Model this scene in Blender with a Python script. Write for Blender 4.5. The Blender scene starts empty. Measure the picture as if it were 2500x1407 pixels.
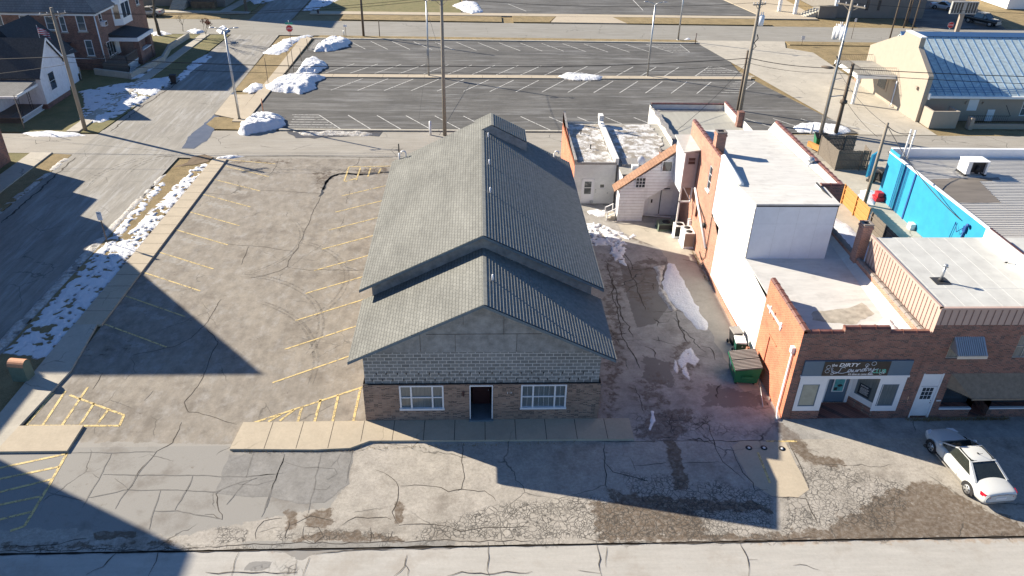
import bpy, bmesh, math, random
import numpy as np
from mathutils import Vector, Matrix, noise
R = math.radians
random.seed(7)
SC = bpy.context.scene
COL = SC.collection
# ---------------------------------------------------------------- camera
F_PX, PITCH, YAW, ROLL = 1847.7, 0.544773, -0.0521835, 0.024925
CAM = Vector((5.73, -30.08, 26.3525))
_cy, _sy, _cp, _sp = math.cos(YAW), math.sin(YAW), math.cos(PITCH), math.sin(PITCH)
FWD = Vector((-_sy*_cp, _cy*_cp, -_sp)); RT = Vector((_cy, _sy, 0)); UP = RT.cross(FWD)
_cr, _sr = math.cos(ROLL), math.sin(ROLL)
CA = RT*_cr + UP*_sr; CB = UP*_cr - RT*_sr
cd = bpy.data.cameras.new('camera'); cam = bpy.data.objects.new('camera', cd); COL.objects.link(cam)
cd.sensor_width = 36; cd.lens = 36*F_PX/2500; cd.clip_start = 0.5; cd.clip_end = 3000
m = Matrix((CA, CB, -FWD)).transposed().to_4x4(); m.translation = CAM; cam.matrix_world = m
SC.camera = cam
# ---------------------------------------------------------------- light
SUN_EL, SUN_AZ = R(27.3), math.atan2(0.465, -0.885)      # direction towards the sun (back left)
SD = Vector((math.cos(SUN_EL)*math.cos(SUN_AZ), math.cos(SUN_EL)*math.sin(SUN_AZ), math.sin(SUN_EL)))
ld = bpy.data.lights.new('sun', 'SUN'); ld.energy = 5.0; ld.angle = R(0.5); ld.color = (1.0, 0.90, 0.735)
lo = bpy.data.objects.new('sun', ld); COL.objects.link(lo)
lo.rotation_euler = SD.to_track_quat('Z', 'Y').to_euler(); lo.location = (-60, 40, 60)
W = bpy.data.worlds.new('World'); SC.world = W; W.use_nodes = True
nt = W.node_tree; bg = nt.nodes['Background']
sky = nt.nodes.new('ShaderNodeTexSky'); sky.sky_type = 'NISHITA'; sky.sun_disc = False
sky.sun_elevation = SUN_EL; sky.sun_rotation = math.pi/2 - SUN_AZ
nt.links.new(sky.outputs[0], bg.inputs[0]); bg.inputs[1].default_value = 0.075
sky.air_density = 1.0; sky.dust_density = 0.0; sky.ozone_density = 6.0; sky.altitude = 1500
SC.view_settings.view_transform = 'Standard'; SC.view_settings.look = 'None'
SC.view_settings.exposure = 1.12; SC.view_settings.gamma = 1.0

# ---------------------------------------------------------------- pixel of the photo -> point of the world (calibrated camera)
def ray(px, py): return FWD + CA*((px-1250)/F_PX) - CB*((py-703.5)/F_PX)
def P(px, py, z=0.0):
    d = ray(px, py); t = (z-CAM.z)/d.z; return CAM + d*t
def P2(px, py, z=0.0):
    v = P(px, py, z); return (v.x, v.y)
def Z2(off, s, pts, z=0.0): return [P2(off[0]+a/s, off[1]+b/s, z) for a, b in pts]

# ---------------------------------------------------------------- mesh builder
class MB:
    def __init__(s): s.v = []; s.f = []; s.m = []; s.mi = 0; s.sm = []; s.smooth = False
    def add(s, vs, fs):
        b = len(s.v); s.v += [tuple(p) for p in vs]
        for f in fs: s.f.append([b+i for i in f]); s.m.append(s.mi); s.sm.append(s.smooth)
    def quad(s, *p): s.add(p, [list(range(len(p)))])
    def box(s, x0, x1, y0, y1, z0, z1):
        s.hexa([(x0,y0,z0),(x1,y0,z0),(x1,y1,z0),(x0,y1,z0),(x0,y0,z1),(x1,y0,z1),(x1,y1,z1),(x0,y1,z1)])
    def hexa(s, v): s.add(v, [[0,3,2,1],[4,5,6,7],[0,1,5,4],[1,2,6,5],[2,3,7,6],[3,0,4,7]])
    def bar(s, a, b, w, h, up=(0,0,1)):          # rectangular bar from a to b
        a = Vector(a); b = Vector(b); d = (b-a).normalized(); u = Vector(up)
        if abs(d.dot(u)) > .98: u = Vector((1,0,0))
        r = d.cross(u).normalized(); u = r.cross(d)
        c = [r*(i*w/2)+u*(j*h/2) for i, j in ((-1,-1),(1,-1),(1,1),(-1,1))]
        s.hexa([a+q for q in (c[0],c[1],c[2],c[3])][:0] + [a+c[0],a+c[1],b+c[1],b+c[0],a+c[3],a+c[2],b+c[2],b+c[3]])
    def prism(s, pts, z0, z1):
        n = len(pts)
        ar = sum(pts[i][0]*pts[(i+1)%n][1]-pts[(i+1)%n][0]*pts[i][1] for i in range(n))
        if ar < 0: pts = pts[::-1]
        v = [(x,y,z0) for x,y in pts]+[(x,y,z1) for x,y in pts]
        s.add(v, [list(range(n))[::-1], list(range(n,2*n))]+[[i,(i+1)%n,n+(i+1)%n,n+i] for i in range(n)])
    def extr(s, pts3, d):                         # planar polygon extruded along d
        n = len(pts3); d = Vector(d); p = [Vector(q) for q in pts3]
        nn = Vector((0,0,0))
        for i in range(n): nn += p[i].cross(p[(i+1)%n])
        if nn.dot(d) > 0: p = p[::-1]
        s.add(p+[q+d for q in p], [list(range(n)), list(range(n,2*n))[::-1]]+[[(i+1)%n,i,n+i,n+(i+1)%n] for i in range(n)])
    def tube(s, pts, r, n=8, caps=True):
        pts = [Vector(p) for p in pts]; rs = r if isinstance(r,(list,tuple)) else [r]*len(pts)
        vs = []
        for i, p in enumerate(pts):
            d = (pts[min(i+1,len(pts)-1)]-pts[max(i-1,0)]).normalized()
            u = Vector((0,0,1)) if abs(d.z) < .9 else Vector((1,0,0))
            a = d.cross(u).normalized(); b = d.cross(a)
            vs += [p+(a*math.cos(2*math.pi*k/n)+b*math.sin(2*math.pi*k/n))*rs[i] for k in range(n)]
        fs = [[i*n+k,i*n+(k+1)%n,(i+1)*n+(k+1)%n,(i+1)*n+k] for i in range(len(pts)-1) for k in range(n)]
        if caps: fs += [list(range(n))[::-1], list(range((len(pts)-1)*n, len(pts)*n))]
        sm = s.smooth; s.smooth = n > 5; s.add(vs, fs); s.smooth = sm
    def cyl(s, x, y, z0, z1, r, n=12, r1=None): s.tube([(x,y,z0),(x,y,z1)], [r, r if r1 is None else r1], n)
    def disc(s, c, nrm, r, th=.01, n=16):
        c = Vector(c); nrm = Vector(nrm).normalized(); s.tube([c-nrm*th/2, c+nrm*th/2], r, n)
    def sphere(s, c, rx, ry=None, rz=None, n=10):
        ry = ry or rx; rz = rz or rx; vs = []; fs = []
        for i in range(n//2+1):
            t = math.pi*i/(n//2)
            for k in range(n):
                a = 2*math.pi*k/n; vs.append((c[0]+rx*math.sin(t)*math.cos(a), c[1]+ry*math.sin(t)*math.sin(a), c[2]+rz*math.cos(t)))
        for i in range(n//2):
            for k in range(n): fs.append([i*n+k,(i+1)*n+k,(i+1)*n+(k+1)%n,i*n+(k+1)%n])
        sm = s.smooth; s.smooth = True; s.add(vs, fs); s.smooth = sm
    def xf(s, M, start=0):
        for i in range(start, len(s.v)): s.v[i] = tuple(M @ Vector(s.v[i]))
    def build(s, name, mat, parent=None, local=False, origin=None):
        me = bpy.data.meshes.new(name)
        off = Vector((0,0,0))
        if parent is not None and not local: off = wloc(parent)
        elif parent is None and origin is not None: off = Vector(origin)
        elif parent is None and origin is None and s.v:
            a = np.array(s.v); off = Vector((float(a[:,0].mean()), float(a[:,1].mean()), float(a[:,2].min())))
        vs = [(x-off.x, y-off.y, z-off.z) for x,y,z in s.v]
        me.from_pydata(vs, [], s.f)
        mats = mat if isinstance(mat, (list,tuple)) else [mat]
        for q in mats: me.materials.append(q)
        me.polygons.foreach_set('material_index', s.m); me.polygons.foreach_set('use_smooth', s.sm); me.update()
        o = bpy.data.objects.new(name, me); COL.objects.link(o)
        if parent is not None: o.parent = parent
        else: o.location = off
        return o
def wloc(o):
    v = Vector((0,0,0))
    while o is not None: v += o.location; o = o.parent
    return v
def tag(o, label, cat, group=None, kind=None):
    o['label'] = label; o['category'] = cat
    if group: o['group'] = group
    if kind: o['kind'] = kind
    return o
def struct(o): o['kind'] = 'structure'; return o
def thing(name, label, cat, loc, rz=0, group=None):
    o = bpy.data.objects.new(name, None); o.empty_display_size = .3; COL.objects.link(o)
    o.location = loc; o.rotation_euler = (0,0,rz); return tag(o, label, cat, group)
def dup(root, loc, rz, label, group=None):
    r = root.copy(); COL.objects.link(r); r.location = loc; r.rotation_euler = (0,0,rz); r['label'] = label
    if group: r['group'] = group
    def rec(a, b):
        for ch in list(a.children):
            if ch.name not in COL.objects: continue
            c = ch.copy(); COL.objects.link(c); c.parent = b; rec(ch, c)
    rec(root, r)
    return r

# ---------------------------------------------------------------- wall frames with real openings
class Fr:
    def __init__(s, o, u, n): s.o = Vector(o); s.u = Vector(u); s.n = Vector(n)
    def p(s, a, b, c=0): return s.o + s.u*a + Vector((0,0,b)) + s.n*c
    def box(s, mb, a0, a1, b0, b1, c0, c1):
        q = [s.p(a,b,c) for b in (b0,b1) for a,c in ((a0,c0),(a1,c0),(a1,c1),(a0,c1))]
        ctr = sum(q, Vector())/8; base = len(mb.v)
        fs = [[0,3,2,1],[4,5,6,7],[0,1,5,4],[1,2,6,5],[2,3,7,6],[3,0,4,7]]
        flip = (q[1]-q[0]).cross(q[3]-q[0]).z < 0
        mb.add(q, [f[::-1] for f in fs] if flip else fs)
def S_(x, y): return Fr((x,y,0),(1,0,0),(0,-1,0))          # wall facing -y, a runs +x
def N_(x, y): return Fr((x,y,0),(1,0,0),(0,1,0))
def W_(x, y): return Fr((x,y,0),(0,1,0),(-1,0,0))          # wall facing -x, a runs +y
def E_(x, y): return Fr((x,y,0),(0,1,0),(1,0,0))
def wall(mb, fr, a0, a1, b0, b1, holes=(), depth=.15):
    xs = sorted({a0,a1,*[min(max(h[0],a0),a1) for h in holes],*[min(max(h[1],a0),a1) for h in holes]})
    zs = sorted({b0,b1,*[min(max(h[2],b0),b1) for h in holes],*[min(max(h[3],b0),b1) for h in holes]})
    flip = fr.u.cross(Vector((0,0,1))).dot(fr.n) < 0
    def q(*p): mb.quad(*(p[::-1] if flip else p))
    for i in range(len(xs)-1):
        for j in range(len(zs)-1):
            cx = (xs[i]+xs[i+1])/2; cz = (zs[j]+zs[j+1])/2
            if any(h[0] < cx < h[1] and h[2] < cz < h[3] for h in holes): continue
            q(fr.p(xs[i],zs[j]),fr.p(xs[i+1],zs[j]),fr.p(xs[i+1],zs[j+1]),fr.p(xs[i],zs[j+1]))
    for h in holes:
        l, r, b, t = h[:4]; d = -(h[4] if len(h) > 4 else depth)
        q(fr.p(l,b),fr.p(l,b,d),fr.p(l,t,d),fr.p(l,t)) if False else mb.quad(fr.p(l,b),fr.p(l,b,d),fr.p(l,t,d),fr.p(l,t))
        mb.quad(fr.p(r,b),fr.p(r,t),fr.p(r,t,d),fr.p(r,b,d)); mb.quad(fr.p(l,t),fr.p(l,t,d),fr.p(r,t,d),fr.p(r,t)); mb.quad(fr.p(l,b),fr.p(r,b),fr.p(r,b,d),fr.p(l,b,d))
def window(parent, fr, l, r, b, t, fm, gm, cols=1, rows=2, fw=.06, inset=.07, mw=.03, name='window', label=None, gname='pane', proud=.0):
    mb = MB()
    c0, c1 = -inset-.03, -inset+.03+proud
    fr.box(mb, l, r, b, b+fw, c0, c1); fr.box(mb, l, r, t-fw, t, c0, c1)
    fr.box(mb, l, l+fw, b+fw, t-fw, c0, c1); fr.box(mb, r-fw, r, b+fw, t-fw, c0, c1)
    iw, ih = r-l-2*fw, t-b-2*fw
    for i in range(1, cols): fr.box(mb, l+fw+iw*i/cols-mw/2, l+fw+iw*i/cols+mw/2, b+fw, t-fw, c0+.005, c1-.005)
    for j in range(1, rows): fr.box(mb, l+fw, r-fw, b+fw+ih*j/rows-mw/2, b+fw+ih*j/rows+mw/2, c0+.008, c1-.008)
    f = mb.build(name, fm, parent)
    if label: f['label'] = label
    g = MB(); fr.box(g, l+.01, r-.01, b+.01, t-.01, -inset-.02, -inset-.005); g.build(gname, gm, f)
    return f

# ---------------------------------------------------------------- materials
class NT:
    def __init__(s, name):
        s.mat = bpy.data.materials.new(name); s.mat.use_nodes = True; s.t = s.mat.node_tree
        s.b = s.t.nodes['Principled BSDF']; s.pos = s.t.nodes.new('ShaderNodeNewGeometry').outputs['Position']
    def n(s, kind, **kw):
        q = s.t.nodes.new('ShaderNode'+kind)
        for k, v in kw.items(): setattr(q, k, v)
        return q
    def lk(s, a, b):
        if isinstance(a, (int,float)): b.default_value = a
        elif isinstance(a, (tuple,list)): b.default_value = (*a,1) if len(a)==3 and len(b.default_value)==4 else a
        else: s.t.links.new(a, b)
    def math(s, op, a, b=0.0, c=None, clamp=False):
        q = s.n('Math', operation=op, use_clamp=clamp); s.lk(a, q.inputs[0]); s.lk(b, q.inputs[1])
        if c is not None: s.lk(c, q.inputs[2])
        return q.outputs[0]
    def mapr(s, v, a, b, c=0.0, d=1.0):
        q = s.n('MapRange'); s.lk(v, q.inputs[0])
        for i, x in enumerate((a,b,c,d)): q.inputs[i+1].default_value = x
        return q.outputs[0]
    def scale(s, v, xyz, rot=(0,0,0), loc=(0,0,0)):
        q = s.n('Mapping'); s.lk(v, q.inputs[0]); q.inputs['Scale'].default_value = xyz; q.inputs['Rotation'].default_value = rot; q.inputs['Location'].default_value = loc
        return q.outputs[0]
    def noise(s, sc, det=4, rough=.6, vec=None, dist=0):
        q = s.n('TexNoise'); s.lk(vec if vec is not None else s.pos, q.inputs['Vector'])
        q.inputs['Scale'].default_value = sc; q.inputs['Detail'].default_value = det; q.inputs['Roughness'].default_value = rough; q.inputs['Distortion'].default_value = dist
        return q.outputs['Fac']
    def mix(s, f, a, b, mode='MIX'):
        q = s.n('Mix', data_type='RGBA', blend_type=mode); s.lk(f, q.inputs[0]); s.lk(a, q.inputs[6]); s.lk(b, q.inputs[7]); return q.outputs[2]
    def gray(s, v):
        q = s.n('CombineColor'); [s.lk(v, q.inputs[i]) for i in range(3)]; return q.outputs[0]
    def col(s, c): s.lk(c, s.b.inputs['Base Color'])
    def rough(s, r): s.lk(r, s.b.inputs['Roughness'])
    def bump(s, h, st=.3, d=.02):
        q = s.n('Bump'); q.inputs['Strength'].default_value = st; q.inputs['Distance'].default_value = d; s.lk(h, q.inputs['Height'])
        s.t.links.new(q.outputs[0], s.b.inputs['Normal'])
    def edges(s, sc, vec=None, w=.02, soft=.02, rnd=1.0):     # 1 on voronoi cell borders
        q = s.n('TexVoronoi', feature='DISTANCE_TO_EDGE'); s.lk(vec if vec is not None else s.pos, q.inputs['Vector']); q.inputs['Scale'].default_value = sc
        q.inputs['Randomness'].default_value = rnd
        return s.mapr(q.outputs['Distance'], w, w+soft, 1, 0)
    def warp(s, amt, sc, vec=None):
        q = s.n('TexNoise'); s.lk(vec if vec is not None else s.pos, q.inputs['Vector']); q.inputs['Scale'].default_value = sc; q.inputs['Detail'].default_value = 3
        a = s.n('VectorMath', operation='SUBTRACT'); s.t.links.new(q.outputs['Color'], a.inputs[0]); a.inputs[1].default_value = (.5,.5,.5)
        b = s.n('VectorMath', operation='SCALE'); s.t.links.new(a.outputs[0], b.inputs[0]); b.inputs['Scale'].default_value = amt
        c = s.n('VectorMath', operation='ADD'); s.t.links.new(b.outputs[0], c.inputs[0]); s.lk(vec if vec is not None else s.pos, c.inputs[1])
        return c.outputs[0]
    def wallvec(s):
        sp = s.n('SeparateXYZ'); s.t.links.new(s.pos, sp.inputs[0]); q = s.n('CombineXYZ')
        s.t.links.new(s.math('ADD', sp.outputs[0], sp.outputs[1]), q.inputs[0]); s.t.links.new(sp.outputs[2], q.inputs[1]); return q.outputs[0]
def c_(r, g=None, b=None):                                  # sRGB 0..255 -> linear
    if g is None: g = b = r
    return tuple(((x/255+.055)/1.055)**2.4 if x/255 > .04045 else x/255/12.92 for x in (r,g,b))
def simple(name, c, rough=.6, var=.12, sc=3.0, bump=0, metal=0, bsc=30, streak=None, dirt=0, spec=None):
    t = NT(name); v = t.noise(sc, 5, .65, vec=t.scale(t.pos, streak) if streak else None)
    k = t.mapr(v, .25, .75, 1-var, 1+var)
    cc = t.mix(1.0, (*c,1), t.gray(k), 'MULTIPLY')
    if dirt:
        d = t.mapr(t.noise(sc*.6, 6, .7, vec=t.scale(t.pos,(1,1,.4))), .52, .75, 0, dirt); cc = t.mix(d, cc, (.08,.065,.05,1))
    t.col(cc); t.rough(rough); t.b.inputs['Metallic'].default_value = metal
    if spec is not None: t.b.inputs['Specular IOR Level'].default_value = spec
    if bump: t.bump(t.noise(bsc, 4), bump, .01)
    return t.mat
def brick(name, c1, c2, mortar, w=.21, h=.0725, mo=.011, off=.5, var=.25, bump=.6, third=None, roughness=.85):
    t = NT(name); q = t.n('TexBrick'); t.t.links.new(t.wallvec(), q.inputs['Vector']); q.offset = off
    for k, v in (('Scale',1.0),('Mortar Size',mo),('Mortar Smooth',.1),('Bias',0.0),('Brick Width',w),('Row Height',h)): q.inputs[k].default_value = v
    q.inputs['Color1'].default_value = (*c1,1); q.inputs['Color2'].default_value = (*c2,1); q.inputs['Mortar'].default_value = (*mortar,1)
    cc = q.outputs['Color']
    wv = t.scale(t.wallvec(), (1/w*1.0, 1/h, 1)); wn = t.n('TexWhiteNoise', noise_dimensions='2D')
    fl = t.n('VectorMath', operation='FLOOR'); t.t.links.new(wv, fl.inputs[0]); t.t.links.new(fl.outputs[0], wn.inputs['Vector'])
    if third: cc = t.mix(t.math('MULTIPLY', t.mapr(wn.outputs['Value'], .72, .8, 0, .8), t.math('SUBTRACT', 1.0, q.outputs['Fac'])), cc, (*third,1))
    k = t.mapr(t.noise(.9, 6, .7), .3, .7, 1-var, 1+var)
    cc = t.mix(1.0, cc, t.gray(k), 'MULTIPLY')
    t.col(cc); t.rough(roughness); t.bump(t.math('SUBTRACT', 1.0, q.outputs['Fac']), bump, .008)
    return t.mat
def asphalt(name, base, base2, dirt=(.075,.055,.04), alt=None, streak=None, grain=.16, gcr=4.2, wide=.5, crackdark=.35, patchy=.5, attr=True, whiten=0.0):
    t = NT(name)
    big = t.noise(.22, 6, .65); mid = t.noise(1.1, 6, .7, vec=t.scale(t.pos, streak) if streak else None); fine = t.noise(55, 2, .7)
    cc = t.mix(t.mapr(big, .35, .65), (*base,1), (*base2,1))
    cc = t.mix(1.0, cc, t.gray(t.mapr(mid, .25, .75, 1-patchy*.4, 1+patchy*.35)), 'MULTIPLY')
    cc = t.mix(1.0, cc, t.gray(t.mapr(fine, .3, .7, 1-grain, 1+grain)), 'MULTIPLY')
    cc = t.mix(1.0, cc, t.gray(t.mapr(t.noise(6.5, 8, .8), .32, .68, 1-grain*1.1, 1+grain*1.1)), 'MULTIPLY')
    sk = t.mapr(t.noise(11, 3, .6, vec=t.scale(t.pos,(1,1,1),loc=(1,4,2))), .68, .74, 0, .45 if base[0] > .12 else .2); cc = t.mix(sk, cc, (*[x*.5 for x in base],1))
    if whiten:
        cc = t.mix(t.mapr(t.noise(.9, 8, .75, vec=t.scale(t.pos, streak or (1,1,1), loc=(5,3,0))), .50, .66, 0, whiten), cc, (*[min(.6, x*.35+.30) if base[0] > .12 else .26 for x in base],1))
        cc = t.mix(t.mapr(t.noise(.5, 8, .75, vec=t.scale(t.pos, streak or (1,1,1), loc=(2,8,3))), .52, .68, 0, whiten), cc, (*[x*.68 for x in base],1))
    wp = t.warp(.5, 1.4)
    wd = t.edges(.22, vec=wp, w=.003, soft=.004)
    pres = t.mapr(t.noise(.35, 2, .5), .5, .56)
    crk = t.math('MULTIPLY', t.math('MULTIPLY', wd, pres), wide)
    if attr:
        at = t.n('Attribute', attribute_name='mask'); sp = t.n('SeparateColor'); t.t.links.new(at.outputs['Color'], sp.inputs[0])
        Rr, G, B = sp.outputs[0], sp.outputs[1], sp.outputs[2]
        nn = t.noise(1.8, 8, .68)
        th = t.math('ADD', Rr, t.math('MULTIPLY', t.math('SUBTRACT', nn, .5), 2.6))
        dm = t.mapr(th, .47, .56); dm2 = t.mapr(th, .30, .5, 0, .35)
        wp2 = t.warp(.22, 3.0)
        wn_ = t.noise(1.3, 4, .6, vec=t.scale(t.pos,(1,1,1),loc=(4,4,4))); e1 = t.edges(gcr, vec=wp2, w=.03, soft=.10); e2 = t.edges(gcr*.52, vec=wp2, w=.016, soft=.05); e3 = t.edges(gcr*.24, vec=wp2, w=.006, soft=.016)
        sel = t.mapr(wn_, .46, .54); al = t.math('ADD', t.math('MULTIPLY', e1, sel), t.math('MULTIPLY', e2, t.math('SUBTRACT', 1.0, sel))); al = t.math('MAXIMUM', t.math('MULTIPLY', al, t.mapr(t.noise(2.2,3), .34, .56, .5, 1.0)), t.math('MULTIPLY', e3, .85))
        gm = t.mapr(t.math('ADD', G, t.math('MULTIPLY', t.math('SUBTRACT', t.noise(.9, 4, .6, vec=t.scale(t.pos,(1,1,1),loc=(9,2,0))), .5), 1.5)), .38, .72)
        crk = t.math('MAXIMUM', crk, t.math('MULTIPLY', al, gm))
        bm = t.mapr(t.math('ADD', B, t.math('MULTIPLY', t.math('SUBTRACT', t.noise(2.6, 6, .65), .5), .8)), .47, .53)
        if alt: cc = t.mix(bm, cc, t.mix(1.0, (*alt,1), t.gray(t.mapr(fine, .3, .7, 1-grain, 1+grain)), 'MULTIPLY'))
        dd = t.mix(t.noise(5, 6, .7), (*[x*.6 for x in dirt],1), (*[x*1.9 for x in dirt],1))
        dm = t.math('MULTIPLY', dm, t.mapr(t.noise(4.5, 6, .75), .38, .56, .35, 1)); cc = t.mix(dm2, cc, dd); cc = t.mix(dm, cc, dd)
        cc = t.mix(t.math('MULTIPLY', t.mapr(t.noise(.45, 7, .7, vec=t.scale(t.pos,(1,1,1),loc=(3,7,1))), .52, .66, 0, .38), 1.0), cc, (*[x*.9 for x in dirt],1))
    cc = t.mix(t.math('MULTIPLY', crk, .9), cc, tuple(x*crackdark*.35 for x in base)+(1,))
    t.col(cc); t.rough(.9)
    t.bump(t.math('SUBTRACT', fine, t.math('MULTIPLY', crk, 2.0)), .35, .01)
    return t.mat
M = {}
M['street'] = asphalt('street_concrete', (.44,.42,.385), (.40,.38,.345), alt=(.25,.24,.225), grain=.06, gcr=3.4, wide=.0, patchy=.28, dirt=(.30,.25,.20), streak=(.35,3,1))
M['apron'] = asphalt('apron_asphalt', (.35,.32,.275), (.385,.352,.31), alt=(.275,.262,.24), grain=.24, gcr=6.0, wide=.7, patchy=.6, dirt=(.105,.078,.055))
M['lot'] = asphalt('lot_asphalt', (.285,.252,.208), (.235,.208,.175), alt=(.31,.29,.26), grain=.1, wide=.5, patchy=.8, whiten=.42, streak=(1.6,.9,1))
M['alley'] = asphalt('alley_asphalt', (.30,.285,.262), (.37,.35,.325), alt=(.19,.177,.162), grain=.14, gcr=3.4, wide=1.0, patchy=.9, dirt=(.12,.10,.085))
M['rear'] = asphalt('rear_alley_asphalt', (.30,.275,.235), (.34,.315,.275), grain=.1, wide=.9, patchy=.5, streak=(.25,2,1), attr=False, whiten=.15)
M['side'] = asphalt('side_street_asphalt', (.31,.29,.255), (.24,.225,.20), grain=.1, wide=.5, patchy=.75, streak=(1.6,.16,1), attr=False, whiten=.75)
M['far'] = asphalt('far_road_asphalt', (.25,.235,.205), (.28,.265,.235), grain=.08, wide=.5, patchy=.5, streak=(.2,2.2,1), attr=False, whiten=.3)
M['blk'] = asphalt('new_black_asphalt', (.078,.075,.071), (.125,.120,.112), grain=.16, wide=.25, patchy=.9, streak=(.12,1.1,1), attr=False, whiten=.7, crackdark=3.5)
M['conc'] = asphalt('tan_concrete', (.47,.40,.30), (.43,.365,.275), grain=.07, wide=.25, patchy=.25, attr=False)
M['conc2'] = asphalt('pale_concrete', (.47,.43,.36), (.40,.365,.305), grain=.07, wide=.5, patchy=.35, attr=False)
M['kerb'] = simple('kerb_concrete', (.42,.39,.33), .9, .2, 2.0, .2)
def grassmat(name, a, b, c):
    t = NT(name); v = t.noise(.7, 6, .7); f = t.noise(22, 4, .8)
    cc = t.mix(t.mapr(v, .35, .65), (*a,1), (*b,1)); cc = t.mix(t.mapr(f, .45, .7), cc, (*c,1)); 
    cc = t.mix(1.0, cc, t.gray(t.mapr(t.noise(60,2), .3, .7, .7, 1.3)), 'MULTIPLY')
    t.col(cc); t.rough(1.0); t.bump(f, .8, .05); return t.mat
M['grass'] = grassmat('winter_grass', (.16,.12,.055), (.30,.22,.11), (.38,.29,.15))
M['grassg'] = grassmat('green_grass', (.12,.125,.045), (.20,.17,.075), (.26,.21,.10))
M['dirt'] = simple('brown_dirt', (.16,.115,.075), 1.0, .45, 1.6, .6)
def snowmat(name, dirt=.25, c=(.80,.81,.84), dsc=2.2, lo=.55, hi=.75):
    t = NT(name); d = t.mapr(t.noise(dsc, 8, .72), lo, hi, 0, dirt)
    at = t.n('Attribute', attribute_name='mask'); sp = t.n('SeparateColor'); t.t.links.new(at.outputs['Color'], sp.inputs[0])
    th = t.mapr(t.math('ADD', sp.outputs[0], t.math('MULTIPLY', t.math('SUBTRACT', t.noise(3.0, 6, .7), .5), .5)), .02, .26, 0, 1) if name != 'patchy_roof_snow' else 1.0
    cc = t.mix(d, (*c,1), (.30,.26,.21,1)); t.col(t.mix(th, (.33,.31,.29,1), cc)); t.rough(.65); t.bump(t.math('ADD', t.noise(3.5,6,.7), t.math('MULTIPLY', t.noise(14,3,.6), .4)), .9, .12)
    return t.mat
M['snow'] = snowmat('snow', .18); M['snowd'] = snowmat('dirty_snow', .9, (.62,.60,.57), 3.2, .42, .62)
def worn(name, c, lo=.40, hi=.52, mn=.1):
    t = NT(name); k = t.noise(3.2, 8, .78); t.col(t.mix(1.0, (*c,1), t.gray(t.mapr(t.noise(14,4), .3,.7,.8,1.15)), 'MULTIPLY')); t.rough(.8)
    t.lk(t.mapr(k, lo, hi, mn, 1), t.b.inputs['Alpha']); return t.mat
M['yellow'] = worn('yellow_paint', (.68,.52,.23))
M['whitep'] = worn('white_paint_lines', (.62,.61,.58), .40, .50, .25)
M['tyre'] = worn('tyre_marks', (.17,.155,.135), .42, .90, .0); M['seamline'] = simple('membrane_seam', (.55,.55,.53), .7, .1); M['crack'] = simple('dark_crack', (.07,.058,.046), 1.0, .35, 6); M['seal'] = simple('tar_sealant', (.155,.147,.136), .8, .3, 4); M['blktar'] = simple('black_tar', (.035,.035,.037), .6, .3, 4)  # crack: plain dark brown of cracks, joints and seams
M['water'] = simple('puddle_water', (.13,.125,.12), .08, .2, 1.0); M['wet'] = simple('wet_pavement', (.09,.082,.073), .45, .3, 3)
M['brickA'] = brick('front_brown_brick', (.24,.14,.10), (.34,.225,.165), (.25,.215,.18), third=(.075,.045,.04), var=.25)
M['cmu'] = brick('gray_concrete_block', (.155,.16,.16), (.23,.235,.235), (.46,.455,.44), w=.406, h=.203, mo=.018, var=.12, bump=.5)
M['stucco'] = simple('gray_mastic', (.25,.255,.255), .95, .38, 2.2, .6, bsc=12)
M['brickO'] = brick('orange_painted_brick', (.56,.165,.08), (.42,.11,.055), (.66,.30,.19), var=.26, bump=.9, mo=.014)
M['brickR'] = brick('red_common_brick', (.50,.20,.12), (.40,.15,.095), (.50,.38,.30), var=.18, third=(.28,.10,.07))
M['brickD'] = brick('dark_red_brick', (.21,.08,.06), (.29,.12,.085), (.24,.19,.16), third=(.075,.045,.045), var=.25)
M['brickH'] = brick('house_brick', (.20,.082,.055), (.27,.115,.08), (.28,.23,.19), third=(.12,.05,.04), var=.25)
M['white'] = simple('white_paint', (.80,.80,.79), .6, .06, 3, .1); M['whitem'] = simple('white_membrane', (.84,.84,.83), .5, .05, .8, .1, dirt=.10)
M['roofw'] = simple('white_roof_membrane', (.58,.565,.535), .7, .14, 1.4, .2, streak=(.5,2.4,1), dirt=.22); M['roofg'] = simple('pale_gray_roof', (.50,.50,.475), .75, .14, 1.2, .2, dirt=.18)
M['trim'] = simple('white_trim', (.72,.72,.74), .5, .05); M['navy'] = simple('slate_blue_panel', (.10,.155,.215), .5, .06)
M['tile'] = simple('glazed_clay_tile', (.17,.07,.05), .35, .45, 2.4); M['tileg'] = simple('gray_coping', (.22,.19,.17), .6, .3, 3)
M['glass'] = simple('dark_window_glass', (.035,.045,.055), .06, .3, 1.5, spec=.8); M['glassb'] = simple('curtained_glass', (.13,.15,.155), .15, .35, 2.0, spec=.8, streak=(8,8,.6)); M['glassg'] = simple('papered_glass', (.30,.31,.26), .2, .15, 3)
M['black'] = simple('black_rubber', (.02,.02,.022), .7, .1); M['metal'] = simple('galvanised_metal', (.45,.46,.47), .4, .1, metal=.6); M['chrome'] = simple('bright_metal', (.7,.7,.7), .2, .05, metal=1.0)
M['wood'] = simple('weathered_pole_wood', (.27,.235,.19), .95, .35, 3, .5, streak=(14,14,.7)); M['woodd'] = simple('creosote_pole_wood', (.13,.10,.075), .95, .3, 3, .4, streak=(14,14,.7))
M['shed'] = simple('white_clapboard', (.74,.74,.76), .75, .10, 3, .1, dirt=.25); M['pinkw'] = simple('pinkish_gray_siding', (.42,.36,.35), .8, .1, 3)
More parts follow.
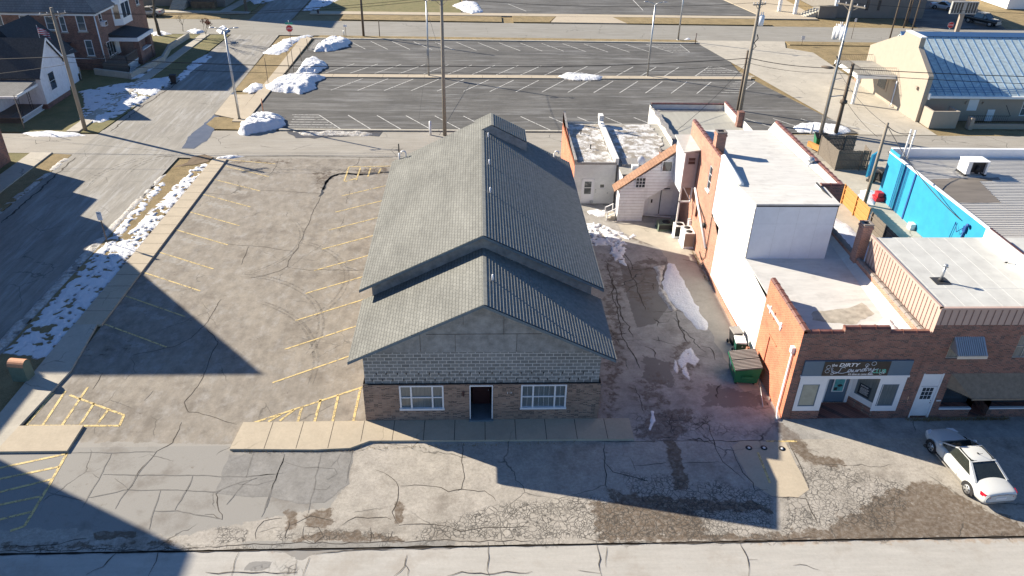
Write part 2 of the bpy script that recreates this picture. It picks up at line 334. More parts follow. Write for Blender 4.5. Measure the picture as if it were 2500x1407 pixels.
M['lilac'] = simple('pale_bluish_white', (.74,.76,.80), .8, .06, 2); M['tan'] = simple('tan_stucco', (.37,.32,.26), .9, .05, 2, .2); M['tand'] = simple('brown_stucco', (.36,.30,.245), .9, .05, 2, .2)  # lilac: even pale bluish white shared by walls and small parts
M['cyan'] = simple('cyan_painted_block', (.02,.29,.48), .75, .12, 1.2, .3, dirt=.12); M['cobalt'] = simple('cobalt_paint', (.012,.07,.26), .6, .1)
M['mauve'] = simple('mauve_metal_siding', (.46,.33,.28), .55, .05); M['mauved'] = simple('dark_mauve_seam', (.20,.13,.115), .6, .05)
M['brownaw'] = simple('brown_shingle_awning', (.24,.185,.135), .95, .25, 5, .4); M['fence'] = simple('orange_cedar', (.52,.25,.075), .8, .15, 5, streak=(10,10,.8)); M['fenced'] = simple('gray_weathered_fence', (.17,.145,.12), .95, .25, 5, streak=(10,10,.8))
M['green'] = simple('dumpster_green', (.012,.16,.07), .5, .15); M['greend'] = simple('dark_green_plastic', (.01,.075,.055), .45, .1); M['graylid'] = simple('gray_plastic_lid', (.27,.25,.235), .6, .15)
M['red'] = simple('sign_red', (.50,.02,.03), .45, .08); M['signg'] = simple('sign_green', (.02,.32,.22), .45, .08); M['maroon'] = simple('maroon_door', (.055,.018,.02), .5, .1); M['bluef'] = simple('gray_blue_floor', (.12,.16,.19), .8, .2)
M['roofdk'] = simple('dark_shingle', (.055,.058,.06), .95, .35, 6, .6, bsc=8); M['bark'] = simple('tree_bark', (.13,.11,.085), 1, .3, 5, .4); M['leafb'] = simple('dead_brown_leaves', (.20,.07,.04), .9, .3)
M['carw'] = simple('pearl_white_car_paint', (.58,.59,.58), .22, .02); M['cars'] = simple('white_car_paint', (.62,.64,.67), .25, .02); M['truck'] = simple('dark_truck_paint', (.022,.026,.03), .2, .05); M['beigec'] = simple('beige_car_paint', (.5,.47,.42), .3, .02)
M['carglass'] = simple('car_glass', (.03,.035,.03), .04, .2, spec=1.0); M['tail'] = simple('tail_light_red', (.5,.01,.03), .15, .1); M['aluframe'] = simple('sign_frame_metal', (.40,.39,.37), .5, .1)
M['copper'] = simple('rusty_orange_top', (.58,.27,.15), .7, .2, 6); M['mailg'] = simple('faded_green_metal', (.13,.17,.13), .65, .2, 4)


# ---------------------------------------------------------------- numpy helpers
def vn(x, y, seed=0):
    xi = np.floor(x).astype(int); yi = np.floor(y).astype(int); xf = x-xi; yf = y-yi
    def h(a, b):
        n = (a*374761393 + b*668265263 + seed*1442695041) & 0x7fffffff
        n = ((n ^ (n >> 13))*1274126177) & 0x7fffffff
        return ((n ^ (n >> 16)) & 0xffff)/65535.0
    u = xf*xf*(3-2*xf); v = yf*yf*(3-2*yf)
    return (h(xi,yi)*(1-u)+h(xi+1,yi)*u)*(1-v)+(h(xi,yi+1)*(1-u)+h(xi+1,yi+1)*u)*v
def fbm(x, y, sc=1.0, oc=4, seed=0, g=.5):
    a = 1.0; s = 0; t = 0
    for i in range(oc): s = s + a*vn(x*sc*2**i+i*17.3, y*sc*2**i-i*9.1, seed+i); t += a; a *= g
    return s/t
def sdist(poly, X, Y):                                  # positive inside
    d = np.full(X.shape, 1e9); ins = np.zeros(X.shape, bool); n = len(poly)
    for i in range(n):
        x0, y0 = poly[i]; x1, y1 = poly[(i+1)%n]; dx, dy = x1-x0, y1-y0; L = dx*dx+dy*dy+1e-9
        t = np.clip(((X-x0)*dx+(Y-y0)*dy)/L, 0, 1)
        d = np.minimum(d, np.hypot(X-x0-t*dx, Y-y0-t*dy))
        c = ((y0 > Y) != (y1 > Y)) & (X < (x1-x0)*(Y-y0)/((y1-y0) if abs(y1-y0) > 1e-9 else 1e-9)+x0)
        ins ^= c
    return np.where(ins, d, -d)
def grid_mesh(name, X, Y, Zv, mat, keep=None, attr=None, smooth=True, parent=None):
    nx, ny = X.shape; me = bpy.data.meshes.new(name)
    idx = np.arange(nx*ny).reshape(nx, ny)
    q = np.stack([idx[:-1,:-1], idx[1:,:-1], idx[1:,1:], idx[:-1,1:]], -1).reshape(-1,4)
    if keep is not None:
        k = (keep[:-1,:-1]|keep[1:,:-1]|keep[1:,1:]|keep[:-1,1:]).reshape(-1); q = q[k]
    used = np.unique(q); remap = np.full(nx*ny, -1); remap[used] = np.arange(len(used)); q = remap[q]
    co = np.stack([X.ravel(), Y.ravel(), Zv.ravel()], -1)[used]
    off = np.array([0,0,0.]) 
    me.vertices.add(len(co)); me.vertices.foreach_set('co', (co-off).astype(np.float32).ravel())
    me.loops.add(q.size); me.loops.foreach_set('vertex_index', q.ravel().astype(np.int32))
    me.polygons.add(len(q)); me.polygons.foreach_set('loop_start', (np.arange(len(q))*4).astype(np.int32)); me.polygons.foreach_set('loop_total', np.full(len(q),4,np.int32))
    me.polygons.foreach_set('use_smooth', np.full(len(q), smooth))
    me.update(calc_edges=True)
    if attr is not None:
        a = me.color_attributes.new('mask', 'FLOAT_COLOR', 'POINT')
        c = np.concatenate([attr.reshape(-1,3)[used], np.ones((len(used),1))], 1); a.data.foreach_set('color', c.astype(np.float32).ravel())
    me.materials.append(mat); o = bpy.data.objects.new(name, me); COL.objects.link(o)
    if parent is not None: o.parent = parent
    return o
BLOBS = []                                              # (channel, polygon, softness)
def blob(ch, px, soft=.35, val=1.0): BLOBS.append((ch, [P2(*p) for p in px], soft, val))
def sheet(name, x0, x1, y0, y1, mat, res, z=0.0, mask=True):
    X, Y = np.meshgrid(np.linspace(x0, x1, max(2,int((x1-x0)/res)+1)), np.linspace(y0, y1, max(2,int((y1-y0)/res)+1)), indexing='ij')
    A = np.zeros(X.shape+(3,))
    if mask:
        for ch, poly, soft, val in BLOBS:
            xs = [p[0] for p in poly]; ys = [p[1] for p in poly]
            if max(xs) < x0-1 or min(xs) > x1+1 or max(ys) < y0-1 or min(ys) > y1+1: continue
            d = sdist(poly, X, Y); A[...,ch] = np.maximum(A[...,ch], np.clip(.5+d/(2*soft), 0, 1)*val)
    return struct(grid_mesh(name, X, Y, np.full(X.shape, z), mat, attr=A, smooth=False))
def flat(name, pts, mat, z=0.0, parent=None, thick=None):
    mb = MB()
    if thick: mb.prism(pts, z-thick, z)
    else:
        n = len(pts); ar = sum(pts[i][0]*pts[(i+1)%n][1]-pts[(i+1)%n][0]*pts[i][1] for i in range(n))
        if ar < 0: pts = pts[::-1]
        mb.quad(*[(x,y,z) for x,y in pts])
    return mb.build(name, mat, parent) if parent else mb.build(name, mat, origin=(0,0,0))
def rag(pts, step=.4, amp=.12, seed=0, sc=1.1):        # ragged outline
    out = []; n = len(pts)
    for i in range(n):
        a = Vector(pts[i]); b = Vector(pts[(i+1)%n]); k = max(1, int((b-a).length/step)); nn = Vector((-(b-a).y, (b-a).x)).normalized()
        for j in range(k):
            p = a.lerp(b, j/k); w = noise.noise(Vector((p.x*sc, p.y*sc, seed)))*amp*2 + noise.noise(Vector((p.x*sc*3.3, p.y*sc*3.3, seed+5)))*amp
            out.append((p.x+nn.x*w, p.y+nn.y*w))
    return out

# ================================================================ GROUND
D, A_, L_ = 0, 1, 2
blob(D, [(1445,1225),(1700,1232),(1720,1290),(1690,1305),(1470,1322)], .35); blob(D, [(1860,1306),(2010,1290),(2150,1205),(2230,1180),(2290,1172),(2400,1240),(2500,1280),(2560,1322),(1860,1326)], .35, .85)
blob(D, [(1485,1198),(1620,1215),(1860,1228),(1880,1250),(1640,1246),(1500,1222)], .25); blob(D, [(1622,1076),(1652,1076),(1682,1192),(1650,1196)], .2)
blob(D, [(1890,1030),(1925,1035),(1990,1110),(2060,1125),(2050,1150),(1975,1135),(1910,1075)], .25, .8); blob(D, [(688,1245),(720,1248),(725,1285),(705,1290)], .2); blob(D, [(745,1255),(808,1245),(812,1275),(790,1292),(740,1280)], .2)
blob(D, [(960,1225),(980,1215),(985,1280),(965,1278)], .12); blob(D, [(2210,1235),(2260,1260),(2262,1300),(2235,1300)], .2); blob(D, [(1600,1000),(1700,1000),(1660,1080),(1550,1075),(1555,1040)], .35, .75)
blob(D, [(1470,1300),(1900,1308),(2500,1312),(2500,1322),(1460,1322)], .2, .9); blob(D, [(800,1290),(880,1295),(1000,1316),(1000,1326),(700,1322)], .15, .7); blob(D, [(0,1330),(430,1318),(440,1332),(0,1345)], .2, .7); blob(D, [(230,1300),(330,1296),(335,1312),(225,1318)], .15)
blob(D, [(1540,640),(1590,625),(1640,650),(1610,700),(1580,760),(1500,700),(1500,610)], .4, .55); blob(D, [(1470,620),(1510,620),(1530,880),(1500,1030),(1470,1030)], .4, .5); blob(D, [(1640,840),(1690,830),(1710,900),(1680,960),(1640,920)], .3, .5)
blob(D, [(1540,930),(1620,900),(1640,990),(1560,1020)], .4, .5); blob(D, [(1530,560),(1640,560),(1600,600),(1545,590)], .3, .6)
blob(A_, [(1010,1300),(1150,1245),(1260,1225),(1450,1208),(1560,1232),(1900,1298),(1880,1316),(1250,1322),(1000,1322)], .5); blob(A_, [(1520,1150),(1640,1165),(1720,1180),(1890,1190),(1890,1300),(1700,1290),(1560,1235)], .5)
blob(A_, [(528,1282),(612,1290),(600,1325),(520,1330)], .2); blob(A_, [(1900,1120),(2100,1140),(2250,1190),(2200,1300),(1900,1310)], .6, .75); blob(A_, [(650,1295),(830,1285),(980,1300),(980,1322),(680,1322)], .25, .7); blob(A_, [(1530,1000),(1750,1000),(1750,1075),(1530,1070)], .6, .6)
blob(A_, [(0,1355),(0,1330),(1500,1318),(2500,1300),(2500,1320),(1500,1336)], .3, .7); blob(A_, [(560,1385),(700,1360),(760,1407),(560,1407)], .3, .6); blob(A_, [(1700,1030),(1880,1040),(1860,1080),(1700,1075)], .5, .55)
blob(L_, [(-150,1080),(300,1080),(560,1085),(862,1090),(850,1180),(800,1240),(640,1268),(430,1310),(100,1290),(-150,1300)], .45); blob(L_, [(575,1322),(1112,1321),(1106,1341),(900,1342),(765,1352),(735,1370),(700,1352),(620,1342)], .12); blob(L_, [(596,1378),(625,1368),(662,1372),(655,1390),(620,1396),(598,1390)], .1)
blob(L_, [(20,1350),(260,1340),(440,1340),(430,1350),(20,1356)], .15, .5)
blob(L_, [(1515,650),(1625,655),(1640,740),(1600,790),(1555,800),(1530,720)], .25); blob(L_, [(1610,600),(1700,620),(1760,760),(1700,780),(1650,680)], .25, .8); blob(L_, [(1700,1000),(1890,1000),(1870,960),(1720,930)], .4, .6); blob(L_, [(1560,860),(1650,880),(1660,960),(1560,930)], .4, .6)
blob(D, [(760,420),(800,415),(820,430),(780,470)], .3, .5)

for k_ in range(9): BLOBS.append((L_, [(-16.8,34.2-3.15*k_),(-13.0,32.2-3.15*k_),(-13.2,31.0-3.15*k_),(-16.6,32.6-3.15*k_)], .7, .62)); BLOBS.append((L_, [(-5.2,29.4-3.1*k_),(-1.4,31.4-3.1*k_),(-1.4,30.4-3.1*k_),(-5.0,28.6-3.1*k_)], .6, .5))
blob(D, [(200,850),(330,840),(320,860),(210,870)], .5, .4); blob(D, [(860,415),(950,405),(945,425),(870,430)], .3, .55); blob(D, [(560,390),(700,392),(720,400),(560,400)], .3, .55)
base = flat('ground', [(-420,-160),(460,-160),(460,700),(-420,700)], M['grass'], -.10); struct(base)
sheet('street', -60, 90, -24, -8.02, M['street'], .22, -.015)
sheet('parking_apron', -45, 60, -8.02, -1.62, M['apron'], .12, 0)
sheet('parking_lot', -17.15, .0, -1.62, 36.45, M['lot'], .3, 0)
sheet('alley', -.0, 21.75, -1.62, 36.45, M['alley'], .15, .0)
sheet('forecourt', 21.75, 60, -1.62, 8, M['alley'], .3, 0)
sheet('back_lane', -31.4, 160, 36.45, 43.75, M['rear'], 2, 0, False)
sheet('gravel_yard', 21.75, 60, 8, 36.45, M['conc2'], 3, 0, False)
struct(flat('side_street', [(-30.6,-30),(-21.8,-30),(-21.7,36.45),(-21.9,43.75),(-22.2,56),(-23.2,84.4),(-23.5,94.5),(-23.9,140),(-30.6,140),(-30.0,94.5),(-30.0,84.4),(-30.3,60),(-31.3,43.75),(-31.4,36.45)], M['side'], .004))
struct(flat('far_road', [(-120,84.4),(160,84.6),(160,95.0),(-120,94.0)], M['far'], .008))
struct(flat('black_parking_lot', [(-18.05,44.1),(45.5,44.3),(39.6,66.5),(39.9,72.6),(38.1,82.35),(-17.6,82.3)], M['blk'], .006))
struct(flat('concrete_drive', [(38.1,82.35),(39.9,72.6),(41.2,66),(45.3,43.9),(53.6,43.9),(53.6,78),(50.5,80.5),(51.8,84.55),(38.2,84.55)], M['conc2'], .003))
struct(flat('west_lane', [(-80,37.6),(-31.3,37.1),(-31.3,42.5),(-80,43.2)], M['rear'], .002))
for nm, pts, mt in (('front_sidewalk', [(-6.45,-1.97),(-2.3,-2.08),(-.6,-2.0),(.3,-1.5),(13.6,-1.58),(13.6,-.0),(-6.3,-.02)], 'conc'),
    ('corner_sidewalk', [(-17.6,-1.97),(-14.22,-1.97),(-14.24,-.12),(-17.4,-.12)], 'conc'), ('side_sidewalk', [(-18.75,9.0),(-17.12,9.0),(-17.12,36.0),(-18.4,36.0)], 'conc'),
    ('lower_sidewalk', [(-18.9,-1.97),(-17.6,-1.97),(-17.4,-.12),(-16.9,4.4),(-17.4,9.0),(-18.8,9.0)], 'conc2'),
    ('lot_sidewalk', [(-19.5,46.3),(-18.05,46.3),(-18.05,82.3),(-19.6,84.2),(-19.4,62)], 'conc'), ('lot_drive_apron', [(-21.9,49.5),(-21.9,55.5),(-19.3,55.5),(-19.5,47.0),(-18.05,46.3),(-18.05,55.8),(-19.3,55.8)][:0] or [(-21.9,48.5),(-19.5,47.2),(-19.5,55.6),(-22.1,55.4)], 'conc'),
    ('west_sidewalk', [(-35.2,20),(-33.3,20),(-33.3,37.4),(-35.2,37.5)], 'conc2'), ('west_sidewalk_upper', [(-34.6,43.0),(-33.4,43.0),(-33.0,84.2),(-34.2,84.2)], 'conc2'),
    ('far_sidewalk', [(-21.5,99.0),(63,100.2),(63,101.8),(-21.5,101.2)], 'conc'), ('far_west_sidewalk', [(-75,98.4),(-31.2,98.6),(-31.2,100.2),(-75,100.0)], 'conc2'),
    ('far_driveway', [(17.4,95.1),(29.7,95.1),(28.0,99.95),(18.8,99.85)], 'conc'), ('church_plaza', [(54,101.8),(63.4,101.9),(63.4,125),(50,125)], 'conc')):
    struct(flat(nm, pts, M[mt], .12 if 'drive' not in nm else .10, thick=.16))
M['patch'] = asphalt('dark_patch_asphalt', (.21,.202,.19), (.24,.23,.215), grain=.16, wide=.3, patchy=.6, attr=False, whiten=.2)
struct(flat('asphalt_patch', rag([P2(560,1110),P2(862,1098),P2(850,1180),P2(790,1232),P2(640,1215),P2(520,1205)],.4,.10,4), M['patch'], .005))
struct(flat('street_patch', rag(Z2((1200,1000),3.125,[(1830,280),(1900,240),(2240,250),(2420,610),(2340,670),(2140,665),(1980,560),(1890,400)]),.5,.04,3), M['conc'], .005))
struct(flat('black_lot_rim', [(-18.05,82.3),(38.1,82.35),(38.1,82.75),(-18.05,82.7)], M['kerb'], .14, thick=.2))
struct(flat('lower_lot_kerb', [(-14.2,43.8),(22.0,43.95),(22.0,44.3),(-14.2,44.15)], M['kerb'], .14, thick=.2))
md = struct(flat('median', [(-13.5,62.7),(40.0,63.55),(40.5,64.7),(-13.6,64.0)], M['conc'], .14, thick=.2))
struct(flat('street_gutter', rag([(-60,-8.06),(90,-8.06),(90,-7.97),(-60,-7.97)],.3,.05,3), M['crack'], .003))
# grass strips
for nm, pts, mt in (('verge_grass', [(-21.6,-30),(-18.9,-30),(-18.9,20),(-18.5,36),(-19.6,36.3),(-21.4,33),(-21.6,15)], 'grass'), ('west_verge', [(-33.3,20),(-31.4,20),(-31.4,37.0),(-33.3,37.3)], 'grass'), ('west_lawn', [(-80,5),(-35.2,5),(-35.2,37.4),(-80,37.5)], 'grassg'),
    ('corner_lawn', [(-60,43.1),(-31.5,42.9),(-30.6,60),(-30.2,84.2),(-60,84.2)], 'grassg'), ('lot_strip', [(-21.9,45.6),(-20.6,44.2),(-18.05,44.1),(-18.3,46.2),(-19.5,47.6),(-21.7,47.9)], 'grass'), ('lot_strip_upper', [(-22.2,57),(-19.4,57.5),(-19.5,83.5),(-22.9,82.5)], 'grass'),
    ('road_edge_grass', [(-17.5,82.75),(38.1,82.8),(38.2,84.3),(-17.2,84.3)], 'grass'), ('far_strip', [(-15.9,95.2),(9.6,95.0),(9.6,98.9),(-16,98.9)], 'grass'), ('far_strip_middle', [(11.4,95.1),(17.2,95.1),(18.6,99.6),(11.4,99.6)], 'grass'), ('far_strip_right', [(29.8,95.1),(53.5,95.3),(53.5,99.9),(28.2,99.7)], 'grass'),
    ('far_lawn', [(-21.5,101.2),(3.0,101.4),(2.0,125),(-21.5,125)], 'grassg'), ('far_west_lawn', [(-90,100.2),(-31.2,100.2),(-31.2,160),(-90,160)], 'grassg'), ('far_west_strip', [(-75,94.2),(-41,94.3),(-33,94.4),(-34,98.5),(-75,98.4)], 'grass'), ('right_road_grass', [(51.8,82.5),(92,82.0),(92,84.5),(51.8,84.5)], 'grass')):
    o = struct(flat(nm, pts, M[mt], .02 if nm not in ('far_strip','far_strip_middle','far_strip_right','road_edge_grass') else .09, thick=.12))
struct(flat('far_parking_lot', [(3.2,101.9),(54,101.9),(50,160),(2.2,160)], M['blk'], .006))
struct(flat('east_road', [(77.5,95.0),(92.5,95.0),(120,190),(96,190)], M['blk'], .012))

# ---- painted lines
def strip(mb, a, b, w, z=.012):
    a = Vector((a[0],a[1])); b = Vector((b[0],b[1])); n = Vector((-(b-a).y,(b-a).x)).normalized()*w/2
    mb.quad((a.x-n.x,a.y-n.y,z),(b.x-n.x,b.y-n.y,z),(b.x+n.x,b.y+n.y,z),(a.x+n.x,a.y+n.y,z))
def fixup(mb):                                        # make flat faces look up
    for i, f in enumerate(mb.f):
        p = [Vector(mb.v[k]) for k in f]; 
        if (p[1]-p[0]).cross(p[2]-p[0]).z < 0: mb.f[i] = f[::-1]
mb = MB()
for y in (36.0,34.58,31.53,28.42,25.06,21.93,18.4,15.5,12.45,9.2): strip(mb, (-17.05,y), (-12.5,y-2.45) if y < 36 else (-12.6,35.1), .10)
for y in (28.13,25.04,21.88,18.81,15.7,12.7,9.5,6.46,3.33): strip(mb, (-5.6,y), (-1.0,y+2.9), .11)
def hatch(a, b, c, n, w=.11):                         # triangle a-b (base) to c, hatched along the b-c side
    strip(mb, a, b, w); strip(mb, a, c, w)
for p, q in (((612,1035),(890,944)),((612,1035),(872,1030)),((655,1030),(686,1012)),((683,1028),(718,1001)),((727,1030),(738,992)),((768,1030),(783,975)),((812,1030),(826,965)),((862,1030),(880,950))): strip(mb, P2(*p), P2(*q), .13)
for p, q in (((62,1042),(130,960)),((105,1038),(160,955)),((152,1038),(215,945)),((196,1037),(230,985)),((237,1037),(265,1000)),((62,1040),(292,1040)),((292,1040),(303,1014)),((303,1014),(205,978)),((205,978),(170,965))): strip(mb, P2(*p), P2(*q), .13)
for p, q in (((0,1143),(165,1108)),((0,1170),(145,1140)),((0,1202),(125,1171)),((0,1233),(98,1213)),((0,1269),(77,1250)),((165,1105),(120,1185)),((120,1185),(60,1285)),((25,1297),(60,1285))): strip(mb, P2(*p), P2(*q), .13)
for p, q in (((840,443),(852,408)),((870,440),(880,410)),((898,432),(905,410)),((924,424),(930,412)),((852,408),(955,406)),((842,444),(870,436))): strip(mb, P2(*p), P2(*q), .13)
mb2 = MB(); 
for p, q in (((1870,1078),(1945,1078)),((1850,1105),(1880,1180))): strip(mb2, P2(*p), P2(*q), .12)
fixup(mb); lot = bpy.data.objects['parking_lot']; o = mb.build('yellow_parking_lines', M['yellow'], lot)
mb = MB()
for k in range(15): x = -12.6+3.06*k; strip(mb, (x,81.4), (x+2.85,76.95), .11, .018)
for k in range(15): x = -13.15+3.03*k; strip(mb, (x,64.85), (x+2.95,69.3), .11, .018)
for k in range(15): x = -11.3+3.07*k; strip(mb, (x,57.7), (x+3.05,62.6), .11, .018)
for k in range(20): x = -11.1+3.06*k; strip(mb, (x,48.8), (x+3.0,44.35), .11, .018)
for (a, b, c, n) in (((33.2,77.2),(34.4,77.2),(36.6,81.6),0),): pass
for t_ in (0,.2,.4,.6,.8,1): strip(mb, (33.35+2.9*t_,65.2+4.4*t_), (41.0-4.6*t_*.75,65.2+4.4*t_), .11, .018)
strip(mb, (33.35,65.2),(36.3,69.7),.11,.018); strip(mb, (37.6,69.7),(41.0,65.2),.11,.018)
for t_ in (0,.2,.4,.6,.8,1): strip(mb, (33.1-2.8*t_,77.3+4.3*t_), (35.6-.2*t_,77.3+4.3*t_), .11, .018)
strip(mb, (35.6,77.3),(35.2,81.7),.11,.018)
for t_ in (0,.2,.4,.6,.8,1): strip(mb, (34.8+3.0*t_,58.2+4.6*t_), (37.2+3.2*t_,58.2+4.6*t_), .11, .018)
strip(mb, (37.2,58.2),(40.4,62.9),.11,.018)
for t_ in (.15,.32,.5,.68,.86): strip(mb, (-13.6,44.3+4.4*t_), (-11.1-2.9*(t_-1)-.1,44.3+4.4*t_), .11, .018)
strip(mb, (-13.9,48.8),(-11.1,48.8),.11,.018)
for k in range(14): strip(mb, (-17.4,76.5+.42*k), (-15.6,76.5+.42*k), .11, .018)
fixup(mb); mb.build('white_parking_lines', M['whitep'], bpy.data.objects['black_parking_lot'])
fixup(mb2); mb2.build('faded_yellow_lines', M['yellow'], bpy.data.objects['alley'])
mb = MB()
for a, b in (((1240,10),(1285,28)),((1545,0),(1570,26)),((1820,0),(1855,22))): strip(mb, P2(*a), P2(*b), .14, .02)
fixup(mb); mb.build('faded_white_lines', M['whitep'], bpy.data.objects['far_parking_lot'])

# ---- cracks and tar seams
def crackline(mb, pts, w=.04, z=.007, amp=.10, step=.25, taper=True):
    p = [Vector(q) for q in pts]; path = []
    for i in range(len(p)-1):
        k = max(1, int((p[i+1]-p[i]).length/step)); n = Vector((-(p[i+1]-p[i]).y,(p[i+1]-p[i]).x)).normalized()
        for j in range(k):
            q = p[i].lerp(p[i+1], j/k); s = noise.noise(Vector((q.x*1.3,q.y*1.3,1.7)))*amp + noise.noise(Vector((q.x*5,q.y*5,4.2)))*amp*.5
            path.append(q+n*s)
    path.append(p[-1]); n = len(path); vs = []
    for i, q in enumerate(path):
        d = path[min(i+1,n-1)]-path[max(i-1,0)]; nn = Vector((-d.y,d.x)).normalized()
        ww = w/2*(.55+.9*abs(noise.noise(Vector((q.x*2,q.y*2,9)))) + (.25 if random.random() < .12 else 0))
        if taper: ww *= min(1, .35+min(i, n-1-i)*.3)
        vs += [(q.x-nn.x*ww,q.y-nn.y*ww,z),(q.x+nn.x*ww,q.y+nn.y*ww,z)]
    mb.add(vs, [[2*i,2*i+2,2*i+3,2*i+1] for i in range(n-1)])
def crs(name, parent, mat, off, s, lst, w, **kw):
    mb = MB()
    for l in lst: crackline(mb, Z2(off, s, l), w, **kw)
    fixup(mb); return mb.build(name, mat, bpy.data.objects[parent])
crs('lot_cracks','parking_lot',M['crack'],(380,370),4.264,[[(2130,60),(2100,130),(2010,170),(1930,230)],[(1720,470),(1640,620),(1580,760),(1530,880),(1480,1010),(1440,1060),(1380,1150),(1370,1200),(1280,1245),(1100,1300),(960,1320)],[(1370,1200),(1450,1220),(1600,1235),(2170,1235)],[(760,970),(1000,985),(1150,1000),(1300,1020),(1440,1040)],[(1090,410),(1300,410),(1500,430),(1720,437)],[(950,390),(870,395),(800,430),(740,455)],[(500,430),(640,440),(740,455)],[(975,985),(940,1060),(890,1180)],[(1290,70),(1240,180),(1180,250)],[(700,60),(1500,58),(2470,68)]],.05)
crs('lot_cracks_lower','parking_lot',M['crack'],(0,700),1.99,[[(1075,60),(1010,170),(930,250),(850,290),(640,335)],[(1000,200),(1060,270),(1020,350),(990,440),(900,560),(915,610),(960,615),(1060,640),(1150,670)],[(700,555),(745,505)],[(500,420),(450,500)],[(880,660),(840,760),(760,800),(680,900),(620,990)]],.05)
crs('apron_seams','parking_apron',M['seal'],(0,700),1.99,[[(340,808),(760,804)],[(545,812),(490,920),(430,1025),(400,1075)],[(500,912),(660,915),(930,918),(1200,925),(1390,905)],[(430,1025),(600,990),(780,988),(1050,995),(1180,950),(1250,930)],[(935,920),(905,990),(850,1085)],[(780,990),(745,1100),(725,1180)],[(750,1090),(860,1090),(1080,1130)],[(755,805),(690,890),(640,960),(600,1010),(560,1080)],[(1230,810),(1195,930)],[(1385,815),(1330,960),(1270,1120)],[(230,1000),(400,1040)],[(450,905),(480,930)],[(560,930),(620,985)],[(1250,930),(1180,960),(1100,1060)]],.07,z=.009,amp=.07)
crs('apron_seams_right','parking_apron',M['seal'],(500,1000),3.125,[[(610,340),(590,400),(560,480),(520,600),(470,750)],[(900,335),(870,420),(840,580),(810,700),(790,790)],[(310,510),(540,495)],[(250,580),(400,575),(545,535)],[(600,400),(690,430),(760,450),(850,440),(990,450),(1010,490),(930,540)],[(1015,380),(960,440)],[(1040,340),(1010,400),(1025,430)],[(830,610),(930,610),(960,580)],[(1130,300),(1100,430),(1080,560)]],.065,z=.009,amp=.09)
crs('apron_cracks','parking_apron',M['crack'],(500,1000),3.125,[[(1300,460),(1370,480),(1420,530),(1480,590),(1470,680),(1440,780),(1480,880)],[(1490,580),(1600,575),(1700,580),(1800,595),(1860,630),(1960,620),(2130,625),(2220,700)],[(1960,260),(1965,430),(1975,520),(1950,600),(1930,620)],[(1480,880),(1700,870),(1850,885),(1950,925),(2050,910),(2200,900),(2500,900)],[(650,890),(700,870),(800,820),(1000,860)],[(0,1045),(700,1015),(1000,1020),(1400,1005),(2500,1000)],[(820,1105),(960,1085),(1250,1065),(1450,1070)],[(1040,880),(1150,830),(1380,825),(1420,840)],[(1270,900),(1262,1010)],[(1430,930),(1390,1005)],[(0,800),(60,805),(130,840),(110,740),(80,640),(150,600)],[(390,990),(400,900),(450,850),(590,830)],[(640,860),(620,930),(610,1000)],[(760,890),(750,980),(830,1020),(900,970),(870,890),(760,890)]],.045,amp=.12)
crs('street_cracks','street',M['crack'],(500,1000),3.125,[[(255,1090),(230,1170),(200,1272)],[(795,1130),(770,1200),(745,1272)],[(1550,1110),(1510,1190),(1440,1272)],[(1515,1190),(1545,1272)],[(2160,1010),(2165,1130),(2172,1272)],[(0,1245),(500,1250),(700,1240)],[(690,1150),(680,1260)],[(1840,1272),(1960,1245),(2300,1240),(2500,1235)]],.04,amp=.16)
crs('street_cracks_right','street',M['crack'],(1200,1000),3.125,[[(800,1000),(815,1060),(820,1180),(840,1272)],[(885,1050),(865,1120),(870,1200)],[(1900,1000),(1935,1080),(1955,1170),(1960,1272)],[(1960,1150),(2030,1145)],[(660,1220),(830,1250)],[(700,990),(900,1010),(1300,1015),(1900,1000),(2500,985)],[(2300,1180),(2400,1190),(2500,1225)]],.04,amp=.16)
crs('street_cracks_left','street',M['crack'],(0,700),1.99,[[(580,1290),(500,1360),(420,1400)],[(780,1285),(740,1360),(720,1406)],[(0,1290),(300,1275),(700,1278),(1000,1270)],[(0,1265),(200,1260),(420,1225)]],.045,amp=.16)
crs('alley_cracks','alley',M['crack'],(1200,1000),3.125,[[(800,250),(1300,240),(1800,240),(2130,238)],[(1450,410),(1600,405),(1740,400)],[(1640,100),(1700,260),(1760,400),(1860,480),(1930,540)],[(840,380),(930,470),(1080,520),(1250,550)],[(860,250),(860,400),(880,600)],[(1060,370),(1100,470)],[(1080,430),(1200,425),(1330,405)],[(1830,280),(1870,380),(1920,480),(1990,560),(2010,620),(2110,615)],[(2270,260),(2360,420),(2420,600)],[(2420,300),(2500,330)],[(2130,665),(2400,680),(2500,900)],[(800,100),(830,240)],[(500,160),(550,100)],[(515,200),(512,240)],[(1380,30),(1350,100),(1400,200)]],.05)
crs('alley_cracks_upper','alley',M['crack'],(1400,520),3.702,[[(290,430),(330,560),(360,640),(350,760),(400,900),(430,1050),(470,1180),(560,1300),(600,1407)],[(340,560),(390,700),(400,820),(440,950),(500,1030),(540,1130)],[(460,440),(520,560),(560,640),(600,760),(650,880)],[(720,900),(940,890),(1010,905),(1120,1000)],[(920,895),(960,1000),(1000,1100),(1040,1180)],[(480,300),(440,350),(510,420),(530,520),(640,500),(700,490)],[(540,530),(680,500),(820,520),(820,570),(780,640)],[(600,620),(720,640),(720,700)],[(1150,1200),(1230,1220),(1280,1330)],[(640,1210),(720,1240),(740,1320)],[(990,420),(1130,460)]],.085,amp=.18)
crs('tar_ribbon','parking_lot',M['blktar'],(380,370),4.264,[[(1700,470),(1760,370),(1800,290),(1870,245),(1950,235),(2130,235),(2250,240),(2430,215)],[(1740,400),(1780,310),(1850,250),(2000,228),(2150,245)],[(1770,345),(1830,270),(1900,240),(2100,240),(2300,225),(2430,225)]],.26,z=.01,amp=.25,taper=False)
